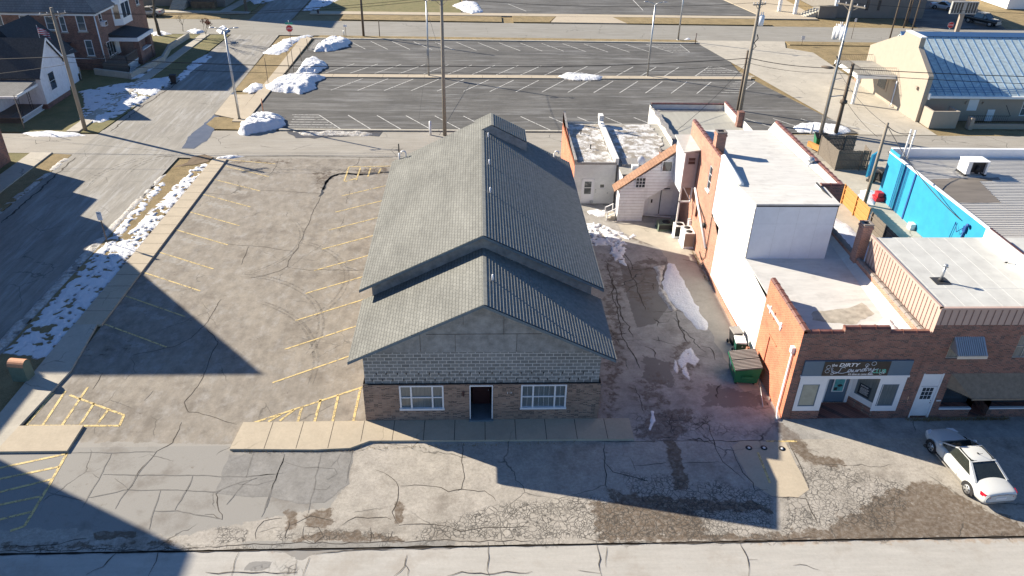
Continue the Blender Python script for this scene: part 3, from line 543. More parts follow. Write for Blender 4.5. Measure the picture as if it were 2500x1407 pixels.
crs('lane_seam','back_lane',M['crack'],(380,370),4.264,[[(0,55),(600,60),(1500,48),(2473,62)]],.10)
crs('west_kerb_line','side_street',M['crack'],(0,0),1,[[(0,545),(90,470),(185,385)],[(270,322),(345,262),(425,208),(500,150)]],.18,amp=.2,z=.01)
wl = MB(); wl.smooth = False
for a, b in ((-30.9,-31.2),): pass
mb = MB()
for x in np.arange(-4.8, 13.4, 1.55): mb.box(x, x+.03, -2.0 if x < -.7 else -1.55, -.02, .1205, .1225)
for y in np.arange(10.5, 36, 1.5): mb.box(-18.7+(y-9)*.012, -17.12, y, y+.03, .1205, .1225)
for x in np.arange(-12, 40, 3.05): mb.box(x, x+.03, 62.78, 64.0, .1405, .1425)
mb.build('sidewalk_joints', M['crack'], bpy.data.objects['front_sidewalk'])
mt_ = MB()
for px in ([(930,480),(700,620),(660,700)],):
    pass
for c_x, c_y, r0, a0, a1 in ((-9.5,14,6.2,-.9,1.2),(-9.5,14,6.5,-.9,1.2),(-11,8,7.0,-.3,1.5),(-11,8,7.3,-.3,1.5),(-12,4,8.4,-.1,1.1),(-12,4,8.65,-.1,1.1),(-9,30,4.2,.2,2.8),(-9,30,4.5,.2,2.8),(-13,20,5.5,-1.0,.6),(-13,20,5.75,-1.0,.6)):
    crackline(mt_, [(c_x+r0*math.cos(a0+(a1-a0)*k/14), c_y+r0*math.sin(a0+(a1-a0)*k/14)) for k in range(15)], .17, .0055, .02, .4)
fixup(mt_); mt_.build('tyre_marks', M['tyre'], bpy.data.objects['parking_lot'])
mt_ = MB()
mt_ = MB()
for c_x, c_y, r0, a0, a1 in ((-20.5,31,6.5,2.0,3.3),(-20.5,31,6.9,2.0,3.3),(-20,33,4.6,1.6,3.2),(-20,33,5.0,1.6,3.2)):
    crackline(mt_, [(c_x+r0*math.cos(a0+(a1-a0)*k/14), c_y+r0*math.sin(a0+(a1-a0)*k/14)) for k in range(15)], .25, .010, .05, .4)
fixup(mt_); mt_.build('tyre_marks', M['tyre'], bpy.data.objects['side_street'])
struct(flat('pale_sunlit_strip', rag([(20.35,2.2),(20.1,8),(19.6,14),(19.2,19),(16.8,21.5),(16.6,23.2),(21.7,23.2),(21.7,2.2)],.5,.10,7), M['conc2'], .006))  # pale concrete; its tone and outline also paint the sunlit band
# puddle along the side street
def ribbon(pts, ws):
    L = []; Rr = []
    for i, p in enumerate(pts):
        a = Vector(pts[max(i-1,0)]); b = Vector(pts[min(i+1,len(pts)-1)]); d = (b-a).normalized(); n = Vector((-d.y,d.x))*ws[i]/2
        L.append((p[0]+n.x,p[1]+n.y)); Rr.append((p[0]-n.x,p[1]-n.y))
    return L+Rr[::-1]
struct(flat('puddle', rag(ribbon(Z2((0,0),3.906,[(2235,885),(2150,1000),(2080,1090),(1990,1190),(1900,1310),(1790,1420)]),[.35,.5,.6,1.2,2.2,1.2]),.5,.10,2), M['water'], .012))
struct(flat('mud_rut', rag([P2(420,411),P2(455,398),P2(470,385),P2(500,378),P2(522,385),P2(510,396),P2(470,404)],.4,.10,4), M['dirt'], .05))
struct(flat('wet_patch_far', rag(Z2((0,0),1,[(700,322),(745,317),(930,322),(925,332),(720,338)]),.6,.2,6), M['wet'], .02))

# ---- snow
def snow(name, px, h, label=None, res=.16, thr=0.0, mat='snow', kind=None, group=None, seed=0, patch=0.0, foot=0, edge=.8, base=0.0, world=None, lump=.5, cat='snow pile'):
    poly = world or [P2(*p) for p in px]
    xs = [p[0] for p in poly]; ys = [p[1] for p in poly]
    X, Y = np.meshgrid(np.arange(min(xs)-.5, max(xs)+.5, res), np.arange(min(ys)-.5, max(ys)+.5, res), indexing='ij')
    d = sdist(poly, X, Y); e = d + (fbm(X, Y, 1.1, 4, seed)-.5)*1.1*edge
    s = np.clip(e/edge, -1, 1); s = np.where(s > 0, np.clip(s,0,1)**.75, s)
    if name == 'snow_pile': h *= .55
    lf = fbm(X, Y, .9, 5, seed+9, .62); rg = 1-2*np.abs(fbm(X, Y, 1.5, 4, seed+19, .6)-.5)
    Zv = h*np.clip(s,-1,1)*(1-lump+lump*(1.1*lf+.9*(rg-.3))) - .03
    Zv = np.where(s > .05, Zv + (fbm(X, Y, 4.5, 3, seed+77)-.5)*min(.14, h*.35), Zv)
    if patch: 
        q = fbm(X, Y, 1.15, 5, seed+31, .62) + patch*.12; Zv = np.where(q < .44, -.05, Zv*np.clip((q-.44)*14, .2, 1))
    if foot:
        rng = np.random.RandomState(seed)
        x0, x1, y0, y1 = min(xs), max(xs), min(ys), max(ys)
        for k in range(foot):
            fx, fy = rng.uniform(x0,x1), rng.uniform(y0,y1); a = rng.uniform(0,3.14); r = rng.uniform(.09,.2)
            i0 = int((fx-x0+.5)/res); j0 = int((fy-y0+.5)/res); w = 4
            sl = (slice(max(0,i0-w),i0+w+1), slice(max(0,j0-w),j0+w+1)); U = X[sl]-fx; V = Y[sl]-fy
            c, sn = math.cos(a), math.sin(a); rr = ((U*c+V*sn)/(r*1.5))**2+((-U*sn+V*c)/r)**2
            Zv[sl] = np.where(rr < 1, Zv[sl]-.5*h*(1-rr)-.04*(rng.rand() < .5), Zv[sl])
    TH = np.zeros(X.shape+(3,)); TH[...,0] = np.clip(Zv/max(.05,h*.45), 0, 1)
    o = grid_mesh(name, X, Y, Zv+base, M[mat], keep=(Zv > -.025), attr=TH)
    if label: tag(o, label, cat, group)
    if kind: o['kind'] = kind
    return o
G_ = 'ploughed snow piles around the black parking lot'
snow('snow_pile',[(770,120),(800,95),(830,96),(855,102),(850,115),(800,127),(768,127)],1.35,'ploughed snow pile at the top left corner of the black parking lot',group=G_,seed=1)
snow('snow_pile',[(722,178),(740,155),(765,143),(800,155),(798,165),(775,180),(724,182)],1.3,'rounded snow heap beside the median of the black lot, behind the longest heap',group=G_,seed=2)
snow('snow_pile',[(645,215),(680,195),(720,183),(792,190),(770,205),(775,215),(735,230),(690,226),(655,222)],1.2,'longest snow heap, spilling off the left end of the median over the sidewalk',group=G_,seed=3)
snow('snow_pile',[(595,222),(605,210),(625,202),(648,208),(645,222),(610,227)],.7,'small snow heap on the verge by the street, left of the longest heap',group=G_,seed=4)
snow('snow_pile',[(575,330),(590,300),(640,280),(690,292),(702,302),(690,315),(640,325),(600,333)],1.5,'big snow heap at the foot of the street light in the lot corner',group=G_,seed=5)
snow('snow_pile',[(640,132),(655,118),(690,98),(755,84),(762,88),(735,100),(715,112),(705,125),(680,135)],.5,'low snow bank around the stop sign at the street corner',group=G_,seed=6)
snow('snow_pile',[(1360,190),(1380,182),(1420,181),(1470,190),(1460,197),(1400,199)],.5,'low snow heap melting on the middle of the median',group=G_,seed=7,base=.12)
snow('snow_pile',[(1105,15),(1130,5),(1165,8),(1180,30),(1150,37),(1130,28)],.7,'snow heap at the edge of the lot across the far road',group=G_,seed=8)
snow('snow_pile',[(1935,312),(1950,300),(2000,300),(2060,308),(2085,324),(2040,328),(1950,322)],.5,'snow heap around the feet of the two utility poles',group=G_,seed=9)
snow('snow_pile',[(720,322),(800,320),(900,322),(925,330),(880,333),(740,332)],.45,'long ridge of dirty ice along the kerb behind the left lot',group=G_,seed=10,mat='snowd')
snow('snow_pile',[(1690,97),(1665,99),(1680,92)],.5,'small snow lump by the light pole on the far edge of the lot',group=G_,seed=11,res=.1)
snow('snow_pile',[(2095,465),(2120,455),(2150,478),(2130,500),(2100,490)],.6,'snow heap behind the orange cedar fence',group=G_,seed=12,mat='snow')
snow('snow_pile',[(1630,640),(1650,645),(1672,680),(1700,740),(1733,790),(1732,810),(1700,808),(1660,760),(1625,725),(1612,690)],.17,'smooth bank of snow lying along the middle of the alley',seed=13,res=.12,edge=.35,lump=.3)
snow('snow_patch',[(1590,650),(1628,645),(1615,700),(1655,760),(1640,765),(1610,720),(1600,670)],.12,'crusty gray ice beside the smooth alley snow bank',seed=14,res=.1,mat='snowd',edge=.3,cat='snow patch')
snow('snow_patch',[(1425,545),(1460,540),(1500,560),(1555,573),(1530,600),(1530,650),(1500,640),(1480,610),(1440,600)],.13,'trampled snow with many footprints beside the gray roofed building',seed=15,res=.09,foot=260,edge=.4,cat='snow patch',lump=.35)
snow('snow_patch',[(1670,850),(1690,845),(1715,880),(1700,905),(1680,890),(1665,905),(1648,880)],.06,'thin scattered ice patch near the mouth of the alley',seed=16,res=.07,patch=-.35,edge=.3,cat='snow patch')
snow('snow_patch',[(1668,885),(1680,895),(1690,930),(1682,935),(1660,905)],.05,'small curled ice remnant left of the larger alley ice patch',seed=51,res=.07,edge=.2,cat='snow patch')
snow('snow_patch',[(1640,860),(1652,862),(1662,900),(1658,930),(1640,905)],.05,'long narrow ice remnant in the lower alley',seed=52,res=.07,edge=.2,cat='snow patch')
snow('snow_patch',[(1585,1000),(1600,1000),(1605,1030),(1590,1062),(1578,1050)],.10,'little patch of ice in front of the alley by the sidewalk',seed=17,res=.09,edge=.25,cat='snow patch')
snow('snow_patch',[(1430,515),(1470,508),(1500,520),(1480,530),(1440,530)],.14,'small snow patch in front of the white back door',seed=18,res=.09,edge=.3,cat='snow patch',patch=.3)
snow('snow_patch',[(530,385),(560,380),(600,382),(560,388),(520,394)],.2,'dirty snow strip at the top end of the left parking lot',seed=19,res=.1,edge=.3,cat='snow patch')
snow('verge_snow',None,.11,world=[(-21.5,6.2),(-18.75,5.6),(-18.35,34.5),(-18.7,35.4),(-19.7,34),(-20.0,28),(-20.1,24),(-20.6,20.5),(-21.5,18.6)],kind='stuff',label='patchy trampled snow on the grass verge beside the left lot',seed=20,res=.085,patch=.95,foot=420,edge=.5,base=.03,lump=.3,cat='snow')
snow('verge_snow',None,.10,world=[(-21.5,17.0),(-20.5,18.2),(-20.6,26),(-20.6,31),(-21.4,31),(-21.5,25)],kind='stuff',label='thin broken snow line along the street side of the verge',seed=21,res=.09,patch=1.6,foot=120,edge=.3,base=.03,cat='snow')
snow('gutter_slush',None,.10,world=[(-22.6,-3),(-21.75,-3),(-21.5,20),(-21.3,32.8),(-21.9,32),(-22.3,20)],kind='stuff',label='brown frozen slush in the gutter of the side street',seed=22,res=.12,edge=.3,mat='snowd',patch=.5,cat='slush')
snow('gutter_slush',None,.09,world=[(-32.0,18),(-31.2,18),(-31.1,36.8),(-31.9,36.8)],kind='stuff',label='old gray slush along the far kerb of the side street',seed=23,res=.14,edge=.3,mat='snowd',patch=.4,cat='slush')
snow('yard_snow',[(192,300),(205,240),(185,225),(260,210),(330,200),(420,185),(418,205),(350,250),(290,285),(250,300)],.14,'footprint covered snow on the corner lawn beside the brick house',seed=24,res=.13,foot=380,edge=.5,base=.02,patch=.55,kind='stuff',cat='snow')
snow('yard_snow',[(50,325),(120,320),(190,325),(215,332),(160,336),(80,334)],.16,'strip of snow along the lane below the white house',seed=25,res=.13,edge=.4,base=.02,kind='stuff',cat='snow')
snow('yard_snow',[(330,175),(370,150),(400,135),(395,150),(350,190),(320,195)],.12,'narrow snow strip along the brick house retaining wall',seed=26,res=.12,edge=.3,base=.08,patch=.3,kind='stuff',cat='snow')
snow('yard_snow',[(430,190),(470,150),(510,130),(520,140),(470,175),(440,200)],.10,'thin snow on the kerb strip of the side street',seed=27,res=.14,edge=.4,base=.02,patch=.2,kind='stuff',cat='snow')
snow('yard_snow',[(620,12),(680,0),(660,-10),(600,-5)],.14,'snow on the shaded lawn left of the far side street',seed=28,res=.2,edge=.5,kind='stuff',patch=.5,cat='snow',base=.02)
snow('yard_snow',[(740,26),(760,0),(830,0),(800,14),(770,26)],.14,'snow on the shaded verge right of the far side street',seed=29,res=.2,edge=.5,kind='stuff',patch=.5,cat='snow',base=.02)
snow('yard_snow',[(455,78),(475,72),(500,78),(480,84)],.3,'small snow heap behind the retaining wall by the far road',seed=30,res=.12,edge=.4,base=.02,cat='snow pile'); snow('yard_snow',[(530,76),(545,68),(560,74),(550,84),(535,84)],.5,'small round snow heap at the street corner behind the light pole',seed=31,res=.12,edge=.4,cat='snow pile')
snow('yard_snow',None,.20,world=[(28.9,8),(32.6,8),(35.2,18),(35.4,22),(34.3,26),(29.2,24.5)],kind='stuff',label='shaded snow filling the narrow yard behind the brick parapet',seed=32,res=.2,edge=.6,cat='snow')
snow('yard_snow',None,.14,world=[(37.0,12),(38.2,12),(38.0,22),(37.8,26.5),(36.9,26)],kind='stuff',label='footprint marked snow strip outside the cedar fence',seed=33,res=.12,edge=.4,cat='snow',foot=80)
snow('yard_snow',[(360,80),(395,76),(420,84),(380,90)],.2,'snow left under the bare street tree',seed=34,res=.14,edge=.4,base=.02,cat='snow patch',patch=.3)

# ================================================================ BUILDINGS
# ---- helpers
def shingle_plane(mb, e0, e1, r0, r1, n, th=.02):      # eave line e0-e1 up to ridge line r0-r1 in n real overlapping courses
    e0, e1, r0, r1 = map(Vector, (e0,e1,r0,r1)); nn = (e1-e0).cross(r0-e0).normalized()
    if nn.z < 0: nn = -nn
    for i in range(n):
        a0 = e0.lerp(r0, i/n); a1 = e1.lerp(r1, i/n); b0 = e0.lerp(r0, (i+1)/n); b1 = e1.lerp(r1, (i+1)/n)
        k = [a0+nn*th, a1+nn*th, b1, b0]
        f = [0,1,2,3] if (k[1]-k[0]).cross(k[2]-k[0]).dot(nn) > 0 else [3,2,1,0]
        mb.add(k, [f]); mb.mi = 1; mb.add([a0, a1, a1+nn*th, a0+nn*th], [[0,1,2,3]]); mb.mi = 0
def shingles(name, dark, light, axis, course=.16, width=.34, contrast=1.0, hexy=True):
    t = NT(name); sp = t.n('SeparateXYZ'); t.t.links.new(t.pos, sp.inputs[0])
    u, v = (sp.outputs[1], sp.outputs[0]) if axis == 'x' else (sp.outputs[0], sp.outputs[1])
    cmb = t.n('CombineXYZ'); t.t.links.new(u, cmb.inputs[0]); t.t.links.new(v, cmb.inputs[1]); vec = cmb.outputs[0]
    if hexy: vec = t.warp(.035, 9, vec)
    q = t.n('TexBrick'); t.lk(vec, q.inputs['Vector']); q.offset = .5
    for k, x in (('Scale',1.0),('Mortar Size',.012),('Mortar Smooth',.3),('Brick Width',width),('Row Height',course)): q.inputs[k].default_value = x
    q.inputs['Color1'].default_value = (*light,1); q.inputs['Color2'].default_value = (*[x*.86 for x in light],1); q.inputs['Mortar'].default_value = (*dark,1)
    cc = t.mix(1.0, q.outputs['Color'], t.gray(t.mapr(t.noise(.45,6,.7,vec=t.scale(t.pos,(1.6,.5,1))), .3,.7,.76,1.22)), 'MULTIPLY')
    cc = t.mix(1.0, cc, t.gray(t.mapr(t.noise(30,3,.7), .3,.7,.85,1.15)), 'MULTIPLY')
    t.col(cc); t.rough(.95); t.bump(t.math('SUBTRACT', 1.0, q.outputs['Fac']), .6, .012); return t.mat
M['shL'] = shingles('light_gray_hex_shingle', (.075,.077,.072), (.20,.20,.183), 'x')
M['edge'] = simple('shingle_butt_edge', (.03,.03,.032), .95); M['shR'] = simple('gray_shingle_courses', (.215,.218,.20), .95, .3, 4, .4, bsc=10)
M['shH'] = shingles('gray_house_shingle', (.10,.10,.10), (.21,.21,.21), 'y', hexy=False)
M['blueroof'] = simple('pale_blue_metal_roof', (.47,.56,.58), .6, .3, 2.2, .3, streak=(1.1,1.6,1), bsc=3); M['bluedk'] = simple('blue_metal_seam', (.09,.19,.36), .4, .1)
M['corr'] = simple('corrugated_white_metal', (.60,.58,.54), .6, .12, .7, streak=(.3,2,1)); M['corrd'] = simple('stained_corrugated_metal', (.17,.15,.13), .7, .25, 1.2, streak=(.3,2,1))
M['shingbr'] = brick('tan_brown_shingle', (.27,.145,.085), (.33,.185,.115), (.16,.085,.055), w=.3, h=.14, mo=.008, var=.15)
M['snowroof'] = snowmat('patchy_roof_snow', .97, (.70,.69,.68), 1.3, .44, .54); M['oldroof'] = simple('old_tar_roof', (.33,.315,.28), .9, .25, 1.5, .3, streak=(1,1.5,1)); M['paintbr'] = brick('white_painted_brick', (.74,.74,.72), (.68,.68,.66), (.60,.60,.58), var=.12, bump=.8)
M['gray1'] = simple('gray_church_stone', (.20,.185,.165), .95, .12, .8, .2)

# ---- main gray gabled building
mbld = thing('gabled_building', 'long gray shingled gable roof building with concrete block gable over a brown brick front', 'building', (5.95,0,0))
CMUz = 2.42; fr = S_(0, 0); frc = S_(0, .10)
mb = MB(); holes = [(1.74,3.97,.88,2.38,.10),(5.28,6.46,.0,2.38,1.3),(7.89,10.22,.88,2.38,.10)]
wall(mb, fr, -.06, 11.96, 0, CMUz, holes); W0 = W_(-.06, 0); wall(mb, W0, 0, 22.6, 0, CMUz); wall(mb, E_(11.96,0), 0, 22.6, 0, CMUz); wall(mb, N_(0,22.6), -.06, 11.96, 0, 5.3)
mb.quad((-.06,0,CMUz),(11.96,0,CMUz),(11.96,.12,CMUz),(-.06,.12,CMUz)); mb.quad((-.06,0,CMUz),(-.06,.12,CMUz),(-.06,22.6,CMUz),(.06,22.6,CMUz))
mb.build('brick_wall', M['brickA'], mbld)
mb = MB(); wall(mb, frc, .06, 11.84, CMUz-.02, 4.36); wall(mb, W_(.06,.1), 0, 4.9, CMUz-.02, 4.55); wall(mb, E_(11.84,.1), 0, 4.9, CMUz-.02, 4.55); wall(mb, W_(.06,.1), 4.9, 22.4, CMUz-.02, 5.4); wall(mb, E_(11.84,.1), 4.9, 22.4, CMUz-.02, 5.4)
mb.build('block_wall', M['cmu'], mbld)
mb = MB(); mb.add([(.06,.1,4.36),(11.84,.1,4.36),(11.84,.1,4.62),(5.96,.1,7.54),(.06,.1,4.62)], [[0,1,2,3,4]])
mb.build('gable_wall', M['stucco'], mbld); mb = MB(); mb.add([(.02,4.95,4.4),(11.9,4.95,4.4),(11.9,4.95,5.45),(5.96,4.95,8.44),(.02,4.95,5.45)], [[0,1,2,3,4]])
mb.build('gable_wall', M['stucco'], mbld); mb = MB(); mb.add([(.0,22.6,4.9),(11.9,22.6,4.9),(11.9,22.6,5.4),(5.96,22.6,8.4),(.0,22.6,5.4)], [[4,3,2,1,0]])
mb.build('gable_wall', M['stucco'], mbld)
mb = MB()
for (x,z0,z1) in ((5.0,6.0,7.1),(6.95,5.4,6.9),(4.6,4.4,5.45),(7.6,4.4,5.45),(2.9,4.4,5.6)): mb.box(x, x+.015, .088, .1, z0, z1)
mb.box(3.2,8.8,.088,.1,5.43,5.45); mb.build('panel_joints', M['crack'], mbld)
mb = MB()
for r, (z, sx) in enumerate(((3.02,.62),(2.62,.4),)):
    for k in range(22): xx = sx+k*.52+random.uniform(-.06,.06); mb.box(xx, xx+.035, .05, .1, z, z+.10)
for k in range(13): mb.box(.9+k*.85, .93+k*.85, .05,.1, 2.44,2.50)
mb.build('mortar_holes', M['black'], mbld)
mb = MB(); mb.box(-.03,11.93,.005,.1,CMUz+.002,CMUz+.03); mb.build('black_ledge_strip', M['black'], mbld)  # thin black strip lying on the ledge above the brick
# lower and upper roofs (slope .498)
SL = .498
def gable_roof(x0, xr, x1, y0, y1, zr, nm):
    zl = zr-SL*(xr-x0); zR = zr-SL*(x1-xr)
    mb = MB(); shingle_plane(mb, (x0,y0,zl), (x0,y1,zl), (xr,y0,zr), (xr,y1,zr), 44, .008); mb.build('roof_slope', [M['shL'],M['edge']], mbld)
    mb = MB(); shingle_plane(mb, (x1,y0,zR), (x1,y1,zR), (xr,y0,zr), (xr,y1,zr), 41, .05); mb.build('roof_slope', [M['shR'],M['edge']], mbld)
    mb = MB(); t = .16
    for a, b, za, zb in ((x0,xr,zl,zr),(x1,xr,zR,zr)):
        mb.add([(a,y0-.02,za-.02),(b,y0-.02,zb-.02),(b,y0-.02,zb-t),(a,y0-.02,za-t),(a,y0+.05,za-.02),(b,y0+.05,zb-.02),(b,y0+.05,zb-t),(a,y0+.05,za-t)], [[0,1,2,3],[4,7,6,5],[3,2,6,7],[0,4,5,1]])
        mb.quad((a,y0,za-.03),(a,y1,za-.03),(b,y1,zb-.03),(b,y0,zb-.03))
    mb.box(x0-.01,x0+.03,y0,y1,zl-.16,zl-.01); mb.box(x1-.03,x1+.01,y0,y1,zR-.16,zR-.01)
    mb.build('rake_board', M['bluef'], mbld)
gable_roof(-.55, 5.97, 12.45, -.6, 5.0, 7.57, 'lower'); gable_roof(-.6, 5.97, 12.5, 4.55, 22.7, 8.5, 'upper')
mb = MB(); shingle_plane(mb, (5.5,20.5,8.27), (5.5,23.1,8.27), (6.66,20.5,8.85), (6.66,23.1,8.85), 8, .008); mb.build('roof_slope', [M['shL'],M['edge']], mbld)
mb = MB(); shingle_plane(mb, (9.15,20.5,7.6), (9.15,23.1,7.6), (6.66,20.5,8.85), (6.66,23.1,8.85), 16, .05); mb.build('roof_slope', [M['shR'],M['edge']], mbld)
mb = MB(); mb.add([(5.97,20.5,8.5),(9.15,20.5,6.92),(9.15,20.5,7.58),(6.66,20.5,8.83)],[[0,1,2,3]]); mb.quad((9.15,20.5,6.9),(9.15,23.1,6.9),(9.15,23.1,7.6),(9.15,20.5,7.6)); mb.add([(5.5,23.1,6),(9.15,23.1,6),(9.15,23.1,7.6),(6.66,23.1,8.83),(5.5,23.1,8.2)],[[4,3,2,1,0]]); mb.build('raised_roof_wall', M['stucco'], mbld)
for h, cols in ((holes[0],1),(holes[2],1)):
    l, r, b, t = h[:4]; mb = MB()
    fr.box(mb,l,r,t-.07,t,-.08,.03); fr.box(mb,l-.03,r+.03,b-.06,b+.05,-.08,.07); w_ = r-l
    for x in (l, l+w_*.27-.05, l+w_*.74-.03, r-.08): fr.box(mb, x, x+.08, b+.05, t-.07, -.08, .03)
    f = mb.build('triple_window', M['trim'], mbld)
    segs = ((l+.08,l+w_*.27-.05),(l+w_*.27+.03,l+w_*.74-.03),(l+w_*.74+.05,r-.08))
    for i, (a, c) in enumerate(segs):
        mb = MB(); zz = b+.05+(t-b-.12)*.48; fr.box(mb,a,c,zz-.03,zz+.03,-.06,-.01); n = 4 if i == 1 else 2
        if h is not holes[0]:
            for k in range(1,n): xx = a+(c-a)*k/n; fr.box(mb, xx-.005,xx+.005,b+.05,t-.07,-.064,-.055)
        mb.build('muntins', M['trim'], f); mb = MB(); fr.box(mb,a,c,b+.05,t-.07,-.08,-.065); mb.build('pane', M['glassb'], f)
mb = MB(); fr.box(mb,5.28,5.33,0,2.38,-.1,.03); fr.box(mb,6.41,6.46,0,2.38,-.1,.03); fr.box(mb,5.33,6.41,2.31,2.38,-.1,.03); mb.build('entry_frame', M['trim'], mbld)
mb = MB(); fr.box(mb,5.29,6.45,.10,.14,-1.29,0); fr.box(mb,5.24,6.50,.12,.20,-.0,.16); mb.build('entry_floor', M['bluef'], mbld)
mb = MB(); fr.box(mb,5.42,6.32,.14,2.2,-1.29,-1.24)
for x in (5.52,5.92): 
    for z in (.4,1.2): fr.box(mb,x,x+.3,z,z+.6,-1.24,-1.225)
d = mb.build('door', M['maroon'], mbld); mb = MB(); mb.sphere((6.26,1.2,1.1),.035); mb.build('door_knob', M['chrome'], d)
mb = MB(); fr.box(mb,4.92,5.02,1.78,1.98,.0,.05); mb.add([(4.90,-.07,1.95),(5.04,-.07,1.95),(5.04,-.0,1.95),(4.90,-.0,1.95),(4.97,-.04,2.06)],[[0,1,4],[1,2,4],[2,3,4],[3,0,4],[3,2,1,0]]); mb.box(4.94,5.0,-.06,-.01,1.70,1.80); mb.build('wall_lantern', M['maroon'], mbld)

def text_mb(s, size, fr_, a, b, c, mb, italic=0, sx=1.0, th=.006, bold=0):
    cu = bpy.data.curves.new('t', 'FONT'); cu.body = s; cu.size = size; cu.shear = italic; cu.extrude = th/2; cu.offset = bold; cu.resolution_u = 2
    o = bpy.data.objects.new('t', cu); COL.objects.link(o); dg = bpy.context.evaluated_depsgraph_get(); me = bpy.data.meshes.new_from_object(o.evaluated_get(dg))
    vs = [fr_.p(a+v.co.x*sx, b+v.co.y, c+v.co.z) for v in me.vertices]; mb.add(vs, [list(p.vertices) for p in me.polygons])
    w = max([v.co.x for v in me.vertices] or [0])*sx; bpy.data.objects.remove(o); bpy.data.curves.remove(cu); return w
mb = MB(); text_mb('1', .17, fr, 7.17, 1.82, .012, mb, bold=.004); mb.build('house_number_digit', M['trim'], mbld)
mb = MB(); text_mb('13', .13, fr, 7.30, 1.85, .012, mb); mb.build('house_number_digit', M['lilac'], mbld)
# roof vent pipes
def vent(x, y, z, h=.38, r=.05, label='', mat='trim'):
    mb = MB(); mb.cyl(0,0,-.03,h,r,10); t = mb.build('vent_pipe', M[mat], origin=(0,0,0)); t.location = (x,y,z); tag(t, label, 'vent pipe', 'vent pipes on the gray gable roof')
    c = MB(); c.cyl(0,0,-.02,.05,r*1.5,10,r*1.1); c.build('flashing', M['black'], t, local=True)
vent(6.44,1.9,7.33,label='white vent pipe on the lower front roof near the ridge'); 
for y, n in ((10.3,'white vent pipe on the upper roof closest to the gable step'),(14.6,'middle white vent pipe of the three on the upper roof'),(19.5,'white vent pipe on the upper roof closest to the raised back part')): vent(6.44,y,8.26,label=n)
def hook(x, y, z, lab, flip=1):
    mb = MB(); mb.tube([(0,0,-.05),(0,0,.45),(.06*flip,0,.58),(.2*flip,0,.62),(.32*flip,0,.55),(.33*flip,0,.42)], .055, 8); t = mb.build('vent_pipe', M['trim'], origin=(0,0,0)); t.location = (x,y,z); tag(t, lab, 'vent pipe')
hook(.5,22.2,5.65,'white gooseneck vent pipe at the far left corner of the gray roof',-1); hook(11.3,22.1,5.75,'white gooseneck vent pipe at the far right edge of the gray roof')
vent(-.0,22.45,5.45,.55,.07,'short white capped flue standing behind the gooseneck on the left eave')

# ---- brick shop with the sign
shop = thing('brick_shop', 'dark brick shop with orange painted side, white rooftop box and laundry sign', 'building', (24.9,0,0))
fS = S_(21.7, -.05); H = 5.47
mb = MB(); hs = [(.45,6.02,.0,3.86,.0)]
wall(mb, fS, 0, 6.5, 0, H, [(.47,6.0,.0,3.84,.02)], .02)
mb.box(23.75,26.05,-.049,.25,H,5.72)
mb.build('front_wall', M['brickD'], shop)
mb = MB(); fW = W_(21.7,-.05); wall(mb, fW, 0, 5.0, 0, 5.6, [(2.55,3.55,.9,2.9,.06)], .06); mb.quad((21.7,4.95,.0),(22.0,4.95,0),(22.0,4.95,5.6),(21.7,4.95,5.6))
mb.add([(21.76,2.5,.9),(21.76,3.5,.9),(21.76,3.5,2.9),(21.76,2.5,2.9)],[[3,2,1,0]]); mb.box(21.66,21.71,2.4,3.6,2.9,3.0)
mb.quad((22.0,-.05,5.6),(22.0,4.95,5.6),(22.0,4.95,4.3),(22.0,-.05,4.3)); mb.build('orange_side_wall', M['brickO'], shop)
mb = MB()
def coping(mb, a, b, w=.34, h=.09, n=None, r=.055):
    a = Vector(a); b = Vector(b); L = (b-a).length; n = n or max(2,int(L/.6))
    d = (b-a)/n; side = Vector((-d.y,d.x,0)).normalized()*w/2
    for i in range(n):
        p, q = a+d*i, a+d*(i+.97); k = [p+side, p+side*.5+Vector((0,0,h)), p-side*.5+Vector((0,0,h)), p-side]; k2 = [x+(q-p) for x in k]
        mb.add(k+k2, [[0,1,2,3],[7,6,5,4],[0,4,5,1],[1,5,6,2],[2,6,7,3],[3,7,4,0]])
        k = [x*1.0 for x in k]; p2 = p-d*.02; e = d*.09
        g = [(x-p)*1.12+p2+Vector((0,0,.012)) for x in k]; g2 = [x+e for x in g]
        mb.add(g+g2, [[0,1,2,3],[7,6,5,4],[0,4,5,1],[1,5,6,2],[2,6,7,3],[3,7,4,0]])
coping(mb,(21.85,-.05,5.6),(21.85,4.95,5.65)); coping(mb,(21.9,.1,H),(23.75,.1,H)); coping(mb,(23.75,.1,5.72),(26.05,.1,5.72)); coping(mb,(26.05,.1,H),(28.1,.1,H))
c = mb.build('tile_coping', M['tile'], shop)
mb = MB(); mb.box(27.95,28.25,.2,12.1,4.0,5.2); mb.build('right_parapet', M['brickR'], shop)
mb = MB(); coping(mb,(28.08,.25,5.2),(28.08,12.1,5.2)); mb.build('right_coping', M['tileg'], shop)
mb = MB(); mb.hexa([(21.95,.25,4.3),(27.9,.25,4.3),(27.9,9.2,4.62),(21.71,9.2,4.62),(21.95,.25,4.38),(27.9,.25,4.38),(27.9,9.2,4.70),(21.71,9.2,4.70)])
mb.quad((27.3,.3,4.385),(27.94,.3,4.85),(27.94,12.1,5.0),(27.3,12.1,4.6)); mb.hexa([(26.5,9.2,4.6),(27.95,9.2,4.6),(27.95,12.1,4.7),(26.5,12.1,4.7),(26.5,9.2,4.7),(27.95,9.2,4.7),(27.95,12.1,4.8),(26.5,12.1,4.8)])
mb.build('flat_roof', M['roofw'], shop)
def ragfield(name, poly, z, mat, parent): return flat(name, rag(poly,.3,.12,3), mat, z, parent)
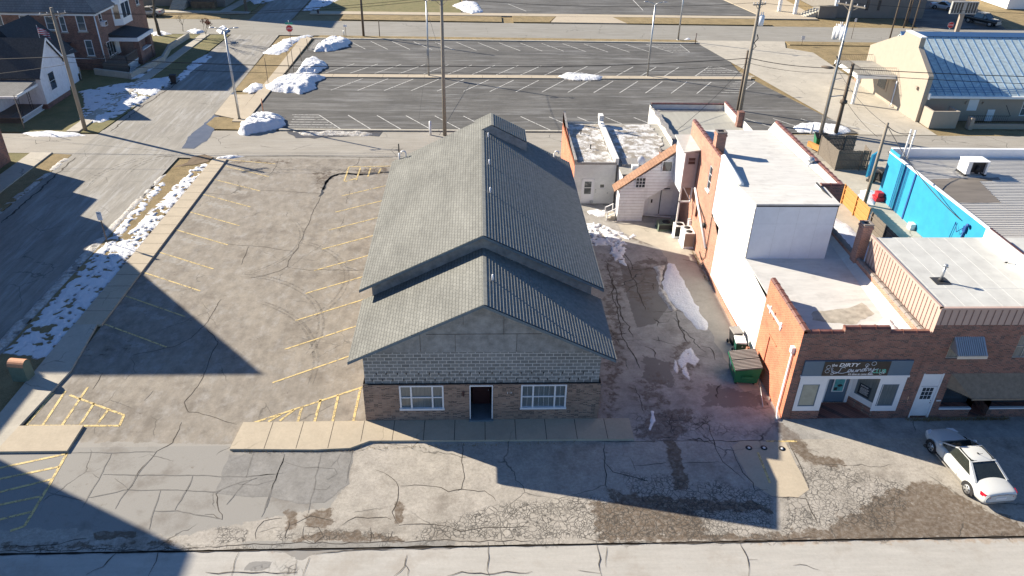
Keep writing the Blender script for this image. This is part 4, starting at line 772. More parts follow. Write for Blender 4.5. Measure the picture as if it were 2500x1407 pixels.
snow('roof_drift',None,.34,world=[(23.0,.35),(27.7,.35),(27.8,2.9),(27.2,3.0),(26.4,1.9),(25.0,1.2),(23.4,.9)],label='smooth snow drift behind the front parapet on the brick shop roof',seed=41,res=.1,edge=.5,base=4.42,lump=.2,cat='snow')
mb = MB(); pts = rag([(23.4,2.6),(25.6,2.3),(27.0,3.2),(26.8,4.2),(25.2,3.6),(23.8,3.4)],.25,.09,8); mb.quad(*[(x,y,4.386+.036*(y-.25)) for x,y in pts]); mb.build('roof_stain', simple('roof_stain',(.40,.36,.30),.8,.35,2.2), shop)
mb = MB(); pts = rag([(22.4,.5),(24.6,.45),(25.3,1.0),(24.9,2.0),(24.0,2.3),(22.6,1.6)],.25,.05,12); 
# white membrane clad side wall, box and upper storey
mb = MB(); mb.prism([(21.72,4.97),(21.72,9.0),(27.0,9.0),(27.0,4.97)], .62, 4.66) if 0 else None
mb = MB(); fR = W_(21.72,0)
mb.add([fR.p(4.97,.55),fR.p(4.97,4.36),fR.p(9.0,4.72),fR.p(9.0,8.28),fR.p(12.3,7.95),fR.p(16.4,8.35),fR.p(16.4,4.3),fR.p(15.2,3.9),fR.p(14.4,3.3),fR.p(14.4,.25)], [[0,1,2,3,4,5,6,7,8,9]])
mb.f[-1] = mb.f[-1]; mb.build('white_clad_wall', M['whitem'], shop)
mb = MB()
for y in (9.0,12.3): mb.box(21.700,21.718,y-.008,y+.008,.6,8.0)
mb.box(21.69,21.718,4.97,9.0,4.36,4.37) if 0 else None
mb.build('wall_seams', M['crack'], shop)
mb = MB(); mb.prism([(21.78,4.97),(21.78,14.6),(22.3,14.6),(22.3,4.97)],0,.62); mb.box(21.66,21.8,4.97,14.4,0,.38); mb.build('foundation_brick', M['brickR'], shop)
mb = MB(); wall(mb, S_(21.72,8.95), 0, 4.8, 4.64, 8.12); wall(mb, E_(26.52,8.95), 0, 3.4, 4.64, 8.12); mb.build('rooftop_box_wall', M['lilac'], shop)
mb = MB(); mb.box(21.70,26.56,8.93,8.96,8.10,8.2) ; mb.box(26.5,26.56,8.93,12.3,8.1,8.2); mb.build('black_gutter', M['black'], shop)
mb = MB()
for x in (23.1,24.3,25.5): mb.box(x,x+.005,8.945,8.952,4.7,8.1)
mb.box(21.75,26.5,8.945,8.952,7.0,7.004); mb.build('box_wall_seams', M['metal'], shop)
mb = MB(); mb.hexa([(21.66,8.9,8.2),(26.6,8.9,8.2),(27.0,12.4,7.9),(21.72,12.4,7.85),(21.66,8.9,8.29),(26.6,8.9,8.29),(27.0,12.4,7.99),(21.72,12.4,7.94)]); mb.hexa([(21.9,12.35,7.5),(27.9,12.35,7.5),(27.9,23.9,7.35),(21.9,23.9,7.35),(21.9,12.35,7.9),(27.9,12.35,7.9),(27.9,23.9,7.42),(21.9,23.9,7.42)])
mb.quad((27.5,12.4,7.95),(27.9,12.4,8.1),(27.9,23.9,8.05),(27.5,23.9,7.45)); mb.build('upper_roof', M['roofw'], shop)
mb = MB()
mb = MB(); mb.tube([(21.85,16.3,8.28),(21.85,12.2,8.05)],.16,8); mb.build('membrane_edge_roll', M['whitem'], shop)
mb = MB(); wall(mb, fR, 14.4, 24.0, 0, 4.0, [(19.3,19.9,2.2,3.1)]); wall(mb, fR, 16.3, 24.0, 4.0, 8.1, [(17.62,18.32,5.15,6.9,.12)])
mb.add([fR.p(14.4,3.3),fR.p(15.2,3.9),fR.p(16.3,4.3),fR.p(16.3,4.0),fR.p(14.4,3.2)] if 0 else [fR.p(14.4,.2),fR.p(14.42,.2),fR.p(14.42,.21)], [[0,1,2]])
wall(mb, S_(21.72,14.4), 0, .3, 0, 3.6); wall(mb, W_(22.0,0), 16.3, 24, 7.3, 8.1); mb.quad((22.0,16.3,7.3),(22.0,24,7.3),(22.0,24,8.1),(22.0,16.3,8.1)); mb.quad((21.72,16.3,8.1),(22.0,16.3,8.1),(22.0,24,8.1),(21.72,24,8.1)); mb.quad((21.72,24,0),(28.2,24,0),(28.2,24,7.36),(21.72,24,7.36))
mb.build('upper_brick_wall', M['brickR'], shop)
mb = MB(); wall(mb, S_(26.5,12.12), 0, 1.75, 4.8, 8.05); wall(mb, E_(28.25,12.12), 0, 11.9, 0, 8.05); wall(mb, E_(28.24,7.5), 0, 4.6, 0, 5.2); mb.box(27.95,28.24,12.13,24.0,7.3,8.05); mb.build('back_brick_wall', M['brickD'], shop)
mb = MB(); wall(mb, W_(27.93,12.3), 0, 11.6, 7.4, 8.03); mb.build('parapet_lining', M['whitem'], shop)
for a_, b_ in (((21.86,16.4,8.12),(21.86,24,8.12)),((28.1,12.1,8.06),(28.1,24,8.06)),((26.8,12.2,8.06),(28.0,12.2,8.06))): mb = MB(); coping(mb,a_,b_); mb.build('tile_coping', M['tile'], shop)
window(shop, fR, 17.62,18.32,5.15,6.9,M['trim'],M['glass'],1,3,fw=.07,inset=.06,name='sash_window')
mb = MB(); fR.box(mb,17.55,18.39,5.05,5.15,-.05,.09); mb.build('window_sill', M['trim'], shop)
def chimney(x0,x1,y0,y1,z0,z1,mat,parent):
    mb = MB(); mb.box(x0,x1,y0,y1,z0,z1); mb.box(x0-.04,x1+.04,y0-.04,y1+.04,z1-.22,z1-.1); o = mb.build('chimney', M[mat], parent)
    c = MB(); c.box(x0-.02,x0+.1,y0-.02,y1+.02,z1,z1+.07); c.box(x1-.1,x1+.02,y0-.02,y1+.02,z1,z1+.07); c.box(x0+.1,x1-.1,y0-.02,y0+.1,z1,z1+.07); c.box(x0+.1,x1-.1,y1-.1,y1+.02,z1,z1+.07); c.build('chimney_cap', M['tileg'], o)
    f = MB(); f.box(x0+.1,x1-.1,y0+.1,y1-.1,z1,z1+.01); f.build('flue_opening', M['black'], o); return o
chimney(21.80,22.45,18.1,18.75,7.3,9.2,'brickR',shop); chimney(27.85,28.4,8.0,8.6,3.9,7.35,'brickR',shop); chimney(20.35,20.85,26.8,27.2,3.3,4.5,'brickD',shop)
mb = MB(); mb.cyl(27.6,16.0,7.4,8.15,.16,10); mb.sphere((27.6,16.0,8.2),.26,.26,.2); mb.build('roof_ventilator', M['metal'], shop)
# front: slate band, sign, white storefront
mb = MB(); fr2 = S_(0,-.05)
fr2.box(mb,22.14,27.73,2.90,3.84,-.25,.09); mb.build('sign_band', M['navy'], shop)
mb = MB(); fr2.box(mb,23.15,26.56,2.93,3.82,.09,.115); sg = mb.build('shop_sign', simple('sign_black', (.035,.028,.024), .5, .3, 2), shop)
mw = MB(); mg = MB(); w = text_mb('the', .24, fr2, 23.52, 3.53, .117, mw, .1, .95, bold=.004); text_mb('DIRTY', .30, fr2, 23.52+w+.08, 3.52, .117, mw, .2, 1.2, bold=.008)
text_mb("It's time to come clean.", .17, fr2, 24.50, 2.98, .117, mw, .15, .82, bold=.003)
text_mb('CLUB', .34, fr2, 25.72, 3.10, .117, mg, -.05, .86, bold=.006)
def stroke(mb, pts, r=.015):
    P_ = [Vector(p) for p in pts]; out = []
    for i in range(len(P_)-1):
        p0 = P_[max(i-1,0)]; p1 = P_[i]; p2 = P_[i+1]; p3 = P_[min(i+2,len(P_)-1)]
        for k in range(4):
            t = k/4; out.append(.5*((2*p1)+(p2-p0)*t+(2*p0-5*p1+4*p2-p3)*t*t+(3*p1-p0-3*p2+p3)*t**3))
    out.append(P_[-1]); mb.tube([fr2.p(q.x,q.y,.12) for q in out], r, 5)
def off(l, dx, dy, s=1.0): return [(x*s+dx,y*s+dy) for x,y in l]
# hand drawn script word
stroke(mw, off([(.60,.30),(.52,.36),(.40,.30),(.36,.16),(.30,.04),(.15,-.03),(.04,-.02),(.02,.05),(.12,.06),(.3,.0),(.5,-.03),(.7,.02),(.82,.10)],23.66,3.13),.016)
xs = 24.42
for ch in 'aundry':
    if ch == 'a': L = [(.0,.0),(.2,.16),(.08,.18),(.02,.06),(.1,.0),(.2,.14),(.2,.02),(.3,.05)]; wd_ = .28
    elif ch == 'u': L = [(.0,.03),(.06,.16),(.05,.02),(.15,.02),(.2,.16),(.2,.02),(.3,.06)]; wd_ = .28
    elif ch == 'n': L = [(.0,.04),(.05,.16),(.04,.0),(.12,.15),(.18,.14),(.18,.02),(.27,.06)]; wd_ = .26
    elif ch == 'd': L = [(.0,.05),(.18,.16),(.05,.17),(.03,.03),(.14,.03),(.25,.42),(.18,.04),(.29,.06)]; wd_ = .27
    elif ch == 'r': L = [(.0,.05),(.08,.2),(.14,.16),(.13,.03),(.24,.08)]; wd_ = .22
    else: L = [(.0,.08),(.05,.18),(.08,.05),(.18,.08),(.22,.2),(.16,-.1),(.05,-.22),(.0,-.14),(.14,-.02),(.3,.1),(.45,.14)]; wd_ = .3
    stroke(mw, off(L, xs, 3.16+(xs-24.42)*.06)); xs += wd_*.86
for x, z, r in ((23.38,3.5,.10),(23.37,3.24,.11),(23.58,3.40,.05),(23.66,3.08,.07),(23.62,3.25,.05),(25.35,3.60,.09),(25.68,3.70,.12),(26.18,3.08,.07),(26.30,3.20,.055),(26.33,3.09,.035)):
    mw.tube([fr2.p(x+r*math.cos(a*math.pi/6),z+r*math.sin(a*math.pi/6),.12) for a in range(13)], .011, 5)
mw.build('white_lettering', M['trim'], sg); mg.build('green_lettering', simple('mint_green_letters',(.12,.50,.38),.5,.05), sg)
rec = [(.47,6.0)]
mb = MB()
def wp(f, a0,a1,b0,b1,hl): wall(mb, f, a0, a1, b0, b1, hl, .05)
fF = S_(0,-.09); wall(mb, fF, 22.15, 23.6, .58, 2.90, [(22.37,23.26,.88,2.33,.05)]); wall(mb, fF, 26.35, 27.73, .52, 2.90, [(26.54,27.45,.86,2.30,.05)]); wall(mb, fF, 23.6, 26.35, 2.66, 2.90)
mb.box(22.1,27.78,-.16,.1,2.80,2.92)
# angled recess sides
def ang(ax, ay, bx, by): 
    d = Vector((bx-ax,by-ay,0)); L = d.length; d.normalize(); return Fr((ax,ay,0), d, Vector((d.y,-d.x,0))), L
fA, LA = ang(23.6,-.09,24.28,1.15); fB, LB = ang(25.72,1.15,26.62,-.09); fA.n = Vector((fA.u.y,-fA.u.x,0)); 
wall(mb, fA, 0, LA, .58, 2.9, [(.3,LA-.25,.95,2.5,.05)]); wall(mb, fB, 0, LB, .55, 2.9, [(.22,LB-.2,.9,2.6,.05)])
wall(mb, S_(0,1.15), 24.28, 25.72, .1, 2.9, [(24.42,25.55,.1,2.75,.05)])
mb.box(23.6,26.6,-.05,1.2,2.72,2.8)
mb.build('white_storefront', M['trim'], shop)
WF = []
for f, l, r, b, t in ((fF,22.37,23.26,.88,2.33),(fF,26.54,27.45,.86,2.30),(fA,.3,LA-.25,.95,2.5),(fB,.22,LB-.2,.9,2.6)):
    mb = MB()
    for q in ((l,l+.045,b,t),(r-.045,r,b,t),(l+.045,r-.045,b,b+.045),(l+.045,r-.045,t-.045,t)): f.box(mb,q[0],q[1],q[2],q[3],-.05,-.01)
    WF.append(mb.build('display_window', M['navy'], shop))
for wf, f, l, r, b, t, g in ((WF[0],fF,22.4,23.24,.9,2.3,'glassg'),(WF[1],fF,26.56,27.42,.88,2.28,'glassb'),(WF[2],fA,.32,LA-.27,.97,2.48,'glass'),(WF[3],fB,.24,LB-.22,.92,2.58,'glassb')):
    mb = MB(); f.box(mb,l,r,b,t,-.045,-.03); mb.build('pane', M[g], wf)
mb = MB(); fB.box(mb,.38,1.02,.98,1.68,-.02,-.005); nb = mb.build('notice_board', M['glass'], shop); mb = MB(); text_mb('NOTICE',.11,fB,.46,1.54,-.003,mb,0,1.0); [fB.box(mb,.46+.02*(k%2),.94-.03*(k%3),1.44-k*.055,1.455-k*.055,-.004,-.002) for k in range(7)]; mb.build('notice_text', M['trim'], nb)
mb = MB(); S_(0,1.17).box(mb,24.45,25.52,.12,2.72,-.04,.0); dr = mb.build('dark_door', M['navy'], shop); 
mb = MB(); S_(0,1.12).box(mb,24.66,25.30,.88,1.95,0,.03); ps = mb.build('framed_poster', M['trim'], shop); mb = MB(); S_(0,1.08).box(mb,24.72,25.24,.94,1.88,0,.012); mb.build('poster_picture', simple('teal_poster',(.08,.30,.32),.4,.5,5), ps)
mb = MB(); mb.sphere((25.03,1.065,1.32),.15,.012,.09,8); mb.box(24.75,24.92,1.06,1.068,1.0,1.2); mb.box(24.78,25.16,1.06,1.068,1.74,1.8); mb.build('poster_figure', M['black'], ps)
mb = MB(); wall(mb, fF, 22.15, 23.62, 0, .58); wall(mb, fF, 26.62, 27.73, 0, .52); wall(mb, fA, 0, LA, 0, .58); wall(mb, fB, 0, LB, 0, .55); mb.box(22.1,27.75,-.06,1.3,-.02,.03); mb.box(24.28,25.72,1.15,1.2,0,.1); mb.build('base_brick', M['brickD'], shop)
# downspout
mb = MB(); mb.tube([(21.62,.42,4.05),(21.60,.42,.35),(21.5,.05,.12),(21.45,-.15,.08)], .055, 6); mb.box(21.5,21.69,.3,.55,4.0,4.35); tag(mb.build('downspout', M['white'], None), 'white downspout with square head on the orange brick wall corner', 'downspout')
mb = MB(); fW.box(mb,2.35,4.55,4.18,4.27,.0,.06); [fW.box(mb,2.4+k*.35,2.55+k*.3,4.0,4.45,.0,.05) for k in (0,3,5)]; mb.build('white_wall_bracket', M['lilac'], shop)
mb = MB(); mb.tube([(21.62,20.6,4.2),(21.62,16.0,1.6)], .09, 8); tag(mb.build('drain_pipe', M['white'], None), 'slanting white drain pipe on the red brick wall above the air conditioners', 'drain pipe')
mb = MB(); mb.tube([(21.66,20.2,3.7),(21.64,17.6,3.2),(21.64,16.8,2.9)],.035,6); mb.sphere((21.6,17.2,2.8),.12,.25,.2,8); mb.tube([(21.66,16.0,4.0),(21.66,15.9,1.0),(21.66,16.6,.35),(21.66,17.4,.6)],.03,6); mb.build('wall_cables', M['black'], shop)
mb = MB(); fR.box(mb,20.4,20.8,1.0,1.6,.02,.2); mb.build('meter_box', M['trim'], shop)

# ---- right building with metal fascia
rb = thing('brick_store', 'tall dark brick store with mauve metal parapet at the right edge', 'building', (34,0,0))
mb = MB(); f3 = S_(28.2,-.06); wall(mb, f3, 0, 22, 0, 5.95, [(.38,1.42,.03,2.92,.1),(1.15,2.75,3.88,5.2,.12),(4.6,5.6,3.9,5.3,.12),(9.5,11.1,3.9,5.2,.12),(1.86,3.6,.64,2.7,.5),(3.6,4.6,.05,2.7,1.2),(4.6,14,.64,2.7,.5)])
mb.build('front_wall', M['brickD'], rb)
mb = MB(); wall(mb, W_(28.24,0), 0, 7.6, 5.25, 6.85); wall(mb, N_(28.2,7.55), 0, 22, 0, 6.6); wall(mb, f3, 0, 22, 5.95, 6.85); mb.box(28.16,28.30,-.1,7.6,6.86,6.97); mb.box(28.16,50,-.12,.04,6.86,6.97); mb.build('metal_fascia', M['mauve'], rb)
mb = MB()
for k in range(24): mb.box(28.218,28.238,.3+k*.31,.33+k*.31,5.25,6.85)
for k in range(60): mb.box(28.4+k*.36,28.43+k*.36,-.085,-.062,5.95,6.85)
mb.build('fascia_seams', M['mauved'], rb)
mb = MB(); wall(mb, W_(28.26,5.2), 0, 2.35, 4.6, 6.6); mb.build('painted_shade_wall', M['mauved'], rb)  # darker mauve puts the shade on this wall into its colour
mb = MB(); mb.box(28.3,50,.04,7.55,6.7,6.85); mb.build('flat_roof', M['roofg'], rb)
mb = MB()
for k in range(7): mb.box(28.6+k*.95,28.63+k*.95,.1,7.5,6.85,6.856)
mb.box(28.4,49,1.9,1.94,6.85,6.857); mb.build('roof_seams', M['seamline'], rb)
mb = MB(); mb.box(34.7,34.95,2.6,7.5,6.7,7.45); mb.box(34.95,35.2,-.0,4.4,6.7,8.1); mb.build('party_parapet', M['whitem'], rb); mb = MB(); mb.box(34.9,35.0,4.4,7.5,7.45,7.5); mb.box(35.1,35.22,0,4.4,8.1,8.15); mb.build('parapet_flashing', M['maroon'], rb)
d = MB(); f3.box(d,.40,1.40,2.12,2.90,-.06,-.01); d.build('transom_panel', M['trim'], rb)
d = MB(); f3.box(d,.40,1.40,.12,2.08,-.08,-.03); f3.box(d,.36,.44,.03,2.95,-.08,.02); f3.box(d,1.36,1.44,.03,2.95,-.08,.02); dr = d.build('white_door', M['trim'], rb)
d = MB()
for i in range(3):
    for j in range(3): f3.box(d,.62+i*.2,.79+i*.2,1.25+j*.26,1.48+j*.26,-.03,-.025)
d.build('door_glass', M['glass'], dr); d = MB(); d.sphere((29.48,-.02,1.0),.035); d.sphere((29.48,-.02,1.13),.03); d.build('door_knob', M['black'], dr)
for l, r, b, t in ((1.15,2.75,3.88,5.2),(4.6,5.6,3.9,5.3),(9.5,11.1,3.9,5.2)): window(rb, f3, l,r,b,t,M['metal'],M['glassb'],2,2,fw=.05,inset=.08,name='upper_window')
mb = MB(); n = 14
for k in range(n):
    x0, x1 = 29.42+k*1.5/n, 29.42+(k+.62)*1.5/n; mb.hexa([(x0,-.06,5.2),(x1,-.06,5.2),(x1,-.75,4.55),(x0,-.75,4.55),(x0,-.06,5.25),(x1,-.06,5.25),(x1,-.78,4.6),(x0,-.78,4.6)])
mb.quad((29.4,-.06,5.2),(30.95,-.06,5.2),(30.95,-.75,4.54),(29.4,-.75,4.54)); mb.quad((29.4,-.75,4.54),(30.95,-.75,4.54),(30.95,-.76,4.38),(29.4,-.76,4.38)); mb.add([(29.41,-.06,5.2),(29.41,-.74,4.54),(29.41,-.06,4.54)],[[0,1,2]])
tag(mb.build('metal_awning', M['metal'], None), 'ribbed metal window awning high on the brick store front', 'awning')
mb = MB(); mb.add([(30.0,-.07,2.95),(48,-.07,2.95),(48,-.95,2.0),(30.9,-.95,2.0)], [[0,3,2,1]]); mb.add([(30.0,-.07,2.95),(30.9,-.95,2.0),(30.0,-.07,2.05)], [[0,2,1]]); mb.add([(30.0,-.07,2.0),(48,-.07,2.0),(48,-.95,1.95),(30.9,-.95,1.95)], [[0,1,2,3]]); mb.box(30.9,48,-.97,-.93,1.9,2.02)
tag(mb.build('shop_awning', M['brownaw'], None), 'long brown shingled awning over the dark shop windows', 'awning')
mb = MB(); f3.box(mb,1.86,3.6,.58,.66,-.1,.05); f3.box(mb,4.6,14,.58,.66,-.1,.05); mb.build('window_ledge', M['trim'], rb)
mb = MB(); f3.box(mb,1.88,3.58,.66,2.68,-.48,-.44); f3.box(mb,4.62,14,.66,2.68,-.48,-.44); mb.build('shop_glass', M['glass'], rb)
mb = MB(); f3.box(mb,3.7,4.5,.1,2.3,-1.18,-1.1); mb.build('recessed_door', M['trim'], rb)
mb = MB(); f3.box(mb,1.56,1.80,1.13,1.2,.0,.02); text_mb('1113',.06,f3,1.58,1.14,.022,mb); mb.build('number_plate', M['trim'], rb)
def tallvent(x,y,z,h,lab):
    mb = MB(); mb.cyl(0,0,0,h,.07,10); mb.cyl(0,0,h,h+.12,.15,12,.09); o = mb.build('roof_flue', M['metal'], origin=(0,0,0)); o.location = (x,y,z); tag(o, lab, 'flue'); mb = MB(); mb.box(-.4,.4,-.35,.35,.0,.02); mb.cyl(0,0,.02,.18,.16,10,.1); mb.build('flashing', M['blktar'], o, local=True)
tallvent(29.6,2.65,6.87,.85,'capped metal flue standing on a black patch of the pale gray roof')
vent(34.3,4.6,6.87,.25,.05,'small white vent near the white parapet of the brick store'); bpy.data.objects[-1] if 0 else None


# ---- low white block building with orange flank, its neighbours behind the stair
lb = thing('low_block_building', 'low white painted block building with orange side wall and snowy flat roof', 'building', (15.2,26.8,0))
fl = S_(13.5,26.8)
mb = MB(); wall(mb, fl, 0, 3.4, 0, 3.6, [(.75,1.65,.05,2.15,.08),(2.15,2.6,1.35,1.75,.06)]); wall(mb, E_(16.9,26.8), 0, 10, 0, 3.6); wall(mb, N_(13.5,36.8), 0,3.4,0,3.6); mb.build('front_wall', M['paintbr'], lb)
mb = MB(); wall(mb, W_(13.5,26.8), 0, 10.05, 0, 3.7); mb.add([(13.5,26.8,3.7),(13.5,36.85,3.7),(13.5,36.85,4.5),(13.5,34.5,4.0)],[[0,3,2,1]]); mb.build('orange_side_wall', M['brickO'], lb)
mb = MB(); mb.box(13.5,16.9,26.85,36.8,3.3,3.42); mb.build('roof_slab', M['oldroof'], lb)
o = flat('roof_snow', rag([(13.8,27.1),(16.7,27.1),(16.7,36.4),(13.8,36.4)],.5,.12,4), M['snowroof'], 3.47, lb)
mb = MB(); mb.box(13.5,13.68,26.8,36.8,3.5,3.85); mb.hexa([(13.5,34,3.85),(13.7,34,3.85),(13.7,36.9,3.85),(13.5,36.9,3.85),(13.5,34,3.9),(13.7,34,3.9),(13.7,36.9,4.5),(13.5,36.9,4.5)]); mb.box(13.5,16.9,26.78,26.95,3.42,3.62); mb.build('parapet_cap', M['snow'], lb)
mb = MB(); mb.box(16.75,17.05,26.8,36.8,3.4,3.95); mb.box(16.7,17.1,36.0,36.8,3.95,4.4); mb.build('party_wall', M['paintbr'], lb)
d = MB(); fl.box(d,.77,1.63,.07,2.13,-.07,-.02); fl.box(d,.68,.77,.05,2.2,-.07,.03); fl.box(d,1.63,1.72,.05,2.2,-.07,.03); fl.box(d,.68,1.72,2.13,2.22,-.07,.03); dr = d.build('white_back_door', M['trim'], lb)
d = MB(); fl.box(d,.92,1.48,.85,1.38,-.02,-.012); fl.box(d,.92,1.48,1.44,1.95,-.02,-.012); d.build('door_glass', M['glass'], dr)
window(lb, fl, 2.15,2.6,1.35,1.75,M['trim'],M['glass'],1,1,name='small_window')
mb = MB(); fl.box(mb,1.8,1.9,1.0,1.3,0,.08); fl.box(mb,2.8,2.9,.9,1.05,0,.06); fl.box(mb,1.45,1.7,.1,.3,0,.14); mb.build('wall_boxes', M['metal'], lb)
for x,y,h,l in ((14.8,33.8,.4,'short dark vent on the back half of the snowy flat roof'),(15.2,30.2,.35,'short dark vent on the front half of the snowy flat roof')):
    mb = MB(); mb.cyl(x,y,3.4,3.42+h,.05,8); mb.sphere((x,y,3.45+h),.09,.09,.05,8); tag(mb.build('vent_pipe', M['black'], None), l, 'vent pipe')
lb2 = thing('low_flat_building', 'low old flat roofed building with crusted snow between block building and gray roof', 'building', (19.5,30,0))
mb = MB(); wall(mb, W_(17.05,24.6), 0, 2.2, 0, 3.3); wall(mb, S_(17.05,25.0), 0, 5, 0, 3.3); wall(mb, N_(17.05,37), 0, 5, 0, 3.3); wall(mb, W_(17.05,26.8),0,10.2,0,3.3); mb.build('wall', M['paintbr'], lb2)
mb = MB(); mb.box(17.05,22.3,25.0,37,3.25,3.35); mb.build('roof_slab', M['oldroof'], lb2)
flat('roof_snow', rag([(17.2,28.2),(20.8,28.0),(21.2,31),(21.9,33.5),(21.5,36.6),(17.3,36.5)],.4,.25,14), M['snowroof'], 3.40, lb2)
mb = MB(); pts = rag([(17.3,26.6),(20.6,27.2),(20.4,27.9),(17.4,28.1)],.3,.1,3); mb.prism(pts,3.36,3.52); mb.build('snow_ridge', M['snow'], lb2)
mb = MB(); mb.cyl(18.6,26.4,3.35,3.8,.03,6); mb.disc((18.75,26.25,4.0),(.4,-.7,.5),.38,.03,16); mb.box(18.0,18.5,26.0,26.4,3.35,3.65); tag(mb.build('satellite_dish', M['lilac'], None), 'small gray satellite dish on the old flat roof behind the stair roof', 'satellite dish')
lb3 = thing('gray_roof_building', 'low building with smooth gray roof and tile topped parapets at the back lane', 'building', (26,36,0))
mb = MB(); wall(mb, W_(22.35,31.2), 0, 9.9, 0, 3.9); wall(mb, N_(22.35,41.1), 0, 7.5, 0, 4.0); wall(mb, S_(22.35,31.2), 0, 7.5, 0, 3.5); wall(mb, E_(29.85,31.2), 0, 9.9, 0, 4.2); mb.quad((22.6,40.85,3.5),(29.6,40.85,3.5),(29.6,40.85,4.0),(22.6,40.85,4.0)); mb.quad((29.55,36.8,3.5),(29.55,40.9,3.5),(29.55,40.9,4.2),(29.55,36.8,4.2)); mb.build('parapet_wall', M['paintbr'], lb3)
mb = MB(); mb.box(22.4,29.8,31.2,41.0,3.4,3.5); mb.build('flat_roof', simple('gray_rolled_roof',(.36,.35,.31),.9,.12,1,.1,streak=(4,.5,1)), lb3)
mb = MB(); coping(mb,(22.5,40.95,4.0),(29.7,40.95,4.0)); coping(mb,(29.7,36.6,4.22),(29.7,41.0,4.22)); mb.build('tile_coping', M['tile'], lb3)
o = flat('roof_snow', rag([(22.7,40.1),(29.3,40.2),(29.4,40.8),(22.7,40.8)],.3,.1,9), M['snow'], 3.53, lb3)
mb = MB(); mb.prism(rag([(22.3,31.4),(22.7,31.4),(22.75,38),(22.3,40)],.4,.1,3),3.9,4.0); mb.build('wall_snow', M['snow'], lb3)
mb = MB(); mb.box(29.35,29.9,35.8,36.4,3.5,4.9); mb.build('parapet_pier', M['brickD'], lb3)
# enclosed outside stair
st = thing('stair_enclosure', 'white clapboard enclosed outside stair with tan shingle roof', 'stair', (19,24.2,0)); fs = S_(0,23.59)
mb = MB(); prof = [(16.72,0),(18.7,0),(18.76,1.82),(21.2,3.5),(21.2,5.95),(16.72,2.72)]
P3 = [(x,23.59,z) for x,z in prof]; mb.extr(P3, (0,1.05,0)); sw = mb.build('clad_wall', M['shed'], st)
mb = MB()
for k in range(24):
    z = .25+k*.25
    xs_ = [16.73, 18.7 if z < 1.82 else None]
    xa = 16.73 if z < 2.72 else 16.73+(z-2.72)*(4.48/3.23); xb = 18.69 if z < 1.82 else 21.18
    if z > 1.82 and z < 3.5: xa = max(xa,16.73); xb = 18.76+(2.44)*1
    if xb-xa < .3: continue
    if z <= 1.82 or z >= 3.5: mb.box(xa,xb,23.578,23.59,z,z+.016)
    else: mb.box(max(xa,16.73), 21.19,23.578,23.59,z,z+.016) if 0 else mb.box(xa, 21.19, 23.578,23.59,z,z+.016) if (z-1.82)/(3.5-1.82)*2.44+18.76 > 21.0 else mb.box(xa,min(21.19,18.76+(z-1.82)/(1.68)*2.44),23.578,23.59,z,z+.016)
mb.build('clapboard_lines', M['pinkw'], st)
for l,r,b,t,c,rw in ((17.85,18.65,2.85,3.72,3,3),(19.75,20.55,4.2,5.05,1,1)): window(st, Fr((0,23.57,0),(1,0,0),(0,-1,0)), l,r,b,t,M['shed'],M['glass'],c,rw,fw=.05,inset=-.03,name='stair_window')
mb = MB(); mb.hexa([(16.28,23.45,2.52),(16.28,24.72,2.52),(20.85,24.72,5.95),(20.85,23.45,5.95),(16.28,23.45,2.60),(16.28,24.72,2.60),(20.85,24.72,6.03),(20.85,23.45,6.03)]); mb.f = [f[::-1] for f in mb.f]; mb.build('stair_roof', M['shingbr'], st)
mb = MB(); mb.box(20.72,21.68,21.0,23.59,4.0,6.75); mb.build('landing_wall', M['pinkw'], st)
mb = MB(); mb.box(20.66,20.72,20.98,23.6,3.6,6.75); mb.build('landing_side_panel', M['shed'], st)
mb = MB(); mb.hexa([(20.5,20.85,6.72),(21.7,20.85,6.9),(21.7,23.9,6.95),(20.5,23.9,6.95),(20.5,20.85,6.8),(21.7,20.85,6.98),(21.7,23.9,7.05),(20.5,23.9,7.05)]); mb.build('landing_roof', M['roofg'], st)
window(st, S_(20.72,20.985), .18,.78,5.8,6.4,M['pinkw'],M['maroon'],1,2,fw=.05,inset=-.02,name='landing_window')
mb = MB(); mb.box(20.7,20.8,21.0,21.1,0,4.0); mb.box(21.5,21.6,21.0,21.1,0 if 0 else 2.9,4.0); mb.box(20.7,21.6,21.0,21.1,2.8,2.9); mb.bar((20.9,21.05,4.0),(21.5,21.05,3.0),.06,.06); mb.build('landing_posts', M['white'], st)
mb = MB(); fd = S_(0,24.66); fd.box(mb,18.8,21.7,0,3.3,-.05,0); mb.build('recess_wall', M['shed'], st)
mb = MB(); fd.box(mb,19.35,20.15,.1,2.15,0,.04); fd.box(mb,20.3,21.15,.1,2.15,0,.04); o = mb.build('shed_doors', M['white'], st); mb = MB(); fd.box(mb,20.22,20.26,.1,2.2,0,.045); fd.box(mb,19.5,19.62,1.1,1.4,.04,.06); fd.box(mb,20.3,20.9,2.3,2.34,.0,.1); mb.build('door_hardware', M['black'], st)
mb = MB(); mb.tube([(18.85,24.5,1.9),(18.95,24.45,.12),(21.1,24.0,.10)],.06,6); tag(mb.build('drain_pipe', M['white'], None),'white drain pipe lying in front of the shed doors under the stair','drain pipe')
rl = thing('stair_railing', 'short weathered white railing beside the stair entrance', 'railing', (16.4,24.1,0))
mb = MB()
for a,b in (((16.55,23.75,0),(16.55,23.75,1.0)),((15.9,23.6,0),(15.9,23.6,.75)),((16.55,23.75,.95),(15.9,23.6,.7)),((16.55,23.75,.6),(15.9,23.6,.35)),((16.5,24.7,0),(16.5,24.7,1.0)),((15.9,24.6,0),(15.9,24.6,.75)),((16.5,24.7,.95),(15.9,24.6,.7))): mb.bar(a,b,.06,.06)
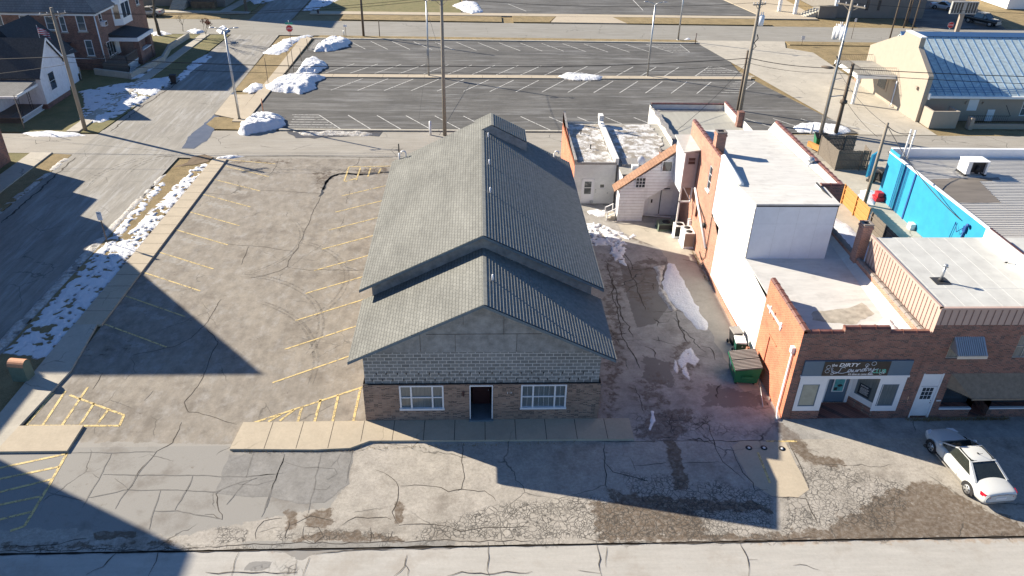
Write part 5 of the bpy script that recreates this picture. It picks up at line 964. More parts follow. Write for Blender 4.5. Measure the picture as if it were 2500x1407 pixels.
mb.build('rail', M['shed'], rl); mb = MB(); mb.box(15.95,16.6,23.7,24.7,0,.17); mb.box(16.2,16.6,23.7,24.7,.17,.34); mb.build('step', M['conc2'], rl)

# ---- tan building with blue roof, canopy
tb = thing('tan_building', 'tan stucco gabled building with pale blue metal roof', 'building', (60,53,0)); X0 = 53.37
prof = [(48.1,0),(48.1,4.7),(48.1,4.95),(50.3,6.3),(51.6,7.1),(51.6,8.15),(54.9,8.15),(55.2,7.6),(57,7.0),(62,4.9),(62,0)]
mb = MB(); mb.extr([(X0,y,z) for y,z in prof], (.55,0,0)); mb.build('gable_wall', M['tan'], tb)
mb = MB(); wall(mb, S_(X0+.02,48.58), 0, 30, 0, 3.0, [(5.6,6.7,1.15,2.4,.1),(11.7,12.9,.6,2.3,.1)]); wall(mb, N_(X0,61.5), 0, 30, 0, 3.4); mb.build('side_wall', M['tand'], tb)
mb = MB(); mb.hexa([(53.9,48.1,2.85),(84,48.1,2.85),(84,57.0,7.25),(53.9,57.0,7.25),(53.9,48.1,2.95),(84,48.1,2.95),(84,57.0,7.35),(53.9,57.0,7.35)]); mb.hexa([(53.9,57.0,7.25),(84,57.0,7.25),(84,62,3.2),(53.9,62,3.2),(53.9,57.0,7.35),(84,57,7.35),(84,62,3.3),(53.9,62,3.3)]); mb.build('metal_roof', M['blueroof'], tb)
mb = MB()
for k in range(34): x = 54.0+k*.9; mb.hexa([(x,48.1,2.95),(x+.03,48.1,2.95),(x+.03,57,7.35),(x,57,7.35),(x,48.1,3.0),(x+.03,48.1,3.0),(x+.03,57,7.40),(x,57,7.40)])
mb.hexa([(53.9,56.5,7.2),(84,56.5,7.2),(84,57.05,7.5),(53.9,57.05,7.5),(53.9,56.5,7.25),(84,56.5,7.25),(84,57.05,7.62),(53.9,57.05,7.62)]); 
for k in range(3): mb.box(53.95,84,48.5+k*.3,48.53+k*.3,3.2+k*.15,3.24+k*.15)
mb.build('standing_seams', M['bluedk'], tb)
mb = MB(); mb.box(53.95,84,47.85,48.15,2.68,2.92); mb.box(53.9,54.05,47.8,48.1,2.55,3.2); mb.build('gutter', M['white'], tb)
mb = MB(); mb.box(X0-.05,X0+.62,51.55,54.95,8.12,8.22); mb.build('gable_cap', M['white'], tb)
window(tb, S_(X0+.02,48.58), 11.7,12.9,.6,2.3,M['white'],M['glassb'],2,2,fw=.09,inset=.05,name='side_window')
d = MB(); fT = S_(X0+.02,48.58); fT.box(d,5.6,6.7,1.0,2.4,-.06,-.01); d.build('side_door', M['trim'], tb)
for a in (5.2,7.1): d = MB(); fT.box(d,a,a+.15,1.9,2.15,0,.15); d.build('wall_lamp', M['tand'], tb)
d = MB(); W_(X0,48.6).box(d,.7,1.1,3.2,3.5,0,.25); d.build('flood_lamp', M['tand'], tb)
d = MB(); fW2 = W_(X0,0); fW2.box(d,54.0,54.9,.0,2.6,.0,.06); fW2.box(d,55.6,58.0,1.0,2.6,0,.06); d.build('drive_up_panel', M['tand'], tb); d = MB(); fW2.box(d,56.0,57.8,1.2,2.4,.06,.1); d.build('teller_window', M['glass'], tb)
for loc, lab, x0,x1,y0,y1,h in (((55.1,46.4,0),'tan stucco bin enclosure wall in front of the brown side wall',53.75,56.7,46.0,47.9,1.85),): 
    mb = MB(); mb.box(x0,x0+.2,y0,y1,0,h); mb.box(x0+.2,x1,y0,y0+.2,0,h); mb.box(x1-.2,x1,y0+.2,y1,0,h); tag(mb.build('enclosure_wall', M['tan'], None), lab, 'wall')
mb = MB(); mb.box(58.3,80,45.9,46.1,0,.55); mb.box(57.9,58.3,45.6,46.3,0,1.3); tag(mb.build('low_wall', M['tand'], None),'long low brown wall along the back lane by the basement rail','wall')
rr = thing('iron_railing','black iron railing by the basement stair of the tan building','railing',(60,47,0)); mb = MB(); mb.tube([(58.4,47.0,1.1),(63,47.0,1.1)],.03,5); mb.tube([(63,47,1.1),(63,48.2,1.9)],.03,5); [mb.tube([(58.4+k*.22,47,0),(58.4+k*.22,47,1.1)],.014,4) for k in range(21)]; mb.build('rail', M['black'], rr)
d = MB(); fT.box(d,8.0,8.8,.0,1.3,.01,.06); d.build('basement_door', M['trim'], tb)
cp = thing('canopy', 'white drive up canopy with iron railing on its weathered roof', 'canopy', (51,57.5,0))
mb = MB(); mb.box(48.8,53.35,54.2,60.6,2.95,3.35); mb.build('canopy_beam', M['white'], cp)
mb = MB(); mb.box(48.9,53.3,54.3,60.5,3.35,3.39); mb.build('canopy_deck', M['snowroof'] if 0 else M['oldroof'], cp)
for x,y in ((48.95,54.35),(48.95,60.4)): mb = MB(); mb.box(x,x+.28,y-.14,y+.14,0,2.95); mb.build('post', M['white'], cp)
mb = MB()
for a,b in (((49,54.4),(53.2,54.4)),((49,60.4),(53.2,60.4)),((49,54.4),(49,60.4))):
    a=Vector((*a,0)); b=Vector((*b,0)); n=int((b-a).length/.22); mb.tube([a+Vector((0,0,4.15)),b+Vector((0,0,4.15))],.025,5)
    for k in range(n+1): q=a.lerp(b,k/n); mb.tube([q+Vector((0,0,3.35)),q+Vector((0,0,4.15))],.014,4)
mb.build('roof_railing', M['woodd'], cp)
mb = MB(); mb.tube([(53.2,53.6,2.9),(53.2,53.5,.3),(52.9,53.2,.15)],.07,6); tag(mb.build('downspout', M['lilac'], None),'gray downspout at the corner of the tan gable wall','downspout')
mb = MB(); mb.box(53.5,54.0,63.5,64.1,0,2.2); mb.box(53.45,54.05,63.45,64.15,2.2,2.3); tag(mb.build('brick_pier', M['brickR'], None),'red brick pier behind the canopy railing','pier')

# ---- cyan block building
cb = thing('cyan_building', 'bright cyan painted block building with striped metal roof', 'building', (50,20,0)); fC = W_(40.15,0)
mb = MB(); wall(mb, fC, 7.2, 27.0, 0, 3.95); wall(mb, N_(40.15,28.6), 0, 30, 0, 4.3); wall(mb, fC, 27.0, 28.6, 0, 4.3); mb.build('painted_wall', M['cyan'], cb)
mb = MB(); wall(mb, S_(40.15,28.3), 0, 30, 3.0, 4.3); mb.box(40.15,70,28.3,28.6,4.3,4.36); mb.build('roof_parapet', M['lilac'], cb)
mb = MB(); mb.box(40.08,40.32,7.2,28.6,3.93,4.02); mb.build('white_edge', M['white'], cb)
for nm,(a,b,c,d_),mt in (('metal_roof',(40.3,70,7.2,28.3),'corr'),):
    mb = MB(); mb.quad((a,c,3.6),(b,c,3.6),(b,d_,3.6),(a,d_,3.6)); n = 74
    for k in range(n): y = c+(d_-c)*k/n; mb.box(a,b,y,y+.07,3.6,3.66)
    mb.build(nm, M[mt], cb)
mb = MB(); poly = Z2((2240,360),5.023,[(80,400),(430,380),(990,365),(1010,395),(750,410),(1030,680),(420,680)],3.67); poly[-1] = (max(poly[-1][0],40.4),poly[-1][1]); poly = [(max(x,40.35),y) for x,y in rag(poly,.5,.08,5)]; mb.prism(poly,3.60,3.672); mb.build('roof_stain', M['corrd'], cb)
mb = MB()
for y in (24.0,): mb.box(40.08,40.15,y,y+.16,0,3.9)
for k in range(5): mb.tube([(40.08,26.3-k*.28,0),(40.08,26.3-k*.28,3.9)],.03,5)
mb.build('cobalt_pipes', M['cobalt'], cb); mb = MB(); mb.tube([(40.05,16.6,.9),(40.05,16.4,3.3)],.07,6); mb.box(39.98,40.14,16.3,16.6,2.7,3.1); mb.sphere((39.98,16.2,3.3),.12,.16,.16,8); mb.tube([(40.05,17.8,.8),(40.05,17.6,2.9),(39.9,17.0,2.4),(40,16.5,3.0)],.03,5); mb.tube([(40.05,14.5,.9),(40.05,14.4,2.9)],.04,5)
mb.build('cobalt_conduits', M['cobalt'], cb)
mb = MB(); mb.box(39.7,40.1,22.0,22.5,0,.5); mb.box(39.85,40.1,17.4,17.7,.5,1.2); mb.build('wall_boxes', M['white'], cb)
mb = MB(); mb.hexa([(38.9,28.8,1.6),(40.1,29.9,1.6),(40.0,30.0,1.6),(38.8,28.9,1.6),(38.9,28.8,3.6),(40.1,29.9,3.6),(40.0,30.0,3.6),(38.8,28.9,3.6)]); tag(mb.build('wall_sign', M['cyan'], None), 'cyan angled panel at the back corner of the cyan building', 'panel')
mb = MB(); mb.box(39.4,40.1,27.3,28.1,0,.35); mb.box(39.5,40.0,27.4,28.0,.35,.75); tag(mb.build('chest_box', M['red'], None), 'small red box by the corner of the cyan building', 'box')
def pip(x,y,z,h,l): mb = MB(); mb.cyl(x,y,z,z+h,.07,8); tag(mb.build('vent_pipe', M['white'], None), l, 'vent pipe')
pip(42.6,13.2,3.6,.5,'small white vent on the striped roof nearest the brick store')
pip(40.9,27.8,3.6,2.6,'left one of the thin conduits standing at the cyan roof corner'); pip(41.15,27.6,3.6,2.6,'right one of the thin conduits standing at the cyan roof corner')
ac = thing('rooftop_air_conditioner', 'white air conditioner on the striped roof of the cyan building', 'air conditioner', (45.0,24.8,3.67))
mb = MB(); mb.box(-.85,.85,-.35,.6,.15,1.15); mb.box(-.85,-.5,-.6,-.35,.15,1.15); mb.box(.7,.85,-.6,-.35,.15,1.15); mb.box(-.9,.9,-.62,.62,1.15,1.2); mb.build('casing', M['white'], ac, local=True)
mb = MB(); mb.box(-.5,.7,-.37,-.35,.2,1.1); mb.cyl(.1,-.48,.2,.8,.14,10); mb.tube([(-.3,-.5,.3),(-.1,-.7,.6),(.3,-.7,.3),(.5,-.5,.5)],.03,5); mb.box(-.9,-.7,-.6,.6,0,.15); mb.box(.7,.9,-.6,.6,0,.15); mb.build('compressor', M['black'], ac, local=True)

# ---- church and far houses
ch = thing('stone_church', 'tall gray stone building with entrance steps across the far road', 'building', (72,108,0))
mb = MB(); wall(mb, S_(66.5,102.2), 0, 15.5, 0, 9, [(5.1,5.7,1.2,3.0,.12),(7.1,7.7,1.2,3.0,.12),(12.6,13.1,1.2,3.0,.12)]); wall(mb, W_(66.5,102.2), 0, 22, 0, 9); wall(mb, E_(82,102.2), 0, 22, 0, 9); mb.quad((66.5,102.2,9),(82,102.2,9),(82,124,9),(66.5,124,9)); mb.box(63.4,66.5,101.4,101.8,0,1.9); mb.box(63.3,66.6,101.3,101.9,1.9,2.0); mb.build('stone_wall', M['gray1'], ch)
for l in (5.1,7.1,12.6): window(ch, S_(66.5,102.2), l,l+(.6 if l < 12 else .5),1.2,3.0,M['gray1'],M['glass'],1,1,name='narrow_window')
mb = MB()
for k in range(7): mb.box(61.2+k*.38,66.3,101.85,104.5,k*.17,(k+1)*.17)
mb.build('entrance_steps', M['kerb'], ch)
mb = MB(); mb.box(60.2,60.7,104.0,104.5,0,7); mb.box(58.2,58.7,106.2,106.7,0,7); mb.box(66.1,66.6,101.7,102.2,0,7); mb.build('pale_piers', M['white'], ch)
def house(name, lab, x0,x1,y0,y1,h,rh,wmat,rmat,axis='x', cat='house'):
    t = thing(name, lab, cat, ((x0+x1)/2,(y0+y1)/2,0)); mb = MB(); mb.box(x0,x1,y0,y1,0,h)
    if axis == 'x': ym = (y0+y1)/2; mb.extr([(x0+.01,y0,h),(x0+.01,y1,h),(x0+.01,ym,h+rh)],(x1-x0-.02,0,0))
    else: xm = (x0+x1)/2; mb.extr([(x0,y0+.01,h),(x1,y0+.01,h),(xm,y0+.01,h+rh)],(0,y1-y0-.02,0))
    mb.build('wall', M[wmat], t); mb = MB(); o = .4
    if axis == 'x':
        for s,ye in ((1,y0-o),(-1,y1+o)):
            zz = h-rh*o/((y1-y0)/2); mb.add([(x0-o,ye,zz),(x1+o,ye,zz),(x1+o,ym,h+rh+.05),(x0-o,ym,h+rh+.05),(x0-o,ye,zz+.12),(x1+o,ye,zz+.12),(x1+o,ym,h+rh+.17),(x0-o,ym,h+rh+.17)],[[0,1,2,3],[4,5,6,7],[0,1,5,4],[1,2,6,5],[3,0,4,7]])
    else:
        for s,xe in ((1,x0-o),(-1,x1+o)):
            zz = h-rh*o/((x1-x0)/2); mb.add([(xe,y0-o,zz),(xe,y1+o,zz),(xm,y1+o,h+rh+.05),(xm,y0-o,h+rh+.05),(xe,y0-o,zz+.12),(xe,y1+o,zz+.12),(xm,y1+o,h+rh+.17),(xm,y0-o,h+rh+.17)],[[0,1,2,3],[4,5,6,7],[0,1,5,4],[1,2,6,5],[3,0,4,7]])
    mb.build('roof', M[rmat], t); return t
hw = house('far_house','white clapboard house at the top right corner beyond the truck',103,116,112,122,4.5,3,'white','roofdk')
fh = house('far_house','tall gray house in the shade across the far road at the top left',-50,-36.2,103.8,118,9.5,6.0,'gray1','roofdk','y')
mb = MB(); 
for k in range(7): mb.box(-44.5,-42.2,101.0+k*.4,103.8,k*.17,(k+1)*.17)
mb.build('front_steps', M['kerb'], fh); mb = MB(); mb.box(-41.3,-37.5,102.3,103.6,0,1.1); tag(mb.build('hedge', M['dirt'], None),'dark clipped hedge beside the front steps of the far gray house','hedge')
struct(flat('far_walk',[(-36.3,100.0),(-34.6,100),(-33.5,110),(-35.4,110)],M['conc2'],.04))
# ---- old church west of the side street (outside the frame, its steep roofs cast the long shadows)
wc = thing('west_church', 'tall red brick church across the side street whose steep gable and tower shade the lot', 'church', (-46,14,0))
mb = MB(); 
mb.extr([(-36,13.4,0),(-36,25.9,0),(-36,25.9,9.9),(-36,19.6,16.9),(-36,13.4,9.9)],(-26,0,0)); mb.box(-48,-36,-6,7.5,0,17.3); mb.box(-47,-36.02,7.5,13.4,0,10.6); mb.extr([(-36,25.9,0),(-36,30.0,0),(-36,30.0,7.6),(-36,28.4,9.3),(-36,26.6,8.0),(-36,25.9,7.9)],(-12,0,0)); mb.box(-46,-36,30.0,33.1,0,6.4); mb.box(-46,-36,33.1,35.4,0,4.9); mb.build('brick_wall', M['brickD'], wc)
mb = MB(); 
for s in (1,-1): mb.add([(-35.8,19.6,17.25),(-62.2,19.6,17.25),(-62.2,19.6+s*6.8,9.55),(-35.8,19.6+s*6.8,9.55),(-35.8,19.6,17.1),(-62.2,19.6,17.1),(-62.2,19.6+s*6.8,9.4),(-35.8,19.6+s*6.8,9.4)],[[0,1,2,3],[4,5,6,7],[0,3,7,4],[2,3,7,6]])
mb.build('steep_roof', M['roofdk'], wc)
for a,b,z0,z1 in ((9,10.8,2,8),(16.5,17.6,3,7),(21.5,22.6,3,7),(19,20.2,8,12),(0,1.6,3,12)): window(wc, E_(-35.98,0), a,b,z0,z1,M['kerb'],M['glass'],2,4,fw=.1,inset=-.02,name='tall_window')

# ---- white house (left)
wh = thing('white_house', 'small white house with steep dark roof and lattice porch', 'house', (-42,51,0)); XG = -39.55
mb = MB(); mb.add([(XG,49.95,.55),(XG,55.25,.55),(XG,55.25,3.85),(XG,52.72,6.55),(XG,49.95,3.55)],[[0,1,2,3,4]]); wall(mb, S_(-46,49.95), 0, 6.45, .55, 3.55); wall(mb, N_(-52,55.25),0,12.45,.55,3.8); mb.box(-56,-42.9,45.0,49.95,.5,2.75); mb.build('clapboard_wall', M['shed'], wh)
mb = MB(); mb.box(-56,XG-.03,50.0,55.2,0,.55); mb.box(-55.9,-42.95,45.1,49.9,0,.5); mb.build('brick_foundation', M['brickD'], wh)
def slab(mb,a,b,c,d,t=.12): mb.hexa([a,b,c,d]+[(p[0],p[1],p[2]+t) for p in (a,b,c,d)])
mb = MB(); slab(mb,(-58,49.6,3.25),(XG+.25,49.6,3.25),(XG+.25,52.72,6.6),(-58,52.72,6.6)); slab(mb,(-58,52.72,6.6),(XG+.25,52.72,6.6),(XG+.25,55.65,3.5),(-58,55.65,3.5)); 
slab(mb,(-44.9,52.5,7.2),(-44.9,61,7.2),(-49.5,61,3.2),(-49.5,52.5,3.2)); mb.add([(-41.2,53.2,3.9),(-40.6,61.2,3.2),(-44.9,61,7.3),(-44.9,54.4,7.3)],[[0,1,2,3]]); mb.add([(-41.2,53.2,3.9),(-44.9,54.4,7.3),(-49.6,53.2,3.9)],[[0,1,2]]); mb.build('dark_roof', M['roofdk'], wh)
mb = MB(); mb.box(-49,-41,54.5,60.9,0,3.6); mb.build('rear_wing', M['lilac'], wh)
mb = MB(); mb.bar((XG+.27,49.6,3.32),(XG+.27,52.72,6.66),.04,.2); mb.bar((XG+.27,52.72,6.66),(XG+.27,55.65,3.56),.04,.2); mb.build('gable_trim', M['white'], wh)
mb = MB(); slab(mb,(-56,45.9,2.5),(-40.0,45.9,2.5),(-40.0,50.1,3.05),(-56,50.1,3.05),.1); pr = mb.build('porch_roof', M['shH'], wh); mb = MB(); mb.box(-56,-39.95,45.82,45.92,2.42,2.62); mb.box(-40.02,-39.94,45.9,50.0,2.5,2.75); mb.build('porch_fascia', M['white'], wh)
mb = MB()
for x,y in ((-40.2,46.1),(-40.2,48.2),(-42.6,46.1)):
    for dx in (-.12,.12): mb.tube([(x+dx,y,.6),(x+dx,y,2.6)],.025,5)
    for k in range(7): mb.tube([(x-.12,y,.7+k*.26),(x+.12,y,.95+k*.26)],.012,4)
mb.build('iron_porch_posts', M['black'], wh)
mb = MB(); mb.box(-42.9,-40.0,45.6,49.9,.42,.55); mb.box(-42.8,-41.2,46.0,47.6,.55,.62); mb.build('porch_floor', M['fenced'], wh)
def lattice(name,a,b,h,mat,parent):
    a=Vector((*a,0)); b=Vector((*b,0)); L=(b-a).length; u=(b-a)/L; mb = MB(); n=int(L/.14)
    for s in (1,-1):
        for k in range(-int(h/.14),n):
            p0=a+u*(k*.14+(0 if s>0 else h)); p1=a+u*(k*.14+(h if s>0 else 0)); z0,z1=0.02,h
            t0=max(0,(0-(p0-a).dot(u))/((p1-p0).dot(u)+1e-9)) if (p1-p0).dot(u)>0 else 0
            if (p0-a).dot(u)<0 or (p1-a).dot(u)<0 or (p0-a).dot(u)>L or (p1-a).dot(u)>L: continue
            mb.bar((p0.x,p0.y,z0),(p1.x,p1.y,z1),.03,.03)
    mb.bar((a.x,a.y,h),(b.x,b.y,h),.06,.06); mb.bar((a.x,a.y,.04),(b.x,b.y,.04),.06,.06); return mb.build(name, M[mat], parent)
lattice('white_lattice',(-39.95,45.5),(-39.95,49.8),.55,'white',wh); lattice('brown_lattice',(-43.2,45.5),(-39.95,45.5),.55,'fenced',wh)
window(wh, E_(XG+.03,0), 51.4,52.75,1.5,3.4,M['white'],M['glass'],1,2,fw=.08,inset=-.02,name='gable_window'); window(wh, E_(-42.88,0), 46.3,47.4,1.0,2.3,M['white'],M['glassb'],1,2,fw=.08,inset=-.02,name='porch_window')
fb = MB(); fb.tube([(-42.6,57.6,3.6),(-42.3,57.2,7.0)],.03,5); fl_ = fb.build('flagpole', M['white'], None); tag(fl_, 'thin flagpole carrying a small striped flag behind the white house', 'flagpole')
fm_ = NT('striped_flag'); sp = fm_.n('SeparateXYZ'); fm_.t.links.new(fm_.pos, sp.inputs[0]); q = fm_.math('PINGPONG', sp.outputs[2], .11); fm_.col(fm_.mix(fm_.math('GREATER_THAN', q, .055), (.75,.72,.72,1), (.55,.03,.06,1)))
mb = MB()
for k in range(8): a=k/8*1.5; b=(k+1)/8*1.5; mb.quad((-42.3+a*.8,57.2-.12*math.sin(k),6.9-a*.45),(-42.3+b*.8,57.2-.12*math.sin(k+1),6.9-b*.45),(-42.3+b*.8,57.2-.12*math.sin(k+1),6.2-b*.45),(-42.3+a*.8,57.2-.12*math.sin(k),6.2-a*.45))
tag(mb.build('flag', fm_.mat, None), 'small red and white striped flag above the dark roof', 'flag')
# ---- brick house
bh = thing('brick_house', 'two storey brown brick house with white trim, porches and gray shingle roof', 'house', (-48,72,0)); XB = -39.71; fBS = S_(-60,65.14); fBE = E_(XB,0)
def bs(x): return x+60
hs = [(bs(-54.5),bs(-53.6),4.4,6.1),(bs(-51.8),bs(-50.4),3.9,6.4),(bs(-48.4),bs(-47.4),4.85,6.35),(bs(-45.5),bs(-44.5),4.7,6.3),(bs(-43.9),bs(-43.2),4.5,6.3),(bs(-41.9),bs(-40.9),4.6,6.5),(bs(-41.6),bs(-40.7),1.7,3.6)]
mb = MB(); wall(mb, fBS, 0, 20.29, 0, 6.7, hs, .1); he = [(66.6,68.9,1.2,3.0),(66.2,67.1,5.1,6.4),(77.6,78.6,5.2,6.5),(75.0,75.8,1.3,2.9)]; wall(mb, fBE, 65.14, 80, 0, 6.7, he, .1); mb.build('brick_wall', M['brickH'], bh)
for h in hs: window(bh, fBS, *h, M['white'], M['glassb'], 1, 2, fw=.09, inset=.04)
for h in he: window(bh, fBE, *h, M['white'], M['glass'], 1 if h[1]-h[0] < 1.5 else 3, 2 if h[1]-h[0] < 1.5 else 1, fw=.1, inset=.04)
mb = MB(); [fBS.box(mb, h[0]-.1,h[1]+.1,h[2]-.14,h[2],0,.1) for h in hs]; [fBE.box(mb, h[0]-.1,h[1]+.1,h[2]-.14,h[2],0,.1) for h in he]; mb.build('stone_sills', M['kerb'], bh)
mb = MB(); fBS.box(mb,0,20.3,1.35,1.45,0,.06); fBS.box(mb,0,20.6,6.45,6.8,0,.35); fBE.box(mb,64.8,80,6.45,6.8,0,.35); mb.build('white_cornice', M['white'], bh)
mb = MB(); z0 = 6.8; zt = 12.4; mb.add([(-62,64.6,z0),(XB+.5,64.6,z0),(XB-4.4,68.2,zt),(-62,68.2,zt)],[[0,1,2,3]]); mb.add([(XB+.5,64.6,z0),(XB+.5,80.5,z0),(XB-4.4,77.5,zt),(XB-4.4,68.2,zt)],[[0,1,2,3]]); mb.add([(-62,68.2,zt),(XB-4.4,68.2,zt),(XB-4.4,77.5,zt),(-62,77.5,zt)],[[0,1,2,3]]); mb.add([(-62,80.5,z0),(XB+.5,80.5,z0),(XB-4.4,77.5,zt),(-62,77.5,zt)],[[3,2,1,0]]); mb.box(-62,XB+.45,64.65,80.4,6.7,6.79); mb.build('shingle_roof', M['shH'], bh)
mb = MB(); mb.add([(XB,70.0,4.2),(XB+.9,70.6,4.2),(XB+.9,73.4,4.2),(XB,74.0,4.2),(XB,70.0,7.2),(XB+.9,70.6,7.2),(XB+.9,73.4,7.2),(XB,74.0,7.2)],[[0,1,5,4],[1,2,6,5],[2,3,7,6],[4,5,6,7],[3,2,1,0]]); bay = mb.build('white_bay', M['white'], bh)
mb = MB()
for a,b in ((70.9,71.9),(72.1,73.1)): mb.box(XB+.9,XB+.92,a,b,5.0,6.7)
f1 = Fr((XB,70.0,0),Vector((.9,.6,0)).normalized(),Vector((.6,-.9,0)).normalized()); f1.box(mb,.2,.85,5.0,6.7,0,.02); mb.build('bay_glass', M['glass'], bay)
mb = MB(); mb.tube([(XB+.08,65.05,6.6),(XB+.08,65.05,.2)],.07,6); tag(mb.build('downspout', M['white'], None), 'white downspout on the corner of the brick house', 'downspout')
mb = MB(); fBE.box(mb,66.25,67.05,4.95,5.5,.05,.55); a_ = mb.build('window_air_conditioner', M['trim'], None); tag(a_, 'white air conditioner hanging from an upper window of the brick house', 'air conditioner'); mb = MB(); fBE.box(mb,66.32,66.98,5.02,5.42,.55,.56); mb.build('grille', M['glass'], a_)
mb = MB(); mb.box(XB,-36.3,67.6,72.6,3.2,3.32); mb.add([(XB,67.6,3.75),(-36.3,67.6,3.33),(-36.3,72.6,3.33),(XB,72.6,3.75),(XB,67.6,3.33),(XB,72.6,3.33)],[[0,1,2,3],[4,1,0],[5,3,2]]); mb.build('porch_roof', M['roofdk'], bh)
mb = MB(); mb.box(XB,-36.25,67.5,67.6,2.9,3.34); mb.box(-36.35,-36.22,67.6,72.7,2.9,3.34); mb.build('porch_fascia', M['white'], bh)
mb = MB(); mb.box(-37.1,-36.4,68.0,68.7,0,2.9); mb.box(-37.1,-36.4,71.6,72.3,0,2.9); mb.box(-36.9,-36.5,68.7,71.6,0,1.5); mb.build('brick_piers', M['brickH'], bh)
mb = MB(); mb.box(-37.0,-36.4,68.7,71.6,1.5,1.6); mb.box(XB+.01,XB+.06,68.9,69.9,1.0,3.1); mb.build('porch_ledge', M['white'], bh)
dk = MB(); dk.box(XB,-36.7,64.3,67.6,.95,1.05); dk.build('wood_deck', M['fenced'], bh)
dk = MB()
for a,b in (((XB,64.3),(-36.7,64.3)),((-36.7,64.3),(-36.7,67.6))):
    a=Vector((*a,0)); b=Vector((*b,0)); n=int((b-a).length/.2)
    dk.bar(a+Vector((0,0,1.95)),b+Vector((0,0,1.95)),.1,.06); 
    for k in range(n+1): q=a.lerp(b,k/n); dk.bar(q+Vector((0,0,1.05)),q+Vector((0,0,1.95)),.05,.05)
dk.bar((XB,66,2.9),(-38.0,64.6,1.9),.08,.08); dk.build('deck_rail', M['fenced'], bh)
mb = MB(); mb.box(XB,-36.7,64.26,64.3,0,.95); mb.build('deck_skirt', M['fenced'], bh); lattice('white_lattice',(-36.68,64.3),(-36.68,67.6),.9,'white',bh)
mb = MB(); mb.box(-45.6,-43.3,62.2,65.1,2.2,2.35); mb.add([(-45.8,62.0,2.6),(-43.1,62.0,2.6),(-43.1,65.1,3.3),(-45.8,65.1,3.3)],[[0,1,2,3]]); mb.build('side_porch_roof', M['roofdk'], bh); mb = MB(); mb.box(-45.8,-43.1,61.9,62.0,2.3,2.62); mb.box(-43.15,-43.05,62.0,65.1,2.3,2.62); mb.box(-45.6,-43.4,62.3,65.1,0,2.2); mb.build('side_porch', M['lilac'], bh)
mb = MB(); mb.box(-49.2,-46.2,61.5,65.1,.8,3.2); mb.box(-46.2,-45.3,61.5,62.8,0,3.4); mb.build('rear_addition', M['lilac'], bh)
mb = MB(); mb.prism([(-40.3,63.0),(-35.3,61.3),(-34.1,68.8),(-35.4,75.2),(-35.1,82),(-35.4,82),(-35.7,75.2),(-34.4,68.8),(-35.55,61.6),(-40.2,63.3)],0,.75); tag(mb.build('retaining_wall', M['conc2'], None),'low concrete retaining wall around the brick house yard','wall')
mb = MB(); mb.box(-42.8,-41.0,60.5,61.1,0,.8); mb.box(-43.6,-41.6,62.0,62.4,0,1.1); tag(mb.build('concrete_steps', M['conc2'], None),'concrete side steps between the white house and the brick house','steps')

# ================================================================ POLES, WIRES, SIGNS
def upole(px, py, h, lab, mat='wood', arm=None, az=0, r=.17, tops=None, lean=(0,0), name='utility_pole', group='wooden utility poles'):
    g = P(px,py); t = thing(name, lab, 'utility pole', (g.x,g.y,0), group=group)
    mb = MB(); mb.tube([(0,0,-.2),(lean[0]*.5,lean[1]*.5,h/2),(lean[0],lean[1],h)],[r,r*.85,r*.7],10); mb.build('pole', M[mat], t, local=True)
    for (z, L, a) in (arm or []):
        d = Vector((math.cos(a),math.sin(a),0)); mb = MB(); c = Vector((0,0,z))+Vector((lean[0],lean[1],0))*(z/h); mb.bar(c-d*L/2,c+d*L/2,.1,.12); mb.bar(c-d*L*.3,c-Vector((0,0,.55)),.04,.04); mb.bar(c+d*L*.3,c-Vector((0,0,.55)),.04,.04); mb.build('crossarm', M['wood' if mat != 'metal' else 'metal'], t, local=True)
        mb = MB()
        for k in (-.46,-.2,.2,.46): q = c+d*L*k; mb.cyl(q.x,q.y,z+.06,z+.24,.05,6,.03)
        mb.build('insulator', M['trim'], t, local=True)
    return t, g
up1, gL = upole(209,319,11.6,'brown wooden utility pole with crossarm on the lawn by the white house',arm=[(11.0,2.2,.5)],r=.2)
up2, gM = upole(1086,331,13.6,'tall gray wooden utility pole behind the gray gable roof',arm=[(12.9,2.0,.35)],r=.2)
up3, gB = upole(1803,293,12.4,'leaning wooden utility pole with transformer beside the gray roofed low building',arm=[(11.9,1.6,.4)],r=.2)
up4, gP = upole(2003,327,13.2,'tall gray utility pole with angled crossarm and white transformers',arm=[(12.7,2.8,-.9)],r=.2)
up5, gQ = upole(2040,326,7.2,'short dark creosoted utility pole beside the transformer pole',mat='woodd',r=.22)
up6, gF = upole(2110,500,7.1,'bare gray utility pole behind the orange cedar fence',r=.16)
up7, gZ = upole(1797,280,7.2,'short dark stub pole leaning against the transformer pole',mat='woodd',r=.15) if 0 else (None,None)
t8, g8 = upole(888,90,11,'dark utility pole beside the far road behind the black lot',mat='woodd',r=.18)
t9, g9 = upole(2172,95,10,'dark pole behind the tan gable, leftmost of the four by the far road',mat='woodd',r=.12); t10, g10 = upole(2206,68,10,'dark pole behind the tan gable, second of the four by the far road',mat='woodd',r=.12); t11,_ = upole(2213,62,10,'thin pole behind the tan gable, third of the four by the far road',mat='woodd',r=.08); t12,_ = upole(2226,76,10,'dark pole behind the tan gable, rightmost of the four by the far road',mat='woodd',r=.12)
t13, _ = upole(1800,270,6.6,'short dark stub pole just left of the leaning transformer pole',mat='woodd',r=.15)
t14, _ = upole(60,315,3.4,'short thin post in front of the white house porch',r=.06); 
def can(t, x, y, z, mat, h=.95, r=.28): mb = MB(); mb.cyl(x,y,z,z+h,r,14); mb.cyl(x,y,z+h,z+h+.06,r*.8,12); mb.cyl(x-.08,y,z+h,z+h+.35,.04,6); mb.cyl(x+.1,y,z+h,z+h+.35,.04,6); mb.build('transformer', M[mat], t, local=True)
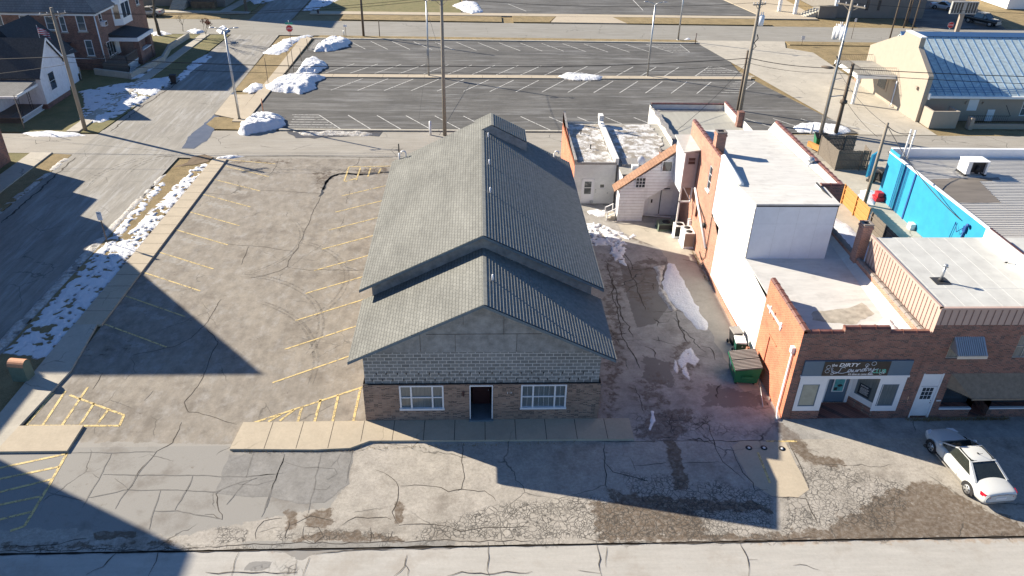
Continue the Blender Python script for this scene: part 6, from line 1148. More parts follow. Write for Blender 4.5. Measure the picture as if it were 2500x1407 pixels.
can(up3,.42,-.15,9.9,'lilac'); can(up4,-.55,0,9.7,'trim',1.15); can(up4,-.35,-.45,9.6,'lilac',1.15); can(up4,-.75,.35,9.5,'trim',1.1)
mb = MB(); mb.tube([(.3,-.1,9),(.5,0,8.6),(.2,.1,8.1),(.45,0,7.8),(.1,0,7.4)],.05,6); mb.build('cable_loop', M['black'], up3, local=True)
mb = MB(); mb.tube([(-.3,-.1,8),(-.1,-.3,7.5),(-.4,-.1,7.1),(.1,.2,6.9),(.3,-.1,7.3)],.07,6); mb.build('cable_loop', M['black'], up4, local=True)
mb = MB(); mb.tube([(0,0,3.9),(1.5,.2,4.0)],.05,6); mb.build('standoff_arm', M['metal'], up4, local=True)
mb = MB(); mb.cyl(0,0,3.2,3.5,.36,10); mb.build('pole_band', M['woodd'], up5, local=True)
def lightpole(px,py,h,lab,heads=2,box=False,az=0.0):
    g = P(px,py); t = thing('street_light', lab, 'street light', (g.x,g.y,0), az, 'gray steel parking lot lights')
    mb = MB(); mb.cyl(0,0,0,h,.13,10,.09); mb.cyl(0,0,-.05,.12,.2,10); mb.build('pole', M['metal'], t, local=True)
    for s in ((1,-1) if heads == 2 else (1,)):
        mb = MB(); mb.tube([(0,0,h),(s*.5,0,h+.22),(s*1.0,0,h+.3)],.05,6); mb.sphere((s*1.15,0,h+.3),.3,.13,.07,10); mb.build('lamp_head', M['metal'], t, local=True)
    if box: mb = MB(); mb.box(-.12,.12,-.3,-.12,1.3,1.9) if h < 9.2 and 0 else mb.box(-.13,.13,-.34,-.12,2.6,3.4); mb.build('control_box', M['metal'], t, local=True)
    return t
lightpole(585,293,8.95,'gray steel light pole at the lower left corner of the black lot'); lightpole(1047,187,8.9,'gray steel light pole with gray box on the left half of the median',box=True); lightpole(1580,188,8.7,'gray steel light pole on the right half of the median'); lightpole(1655,99,8.9,'gray steel light pole on the far edge of the black lot')
mb = MB(); mb.box(-.45,.45,-.14,-.11,1.9,2.3); 
g = P(1994,363); mb = MB(); mb.cyl(g.x,g.y,0,13,.05,8); mb.tube([(g.x,g.y,6.8),(g.x+.8,g.y,7)],.03,5); tag(mb.build('flag_pole', M['metal'], None), 'thin gray metal pole rising in front of the utility poles', 'pole')
def sign(px,py,h,lab,face,w,hh,mat,az=0,shape='rect',txt=None,tcol='trim',cat='sign',extra=None,r=.035,post='woodd'):
    g = P(px,py); t = thing('road_sign', lab, cat, (g.x,g.y,0), az); mb = MB(); mb.cyl(0,0,0,h,r,6); mb.build('post', M[post], t, local=True)
    mb = MB()
    if shape == 'oct': 
        pts = [(w/2*math.cos(math.pi/8+k*math.pi/4)/math.cos(math.pi/8),-.05,h-w/2+w/2*math.sin(math.pi/8+k*math.pi/4)/math.cos(math.pi/8)) for k in range(8)]; mb.extr([(x*1.06,-.045,(z-h+w/2)*1.06+h-w/2) for x,y,z in pts],(0,.01,0)); mb.build('sign_rim', M['trim'], t, local=True); mb = MB(); mb.extr(pts,(0,-.012,0))
    else: mb.box(-w/2,w/2,-.06,-.04,h-hh,h)
    f = mb.build('sign_face', M[mat], t, local=True)
    if txt:
        mb = MB()
        for s,sz,dx,dz in txt: text_mb(s, sz, Fr((0,-.066,0),(1,0,0),(0,-1,0)), dx, h+dz, .0, mb, bold=.004)
        mb.build('lettering', M[tcol], f, local=True)
    return t, g
s1, g1 = sign(712,112,2.75,'red octagonal stop sign on the street corner beyond the snow bank','',.85,.85,'red',shape='oct',txt=[('STOP',.32,-.36,-.53)])
mb = MB(); mb.box(-.5,.5,-.02,.02,2.85,3.1); a = mb.build('street_name_plate', M['signg'], s1, local=True); mb = MB(); mb.cyl(0,0,2.7,3.35,.03,6); mb.build('post_top', M['metal'], s1, local=True)
s2, _ = sign(2310,97,2.6,'small red stop sign beyond the tan building at the top right','',.85,.85,'red',shape='oct',txt=[('STOP',.32,-.36,-.53)],post='metal')
sign(263,596,2.6,'blue and white accessible parking sign on the snowy verge','',.34,.66,'trim',txt=[('PARK',.09,-.14,-.16)],tcol='navy'); 
for px,py,h,l in ((655,205,3.0,'thin sign post on the snowy verge left of the sidewalk'),(708,190,3.2,'tall thin sign post standing on the lot sidewalk, left one of the pair'),(718,180,3.0,'thin sign post on the lot sidewalk, right one of the pair'),(736,150,1.7,'short dark post on the sidewalk by the second snow heap'),(752,125,1.6,'short dark post between the two upper snow heaps')):
    g = P(px,py); mb = MB(); mb.cyl(g.x,g.y,0,h,.035,6); tag(mb.build('sign_post', M['woodd'], None), l, 'post', 'thin dark posts along the lot sidewalk')
sign(845,90,1.7,'small two panel sign on a post beside the far road','',.5,.3,'trim',txt=[('11',.2,-.14,-.25)],tcol='black'); sign(2078,95,3.0,'white rectangular sign on a thin post between pole and tan building','',.3,.5,'trim'); sign(1957,110,1.3,'small white and red sign on two short legs on the grass by the drive','',.5,.55,'trim',r=.03)
for px,py,h,m,l in ((840,90,.9,'metal','short gray bollard beside the far road sign'),(927,91,2.4,'woodd','dark slim post on the far road edge right of the utility pole'),(643,276,1.5,'copper','orange marker stake behind the corner snow heap'),(1697,108,1.5,'maroon','dark red stake at the far right corner of the lot kerb'),(1051,330,1.4,'trim','white utility pedestal beside the tall pole behind the roof'),(1980,327,1.0,'lilac','gray pedestal in the snow beside the pole pair'),(975,388,1.4,'black','short black pipe standing behind the left roof corner')):
    g = P(px,py); mb = MB(); mb.cyl(g.x,g.y,0,h,.06 if m not in ('trim','lilac') else .12,8); mb.cyl(g.x,g.y,h,h+.05,.05,8); tag(mb.build('bollard', M[m], None), l, 'post')
bb = thing('billboard','empty metal sign frame on a thick dark column beyond the blue roof','sign',(82,91.4,0)); mb = MB(); mb.box(-.32,.32,-.25,.25,0,3.0); mb.build('column', M['tand'], bb, local=True)
mb = MB(); mb.box(-2.1,2.1,-.2,.2,4.7,4.85); mb.box(-2.1,2.1,-.2,.2,3.0,3.15); [mb.box(-2.1+k*.45,-1.98+k*.45,-.2,.2,3.15,4.7) for k in range(10)]; mb.box(-.25,.25,-.22,.0,3.15,4.7); mb.build('frame', M['aluframe'], bb, local=True); mb = MB(); mb.box(-2.05,2.05,.16,.18,3.15,4.7); mb.build('back_panel', M['gray1'], bb, local=True)
# wires
def wire(a, b, sag, lab, r=.018, mat='black'):
    a = Vector(a); b = Vector(b); n = 22; mb = MB(); mb.tube([a.lerp(b,i/n)-Vector((0,0,sag*4*(i/n)*(1-i/n))) for i in range(n+1)], r, 5); tag(mb.build('overhead_wire', M[mat], None), lab, 'wire', 'overhead wires')
Lp = Vector((gL.x,gL.y,0)); Mp = Vector((gM.x,gM.y,0)); Bp = Vector((gB.x,gB.y,0)); Pp = Vector((gP.x,gP.y,0)); Fp = Vector((gF.x,gF.y,0)); E8 = Vector((g8.x,g8.y,0))
Z = lambda z: Vector((0,0,z))
wire(Lp+Z(11.2)+Vector((-.9,-.4,0)),Mp+Z(13.1)+Vector((-.8,0,0)),.6,'topmost wire from the lawn pole to the tall pole behind the roof'); wire(Lp+Z(11.2)+Vector((.9,.4,0)),Mp+Z(13.1)+Vector((.8,0,0)),.75,'second wire from the lawn pole crossarm to the tall pole behind the roof')
wire(Lp+Z(7.2),Mp+Z(6.9),.35,'thick telephone cable from the lawn pole to the tall pole behind the roof',.035); wire(Lp+Z(6.7),Mp+Z(6.3),.5,'lower telephone cable from the lawn pole to the tall pole')
wire(Lp+Z(7.2),Vector((-75,43,7.0)),.5,'thick telephone cable leaving the lawn pole to the left',.035); wire(Lp+Z(11.2),Vector((-75,43,11)),.5,'upper wire leaving the lawn pole to the left'); wire(Lp+Z(6.5),Vector((-52,46,4)),.3,'service wire from the lawn pole to the white house')
wire(Mp+Z(13.1),Bp+Z(12.1),.6,'topmost wire from the tall pole to the leaning transformer pole'); wire(Mp+Z(6.9),Bp+Z(6.6),.35,'thick telephone cable from the tall pole to the leaning transformer pole',.035); wire(Mp+Z(6.3),Bp+Z(6.0),.5,'lower telephone cable from the tall pole to the leaning transformer pole')
wire(Bp+Z(12.1),Pp+Z(12.9),.3,'short top wire between the two transformer poles'); wire(Bp+Z(6.6),Pp+Z(6.8),.25,'thick cable between the two transformer poles',.035); wire(Bp+Z(6.1),Pp+Z(6.3),.3,'lower cable between the two transformer poles')
wire(Pp+Z(6.8),Vector((100,43,7)),.7,'thick telephone cable from the transformer pole passing the blue roof',.04); wire(Pp+Z(6.3),Vector((100,43,6.4)),.9,'lower telephone cable from the transformer pole passing the blue roof',.03); wire(Pp+Z(12.9),Vector((100,43,13)),.8,'top wire from the transformer pole out to the right')
wire(Fp+Z(6.9),Vector((41.0,27.8,5.9)),.3,'service cable from the bare pole to the cyan roof corner',.03); wire(Fp+Z(6.9),Vector((40.0,17.2,3.3)),.5,'service cable from the bare pole down to the cobalt conduit',.03); wire(Pp+Z(6.9),Fp+Z(6.9),.5,'cable from the transformer pole to the bare pole by the fence'); wire(Pp+Z(3.9)+Vector((1.5,.2,0)),Vector((46.5,42.5,0.3)),.3,'slack cable drooping from the short dark pole to the lane')
wire(E8+Z(10.5),Vector((70,87,10.5)),1.0,'upper wire along the far road beyond the black lot'); wire(E8+Z(9.3),Vector((70,87,9.3)),1.1,'lower wire along the far road beyond the black lot'); wire(E8+Z(10.5),Vector((-95,86,10.5)),1.0,'upper wire along the far road towards the brick house'); wire(E8+Z(9.3),Vector((-95,86,9.3)),1.2,'lower wire along the far road towards the brick house')
wire(Mp+Z(7.5),Vector((-.31,63.8,8.2)),.3,'thin lighting wire from the tall pole to the median light'); wire(Vector((-.31,63.8,3.0)),Vector((-.2,44,1.2)),.0,'thin vertical looking wire from median light to the white pedestal',.012)
wire(Bp+Z(6.4),Vector((23.5,34.5,3.6)),.4,'service wire from the leaning pole down to the gray flat roof')

# ================================================================ TREES AND PLANTS
def tree(x,y,h,r,lab,leaf=None,seed=1,depth=5,name='bare_tree'):
    rnd = random.Random(seed); t = thing(name, lab, 'tree', (x,y,0)); mt = MB(); mc = MB()
    def br(p,d,L,rr,lv):
        n = 3; pts=[p]; q=p; dd=d
        for i in range(n): dd=(dd+Vector((rnd.uniform(-.14,.14),rnd.uniform(-.14,.14),rnd.uniform(-.03,.1)))).normalized(); q=q+dd*L/n; pts.append(q)
        (mt if lv == 0 else mc).tube(pts,[rr*(1-.35*i/n) for i in range(n+1)],6 if lv<2 else 4,caps=False)
        if lv >= depth: 
            if leaf:
                for k in range(4): c=q+Vector((rnd.uniform(-.25,.25),)*1+(rnd.uniform(-.25,.25),rnd.uniform(-.2,.2))); s=.09; a=Vector((rnd.uniform(-1,1),rnd.uniform(-1,1),rnd.uniform(-1,1))).normalized()*s; b=a.cross(Vector((rnd.random(),rnd.random(),1))).normalized()*s; lf.append([c-a,c-b,c+a,c+b])
            return
        for k in range(rnd.choice((2,3,3))): 
            a = rnd.uniform(0,6.28); sp_=rnd.uniform(.35,.8); nd=(dd+Vector((math.cos(a)*sp_,math.sin(a)*sp_,rnd.uniform(0,.25)))).normalized(); br(q,nd,L*rnd.uniform(.62,.82),rr*.6,lv+1)
    lf = []; br(Vector((0,0,-.1)),Vector((0,0,1)),h*.3,r,0); mt.build('trunk', M['bark'], t, local=True); mc.build('branches', M['bark'], t, local=True)
    if lf: ml = MB(); [ml.quad(*q) for q in lf]; ml.build('leaves', M['leafb'], t, local=True)
    return t
tree(P(390,87).x,P(390,87).y,9.5,.26,'large bare street tree beside the brick house',seed=3,depth=6); tree(P(447,77).x,P(447,77).y,3.2,.05,'slender leafless sapling near the retaining wall',seed=5,depth=4); tree(P(505,97).x,P(505,97).y,3.0,.05,'small sapling holding brown dead leaves by the street',leaf=True,seed=8,depth=4); tree(P(602,28).x,P(602,28).y,9,.3,'bare tree on the shaded lawn at the far crossing',seed=11,depth=5)
tree(-33.5,64.5,8.5,.22,'bare tree in front of the brick house shading the street',seed=21,depth=5) if 0 else None
def tuft(x0,y0,x1,y1,n,lab,seed=0,h=.18,name='dry_weeds'):
    rnd=random.Random(seed); mb=MB()
    for k in range(n):
        t=rnd.random(); x=x0+(x1-x0)*t+rnd.gauss(0,.06); y=y0+(y1-y0)*t+rnd.gauss(0,.06); a=rnd.uniform(0,6.28); l=rnd.uniform(.3,1)*h; dx,dy=math.cos(a),math.sin(a)
        mb.quad((x-dy*.012,y+dx*.012,0),(x+dy*.012,y-dx*.012,0),(x+dx*l*.8,y+dy*l*.8,l*rnd.uniform(.4,1)))
    tag(mb.build(name, M['grass'], None), lab, 'weeds', kind='stuff')
tuft(-6.4,-2.05,-.5,-2.1,260,'dry weeds along the sunny kerb of the front sidewalk',1); tuft(-.4,-1.95,11,-1.66,200,'dry weeds along the shaded kerb in front of the gabled building',2); tuft(28.4,-.25,34,-.25,700,'dead weeds along the foot of the brick store',3,.3); tuft(21.5,14,21.5,18.5,300,'dry weeds at the foot of the red brick wall',4,.25); tuft(12.2,1,12.6,4.5,160,'dry weeds along the shaded foot of the gabled building',5,.2); tuft(28.7,9,29.0,20,900,'dark dead plants beside the parapet above the snowy yard',6,.6)
mbp = MB(); rnd = random.Random(5)
# ================================================================ SMALL OBJECTS
fnc = thing('cedar_fence','orange cedar picket fence with rails behind the brick shop','fence',(36.4,25,0))
def fence(t,a,b,h,mat,step=.14,rails=True,side=-1):
    a=Vector((*a,0)); b=Vector((*b,0)); L=(b-a).length; u=(b-a)/L; n=Vector((-u.y,u.x,0))*side; mb=MB()
    for k in range(int(L/step)): p=a+u*(k*step+step/2); z=h+.02*math.sin(k*1.7); mb.bar(p+Z(.05),p+Z(z),step*.88,.02,up=n)
    mb.build('pickets', M[mat], t); mb=MB()
    if rails:
        for z in (.35,h*.5,h-.3): mb.bar(a+n*.04+Z(z),b+n*.04+Z(z),.04,.09)
    for k in range(int(L/2.3)+1): p=a+u*min(L,k*2.3)+n*.07; mb.bar(p,p+Z(h+.05),.1,.1)
    mb.build('rails_and_posts', M[mat], t)
fence(fnc,(36.35,22.4),(36.35,27.4),1.65,'fence',side=1)
f2 = thing('weathered_fence','dark weathered fence continuing from the orange cedar fence','fence',(36.5,15,0)); fence(f2,(36.45,10.5),(36.4,22.3),1.5,'fenced',side=1)
f3_ = thing('fence_enclosure','dark wooden fence enclosure around the bins by the back lane','fence',(40.4,36,0))
for a,b in (((38.7,34.3),(38.7,38.3)),((38.7,34.3),(41.6,34.3)),((41.6,34.3),(41.9,36.0)),((38.7,38.3),(42.2,38.3))): fence(f3_,a,b,1.9,'fenced',step=.15)
# dumpsters
def dumpster(loc,rz,lab,lidm='graylid'):
    t = thing('dumpster',lab,'dumpster',(*loc,0),rz,'green steel dumpsters'); mb = MB()
    mb.hexa([(-.78,-.62,.15),(.78,-.62,.15),(.78,.62,.15),(-.78,.62,.15),(-.9,-.72,1.0),(.9,-.72,1.0),(.9,.72,1.25),(-.9,.72,1.25)]); mb.box(-.95,.95,-.76,-.70,.93,1.02); mb.box(-.97,-.9,-.3,.3,.55,.7); mb.box(.9,.97,-.3,.3,.55,.7); mb.build('bin_body', M['green'], t, local=True)
    mb = MB(); [mb.cyl(x,y,0,.13,.07,8) for x in (-.65,.65) for y in (-.5,.5)]; mb.build('casters', M['black'], t, local=True)
    for s in (-1,1):
        mb = MB(); a,b = (-.93,-.01) if s<0 else (.01,.93); q=[(a,-.75,1.03),(b,-.75,1.03),(b,.74,1.28),(a,.74,1.28)]; mb.hexa(q+[(x,y,z+.03) for x,y,z in q])
        mb.mi = 1
        for k in range(7): x=a+.04+k*.125; q=[(x,-.73,1.06),(x+.05,-.73,1.06),(x+.05,.72,1.31),(x,.72,1.31)]; mb.hexa(q+[(p[0],p[1],p[2]+.035) for p in q])
        mb.build('lid', [M['black'],M[lidm]], t, local=True)
    mb = MB(); mb.box(-.87,-.4,-.735,-.72,.6,.85); 
    return t
d1 = dumpster((20.72,3.6),R(-95)+0,'green steel dumpster with ribbed gray lids against the orange brick wall')
mb = MB(); mb.add([(-.5,-.69,.55),(-.1,-.69,.55),(-.1,-.725,.88),(-.5,-.725,.88)],[[0,1,2,3]]); mb.build('white_label', M['trim'], d1, local=True); mb = MB(); mb.add([(.1,-.69,.55),(.45,-.69,.55),(.45,-.725,.88),(.1,-.725,.88)],[[0,1,2,3]]); mb.build('yellow_label', M['yellow'], d1, local=True)
dumpster((39.6,39.9),R(75),'green dumpster with black lids standing beyond the dark fence enclosure','black')
def cart(x,y,rz,lab,bm,lm,recy=False):
    t = thing('wheeled_bin',lab,'bin',(x,y,0),rz); mb = MB(); mb.hexa([(-.2,-.24,.08),(.2,-.24,.08),(.2,.2,.08),(-.2,.2,.08),(-.29,-.36,1.0),(.29,-.36,1.0),(.29,.32,1.0),(-.29,.32,1.0)]); mb.box(-.25,.25,.3,.38,.85,.93); mb.build('bin_body', M[bm], t, local=True)
    mb = MB(); mb.hexa([(-.32,-.4,1.0),(.32,-.4,1.0),(.32,.36,1.03),(-.32,.36,1.03),(-.29,-.36,1.07),(.29,-.36,1.07),(.29,.32,1.1),(-.29,.32,1.1)]); mb.build('lid', M[lm], t, local=True)
    for s in (-1,1): mb = MB(); mb.tube([(s*.26,.24,.12),(s*.31,.24,.12)],.12,12); mb.build('wheel', M['black'], t, local=True)
    return t
c1 = cart(21.1,5.75,R(-6),'dark green wheeled bin with white lid behind the dumpster','greend','white'); mb = MB(); mb.add([(.02,-.335,.72),(.14,-.335,.72),(.08,-.345,.84)],[[0,1,2]]); mb.build('recycling_mark', M['trim'], c1, local=True)
cart(21.15,6.75,R(8),'gray wheeled bin with gray lid, farthest of the bins at the white wall','black','graylid'); cart(P(425,205).x,P(425,205).y,R(100),'black wheeled bin at the kerb of the side street','black','black')
cart(40.9,31.5,0,'left black bin of the pair below the fence enclosure','black','black'); cart(41.8,31.7,.2,'right black bin of the pair below the fence enclosure','black','black')
mb = MB(); mb.tube([(21.3,2.5,.5),(21.05,.9,.05)],.03,6); tag(mb.build('metal_rod', M['metal'], None),'thin metal rod leaning by the dumpster on the orange wall','rod')
# air conditioning units at the brick wall
def acu(x,y,w,d,h,lab,mat='white',fans=1,side='brickD'):
    t = thing('air_conditioner_unit',lab,'air conditioner',(x,y,0)); mb = MB(); mb.box(-w/2,w/2,-d/2,d/2,.08,h); mb.box(-w/2-.05,w/2+.05,-d/2-.05,d/2+.05,0,.08); mb.build('casing', M[mat], t, local=True)
    mb = MB()
    for k in range(fans): mb.disc((0,-d/2+(k+.5)*d/fans,h+.01),(0,0,1),min(w,d/fans)*.36,.02,20)
    mb.build('fan_grille', M['black'], t, local=True); mb = MB(); mb.box(-w/2+.03,w/2-.03,-d/2-.01,-d/2,.15,h-.06); [mb.box(-w/2+.03,w/2-.03,-d/2-.02,-d/2-.01,.2+k*.1,.24+k*.1) for k in range(int((h-.3)/.1))]; mb.build('grille', M[side], t, local=True); return t
acu(21.3,19.6,.75,1.3,1.25,'tall white air conditioner with brown louvred end at the brick wall','white',2,'tand'); acu(21.0,21.0,.75,.75,1.0,'squat white air conditioner with round fan by the landing posts','white',1,'black')
acu(20.3,22.2,1.3,.9,.6,'old green air conditioner lying under the stair landing','mailg',1,'black'); 
# drop box
t = thing('collection_box','rounded green metal drop box with rusty orange top on the grass verge','drop box',(-19.15,3.85,0),R(-8)); mb = MB(); mb.smooth=False
pts = [(-.3,0),(-.3,1.0)]+[(-.3*math.cos(a*math.pi/8),1.0+.3*math.sin(a*math.pi/8)) for a in range(1,8)]+[(.3,1.0),(.3,0)]
mb.extr([(-.45,x,z) for x,z in pts],(.9,0,0)); mb.build('box_body', M['mailg'], t, local=True); mb = MB()
arc = [(-.31*math.cos(a*math.pi/10),1.0+.315*math.sin(a*math.pi/10)) for a in range(0,11)]
for i in range(10): mb.quad((-.46,*arc[i]),(.46,*arc[i]),(.46,*arc[i+1]),(-.46,*arc[i+1]))
mb.build('rounded_top', M['copper'], t, local=True); mb = MB(); mb.box(-.3,.3,-.02,.02,.0,.0); 
for x,l in ((1838,'left'),(1873,'middle'),(1911,'right')):
    g = P({1838:1828,1873:1865,1911:1909}[x],{1838:1094,1873:1094,1911:1096}[x]); mb = MB(); mb.disc((g.x,g.y,.012),(0,0,1),.17,.012,20); o = tag(mb.build('utility_cover', M['black'], None), l+' one of the three round utility covers in the alley mouth', 'cover', 'round utility covers'); mb = MB(); mb.disc((g.x+.01,g.y,.02),(0,0,1),.07,.012,14); mb.build('cover_cap', M['trim'], o)
g = P(2262,1090); mb = MB(); mb.disc((g.x,g.y,.012),(0,0,1),.16,.012,20); tag(mb.build('manhole_cover', M['woodd'], None),'small round iron cover beside the front wheel of the white sedan','cover')
g = P(2020,165); mb = MB(); mb.disc((g.x,g.y,.03),(0,0,1),.8,.02,20); tag(mb.build('manhole_cover', M['woodd'], None),'large round iron cover on the concrete drive near the canopy','cover')
mb = MB(); g = P(777,35); mb.cyl(g.x,g.y,0,.6,.12,8); mb.sphere((g.x,g.y,.65),.14,.14,.14,8); mb.tube([(g.x-.22,g.y,.4),(g.x+.22,g.y,.4)],.07,6); tag(mb.build('fire_hydrant', M['maroon'], None),'dark red fire hydrant on the far sidewalk corner','hydrant')
mb = MB(); g=P(1970,350); mb.bar((38.3,39.9,.5),(39.0,37.9,.5),.3,.5); tag(mb.build('barrier', M['fence'], None),'small orange yellow barrier peeking over the tile coping','barrier')
# ================================================================ CARS
def sedan(name, lab, loc, rz, paint, L=4.8, Wd=1.82, Ht=1.46, truck=False, tail=True, plate=True):
    t = thing(name, lab, 'pickup truck' if truck else 'car', (*loc,0), rz)
    # stations along x (front +x): x, half width, z bottom, z shoulder, z centre
    h = L/2; k = Ht/1.46
    st = [(-h,.76,.40,.84,.90),(-h+.03,.80,.32,.90,.97),(-h+.12,.84,.25,.93,1.0),(-h+.35,.885,.22,.94,1.02),(-h+.9,.91,.20,.94,1.03),(-h+1.6,.91,.20,.92,1.02),(-.2,.91,.20,.90,.98),(.6,.91,.20,.88,.96),(1.1,.90,.20,.86,.97),(h-.75,.88,.22,.78,.90),(h-.3,.82,.24,.70,.80),(h-.06,.70,.30,.60,.68),(h,.60,.38,.56,.60)]
    if truck: st = [(-h,.92,.5,1.12,1.14),(-h+.08,.95,.45,1.18,1.2),(-h+1.7,.96,.42,1.18,1.2),(-h+1.75,.96,.42,1.16,1.2),(0,.96,.42,1.14,1.18),(.9,.96,.42,1.12,1.18),(h-.5,.95,.45,1.08,1.16),(h-.1,.92,.45,1.0,1.1),(h,.88,.5,.95,1.0)]
    mb = MB(); mb.smooth = True; rings = []
    for x, w, zb, zs, zc in st:
        w *= Wd/1.82
        rings.append([(x,-w*.55,zb),(x,-w*.93,zb+.03),(x,-w,zb+(zs-zb)*.5),(x,-w*.98,zs-.12),(x,-w*.90,zs),(x,-w*.45,zc-.02),(x,0,zc),(x,w*.45,zc-.02),(x,w*.90,zs),(x,w*.98,zs-.12),(x,w,zb+(zs-zb)*.5),(x,w*.93,zb+.03),(x,w*.55,zb)])
    n = 13; vs = [p for r_ in rings for p in r_]; fs = []
    for i in range(len(rings)-1):
        for j in range(n): fs.append([i*n+j, i*n+(j+1)%n, (i+1)*n+(j+1)%n, (i+1)*n+j])
    fs.append(list(range(n))); fs.append([ (len(rings)-1)*n+j for j in range(n)][::-1]); mb.add(vs, fs)
    body = mb.build('body', M[paint], t, local=True); ms = body.modifiers.new('s','SUBSURF'); ms.levels = 1; ms.render_levels = 2
    # cabin: glass block and painted roof and pillars
    if truck: cab = dict(b0=-1.15,b1=1.35,t0=-.95,t1=.55,zb=1.1,zt=1.85,wb=.88,wt=.74)
    else: cab = dict(b0=-h+.80,b1=1.2,t0=-h+1.7,t1=.2,zb=.93,zt=Ht-.04,wb=.79,wt=.60)
    c = cab; sc_ = Wd/1.82; wb, wt = c['wb']*sc_, c['wt']*sc_
    mb = MB(); b = [(c['b0'],-wb,c['zb']),(c['b1'],-wb,c['zb']),(c['b1'],wb,c['zb']),(c['b0'],wb,c['zb'])]; tt = [(c['t0'],-wt,c['zt']),(c['t1'],-wt,c['zt']),(c['t1'],wt,c['zt']),(c['t0'],wt,c['zt'])]
    mb.hexa(b+tt); mb.build('glasshouse', M['carglass'], t, local=True)
    mb = MB(); mb.smooth = True; nn = 7; rows=[]
    for i in range(nn):
        x = c['t0']-.08+(c['t1']-c['t0']+.16)*i/(nn-1); rows.append([(x,(-1+2*j/6)*(wt+.03),c['zt']-.015+.06*(1-(2*j/6-1)**2)*(1-(2*i/(nn-1)-1)**4)) for j in range(7)])
    vs=[p for r_ in rows for p in r_]; mb.add(vs,[[i*7+j,(i+1)*7+j,(i+1)*7+j+1,i*7+j+1] for i in range(nn-1) for j in range(6)]); m0=len(mb.v)
    mb.smooth=False; mb.box(c['t0']-.05,c['t1']+.05,-wt-.02,wt+.02,c['zt']-.05,c['zt']-.012); mb.build('roof', M[paint], t, local=True)
    mb = MB()
    for s in (-1,1):
        mb.bar((c['b1'],s*wb,c['zb']),(c['t1'],s*(wt+.01),c['zt']-.02),.05,.05); mb.bar((c['b0'],s*(wb+.01),c['zb']),(c['t0'],s*(wt+.01),c['zt']-.02),.10,.05)
        pass
        if not truck:
            q=[(c['b0']-.05,s*(wb+.01),c['zb']-.02),(c['b0']+.42,s*(wb+.012),c['zb']-.02),(c['t0']+.1,s*(wt+.014),c['zt']-.02),(c['t0']-.03,s*(wt+.012),c['zt']-.02)]; mb.quad(*(q if s<0 else q[::-1]))
    mb.build('pillars', M[paint], t, local=True)
    rw = .34 if not truck else .41
    for x in ((-h+1.0),(h-.95)):
        for s in (-1,1):
            mb = MB(); yy = s*(Wd/2-.12); mb.tube([(x,yy-.11,rw),(x,yy+.11,rw)],rw,22); w_ = mb.build('wheel', M['black'], t, local=True)
            mb = MB(); yo = yy+s*.112; mb.tube([(x,yo-.01,rw),(x,yo+.012,rw)],rw*.66,18); mb.build('rim', M['metal'] if not truck else M['aluframe'], w_, local=True)
            mb = MB()
            for k in range(5): a=k*2*math.pi/5+.3; ca,sa=math.cos(a),math.sin(a); cx,cz=x+ca*rw*.40,rw+sa*rw*.40; q=[(cx-sa*.05,yo+s*.016,cz+ca*.05),(cx+ca*.09,yo+s*.016,cz+sa*.09),(cx+sa*.05,yo+s*.016,cz-ca*.05),(cx-ca*.06,yo+s*.016,cz-sa*.06)]; mb.quad(*q)
            mb.build('rim_openings', M['black'], w_, local=True)
            mb = MB(); ring=[]; 
            for k in range(13): a=math.pi*(k/12)*1.16-.25; ring.append((x+math.cos(a)*(rw+.06),s*(Wd/2+.005),rw+math.sin(a)*(rw+.06)))
            inn=[(x+(p[0]-x)*.55,s*(Wd/2+.005),rw+(p[2]-rw)*.55) for p in ring]
            mb.add([(p[0],p[1]-s*.0,p[2]) for p in ring]+inn,[[i,i+1,13+i+1,13+i] for i in range(12)]); mb.build('wheel_arch', M['black'], t, local=True)
    if tail:
        for s in (-1,1):
            mb = MB(); q=[(-h+.02,s*.45*sc_,.72),(-h-.02+.04,s*.84*sc_,.70),(-h+.02,s*.80*sc_,.92),(-h+.06,s*.5*sc_,.90)]; 
            mb.hexa([(-h-.015,s*.56,.72),(-h+.06,s*.80,.71),(-h+.30,s*.885,.73),(-h+.3,s*.6,.74),(-h+.01,s*.60,.87),(-h+.08,s*.785,.88),(-h+.36,s*.875,.88),(-h+.3,s*.62,.87)]); mb.build('tail_light', M['tail'], t, local=True)
    for s in (-1,1):
        mb = MB(); z=.58 if not truck else .9; mb.hexa([(h-.02,s*.42,z),(h-.1,s*.72,z),(h-.4,s*.84,z+.06),(h-.3,s*.5,z+.04),(h-.06,s*.44,z+.1),(h-.14,s*.72,z+.12),(h-.45,s*.82,z+.14),(h-.3,s*.5,z+.12)]); mb.build('headlight', M['trim'], t, local=True)
        mb = MB(); mb.sphere((c['b1']-.25,s*(wb+.12),c['zb']+.08),.1,.1,.07,8); mb.build('side_mirror', M[paint if not truck else 'black'], t, local=True)
        mb = MB(); yy=s*(Wd/2-.012); [mb.box(xx,xx+.012,yy-.004,yy+.004,.34,.86) for xx in (-.55,.55)] ; mb.box(-1.3 if not truck else -.9,1.0,yy-.006,yy+.008,.24 if not truck else .45,.31 if not truck else .52); mb.build('door_seams', M['gray1'], t, local=True)
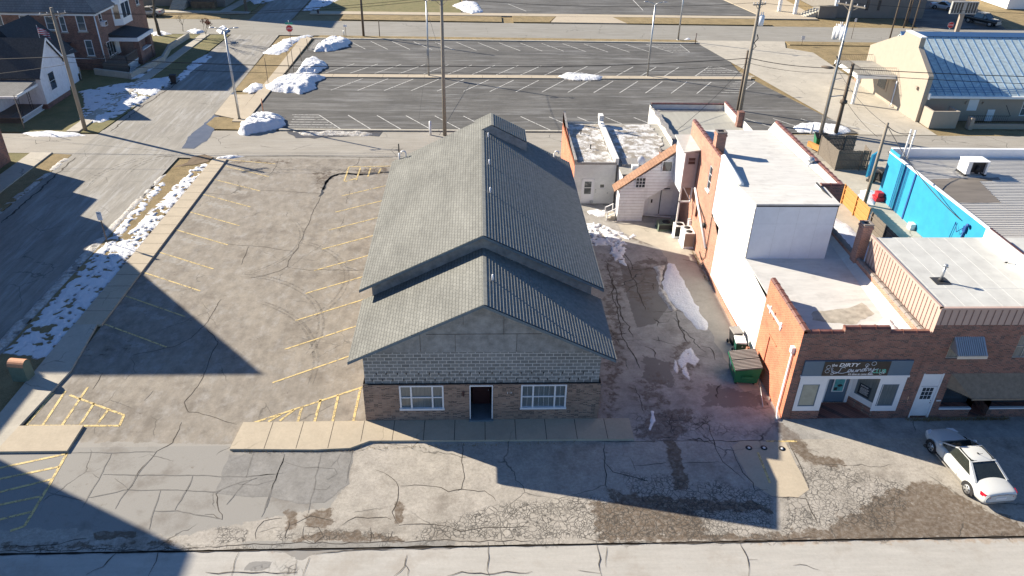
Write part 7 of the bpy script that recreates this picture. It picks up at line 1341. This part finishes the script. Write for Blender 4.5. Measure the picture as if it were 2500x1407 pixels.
    if truck:
        mb = MB(); mb.box(-h+.15,-1.25,-.82,.82,1.195,1.22); mb.build('bed_cover', M['black'], t, local=True); mb = MB(); mb.box(h-.03,h+.05,-.6,.6,.55,.95); mb.box(h-.05,h+.1,-.85,.85,.42,.58); mb.build('grille_guard', M['metal'], t, local=True)
    else:
        mb = MB(); mb.box(-h-.015,-h+.03,-.25,.25,.60,.72); mb.build('licence_plate', M['trim'], t, local=True); mb = MB(); mb.box(-h+.0,-h+.08,-.26,.26,.885,.897); mb.build('brake_light_bar', M['tail'], t, local=True); mb = MB(); mb.tube([(c['t0']+.35,0,Ht),(c['t0']+.15,0,Ht+.22)],.012,4); mb.sphere((c['t0']+.38,0,Ht+.02),.07,.05,.03,6); mb.build('antenna', M['black'], t, local=True)
        mb = MB(); mb.box(-h-.01,-h+.05,-.7,.7,.42,.47); mb.build('bumper_seam', M['gray1'], t, local=True)
    return t
ang_ = math.atan2(-1.75+5.45, 28.35-29.55)     # heading from rear wheel towards front wheel
sedan('parked_sedan','white four door sedan parked half in shade in front of the brick store',(29.4,-4.0),R(95),'carw')
sedan('parked_car','white car at the top right beyond the black sign frame',(90.2,110.6),R(-48),'cars',L=4.4); sedan('pickup_truck','dark crew cab pickup truck on the far road at the top right',(90.3,98.6),R(-60),'truck',L=5.6,Wd=2.0,Ht=1.9,truck=True,tail=False)
sedan('parked_car','beige car partly hidden behind the brick house at the top left',(-46,96.3),R(180),'beigec',L=4.6)
# every untagged top-level mesh of snow gets a label
n_ = 0
LB = ['wide footprint covered snow on the corner lawn beside the brick house','strip of snow along the lane below the white house','narrow snow strip along the brick house retaining wall','thin snow on the kerb strip across from the snow heaps','snow on the shaded lawn left of the far crossing','snow on the shaded verge right of the far crossing','low snow heap behind the retaining wall by the far road','round snow heap at the corner behind the street light','deep snow in the shaded narrow yard','snow strip outside the fence','snow left under the bare street tree']
for o in list(bpy.data.objects):
    if o.parent is None and o.type == 'MESH' and 'label' not in o.keys() and o.get('kind') != 'structure':
        o['label'] = LB[n_ % len(LB)]; o['category'] = 'snow patch'; n_ += 1
    if o.get('category') is None and o.parent is None and o.type in ('MESH','EMPTY') and o.get('kind') != 'structure': o['category'] = 'snow'
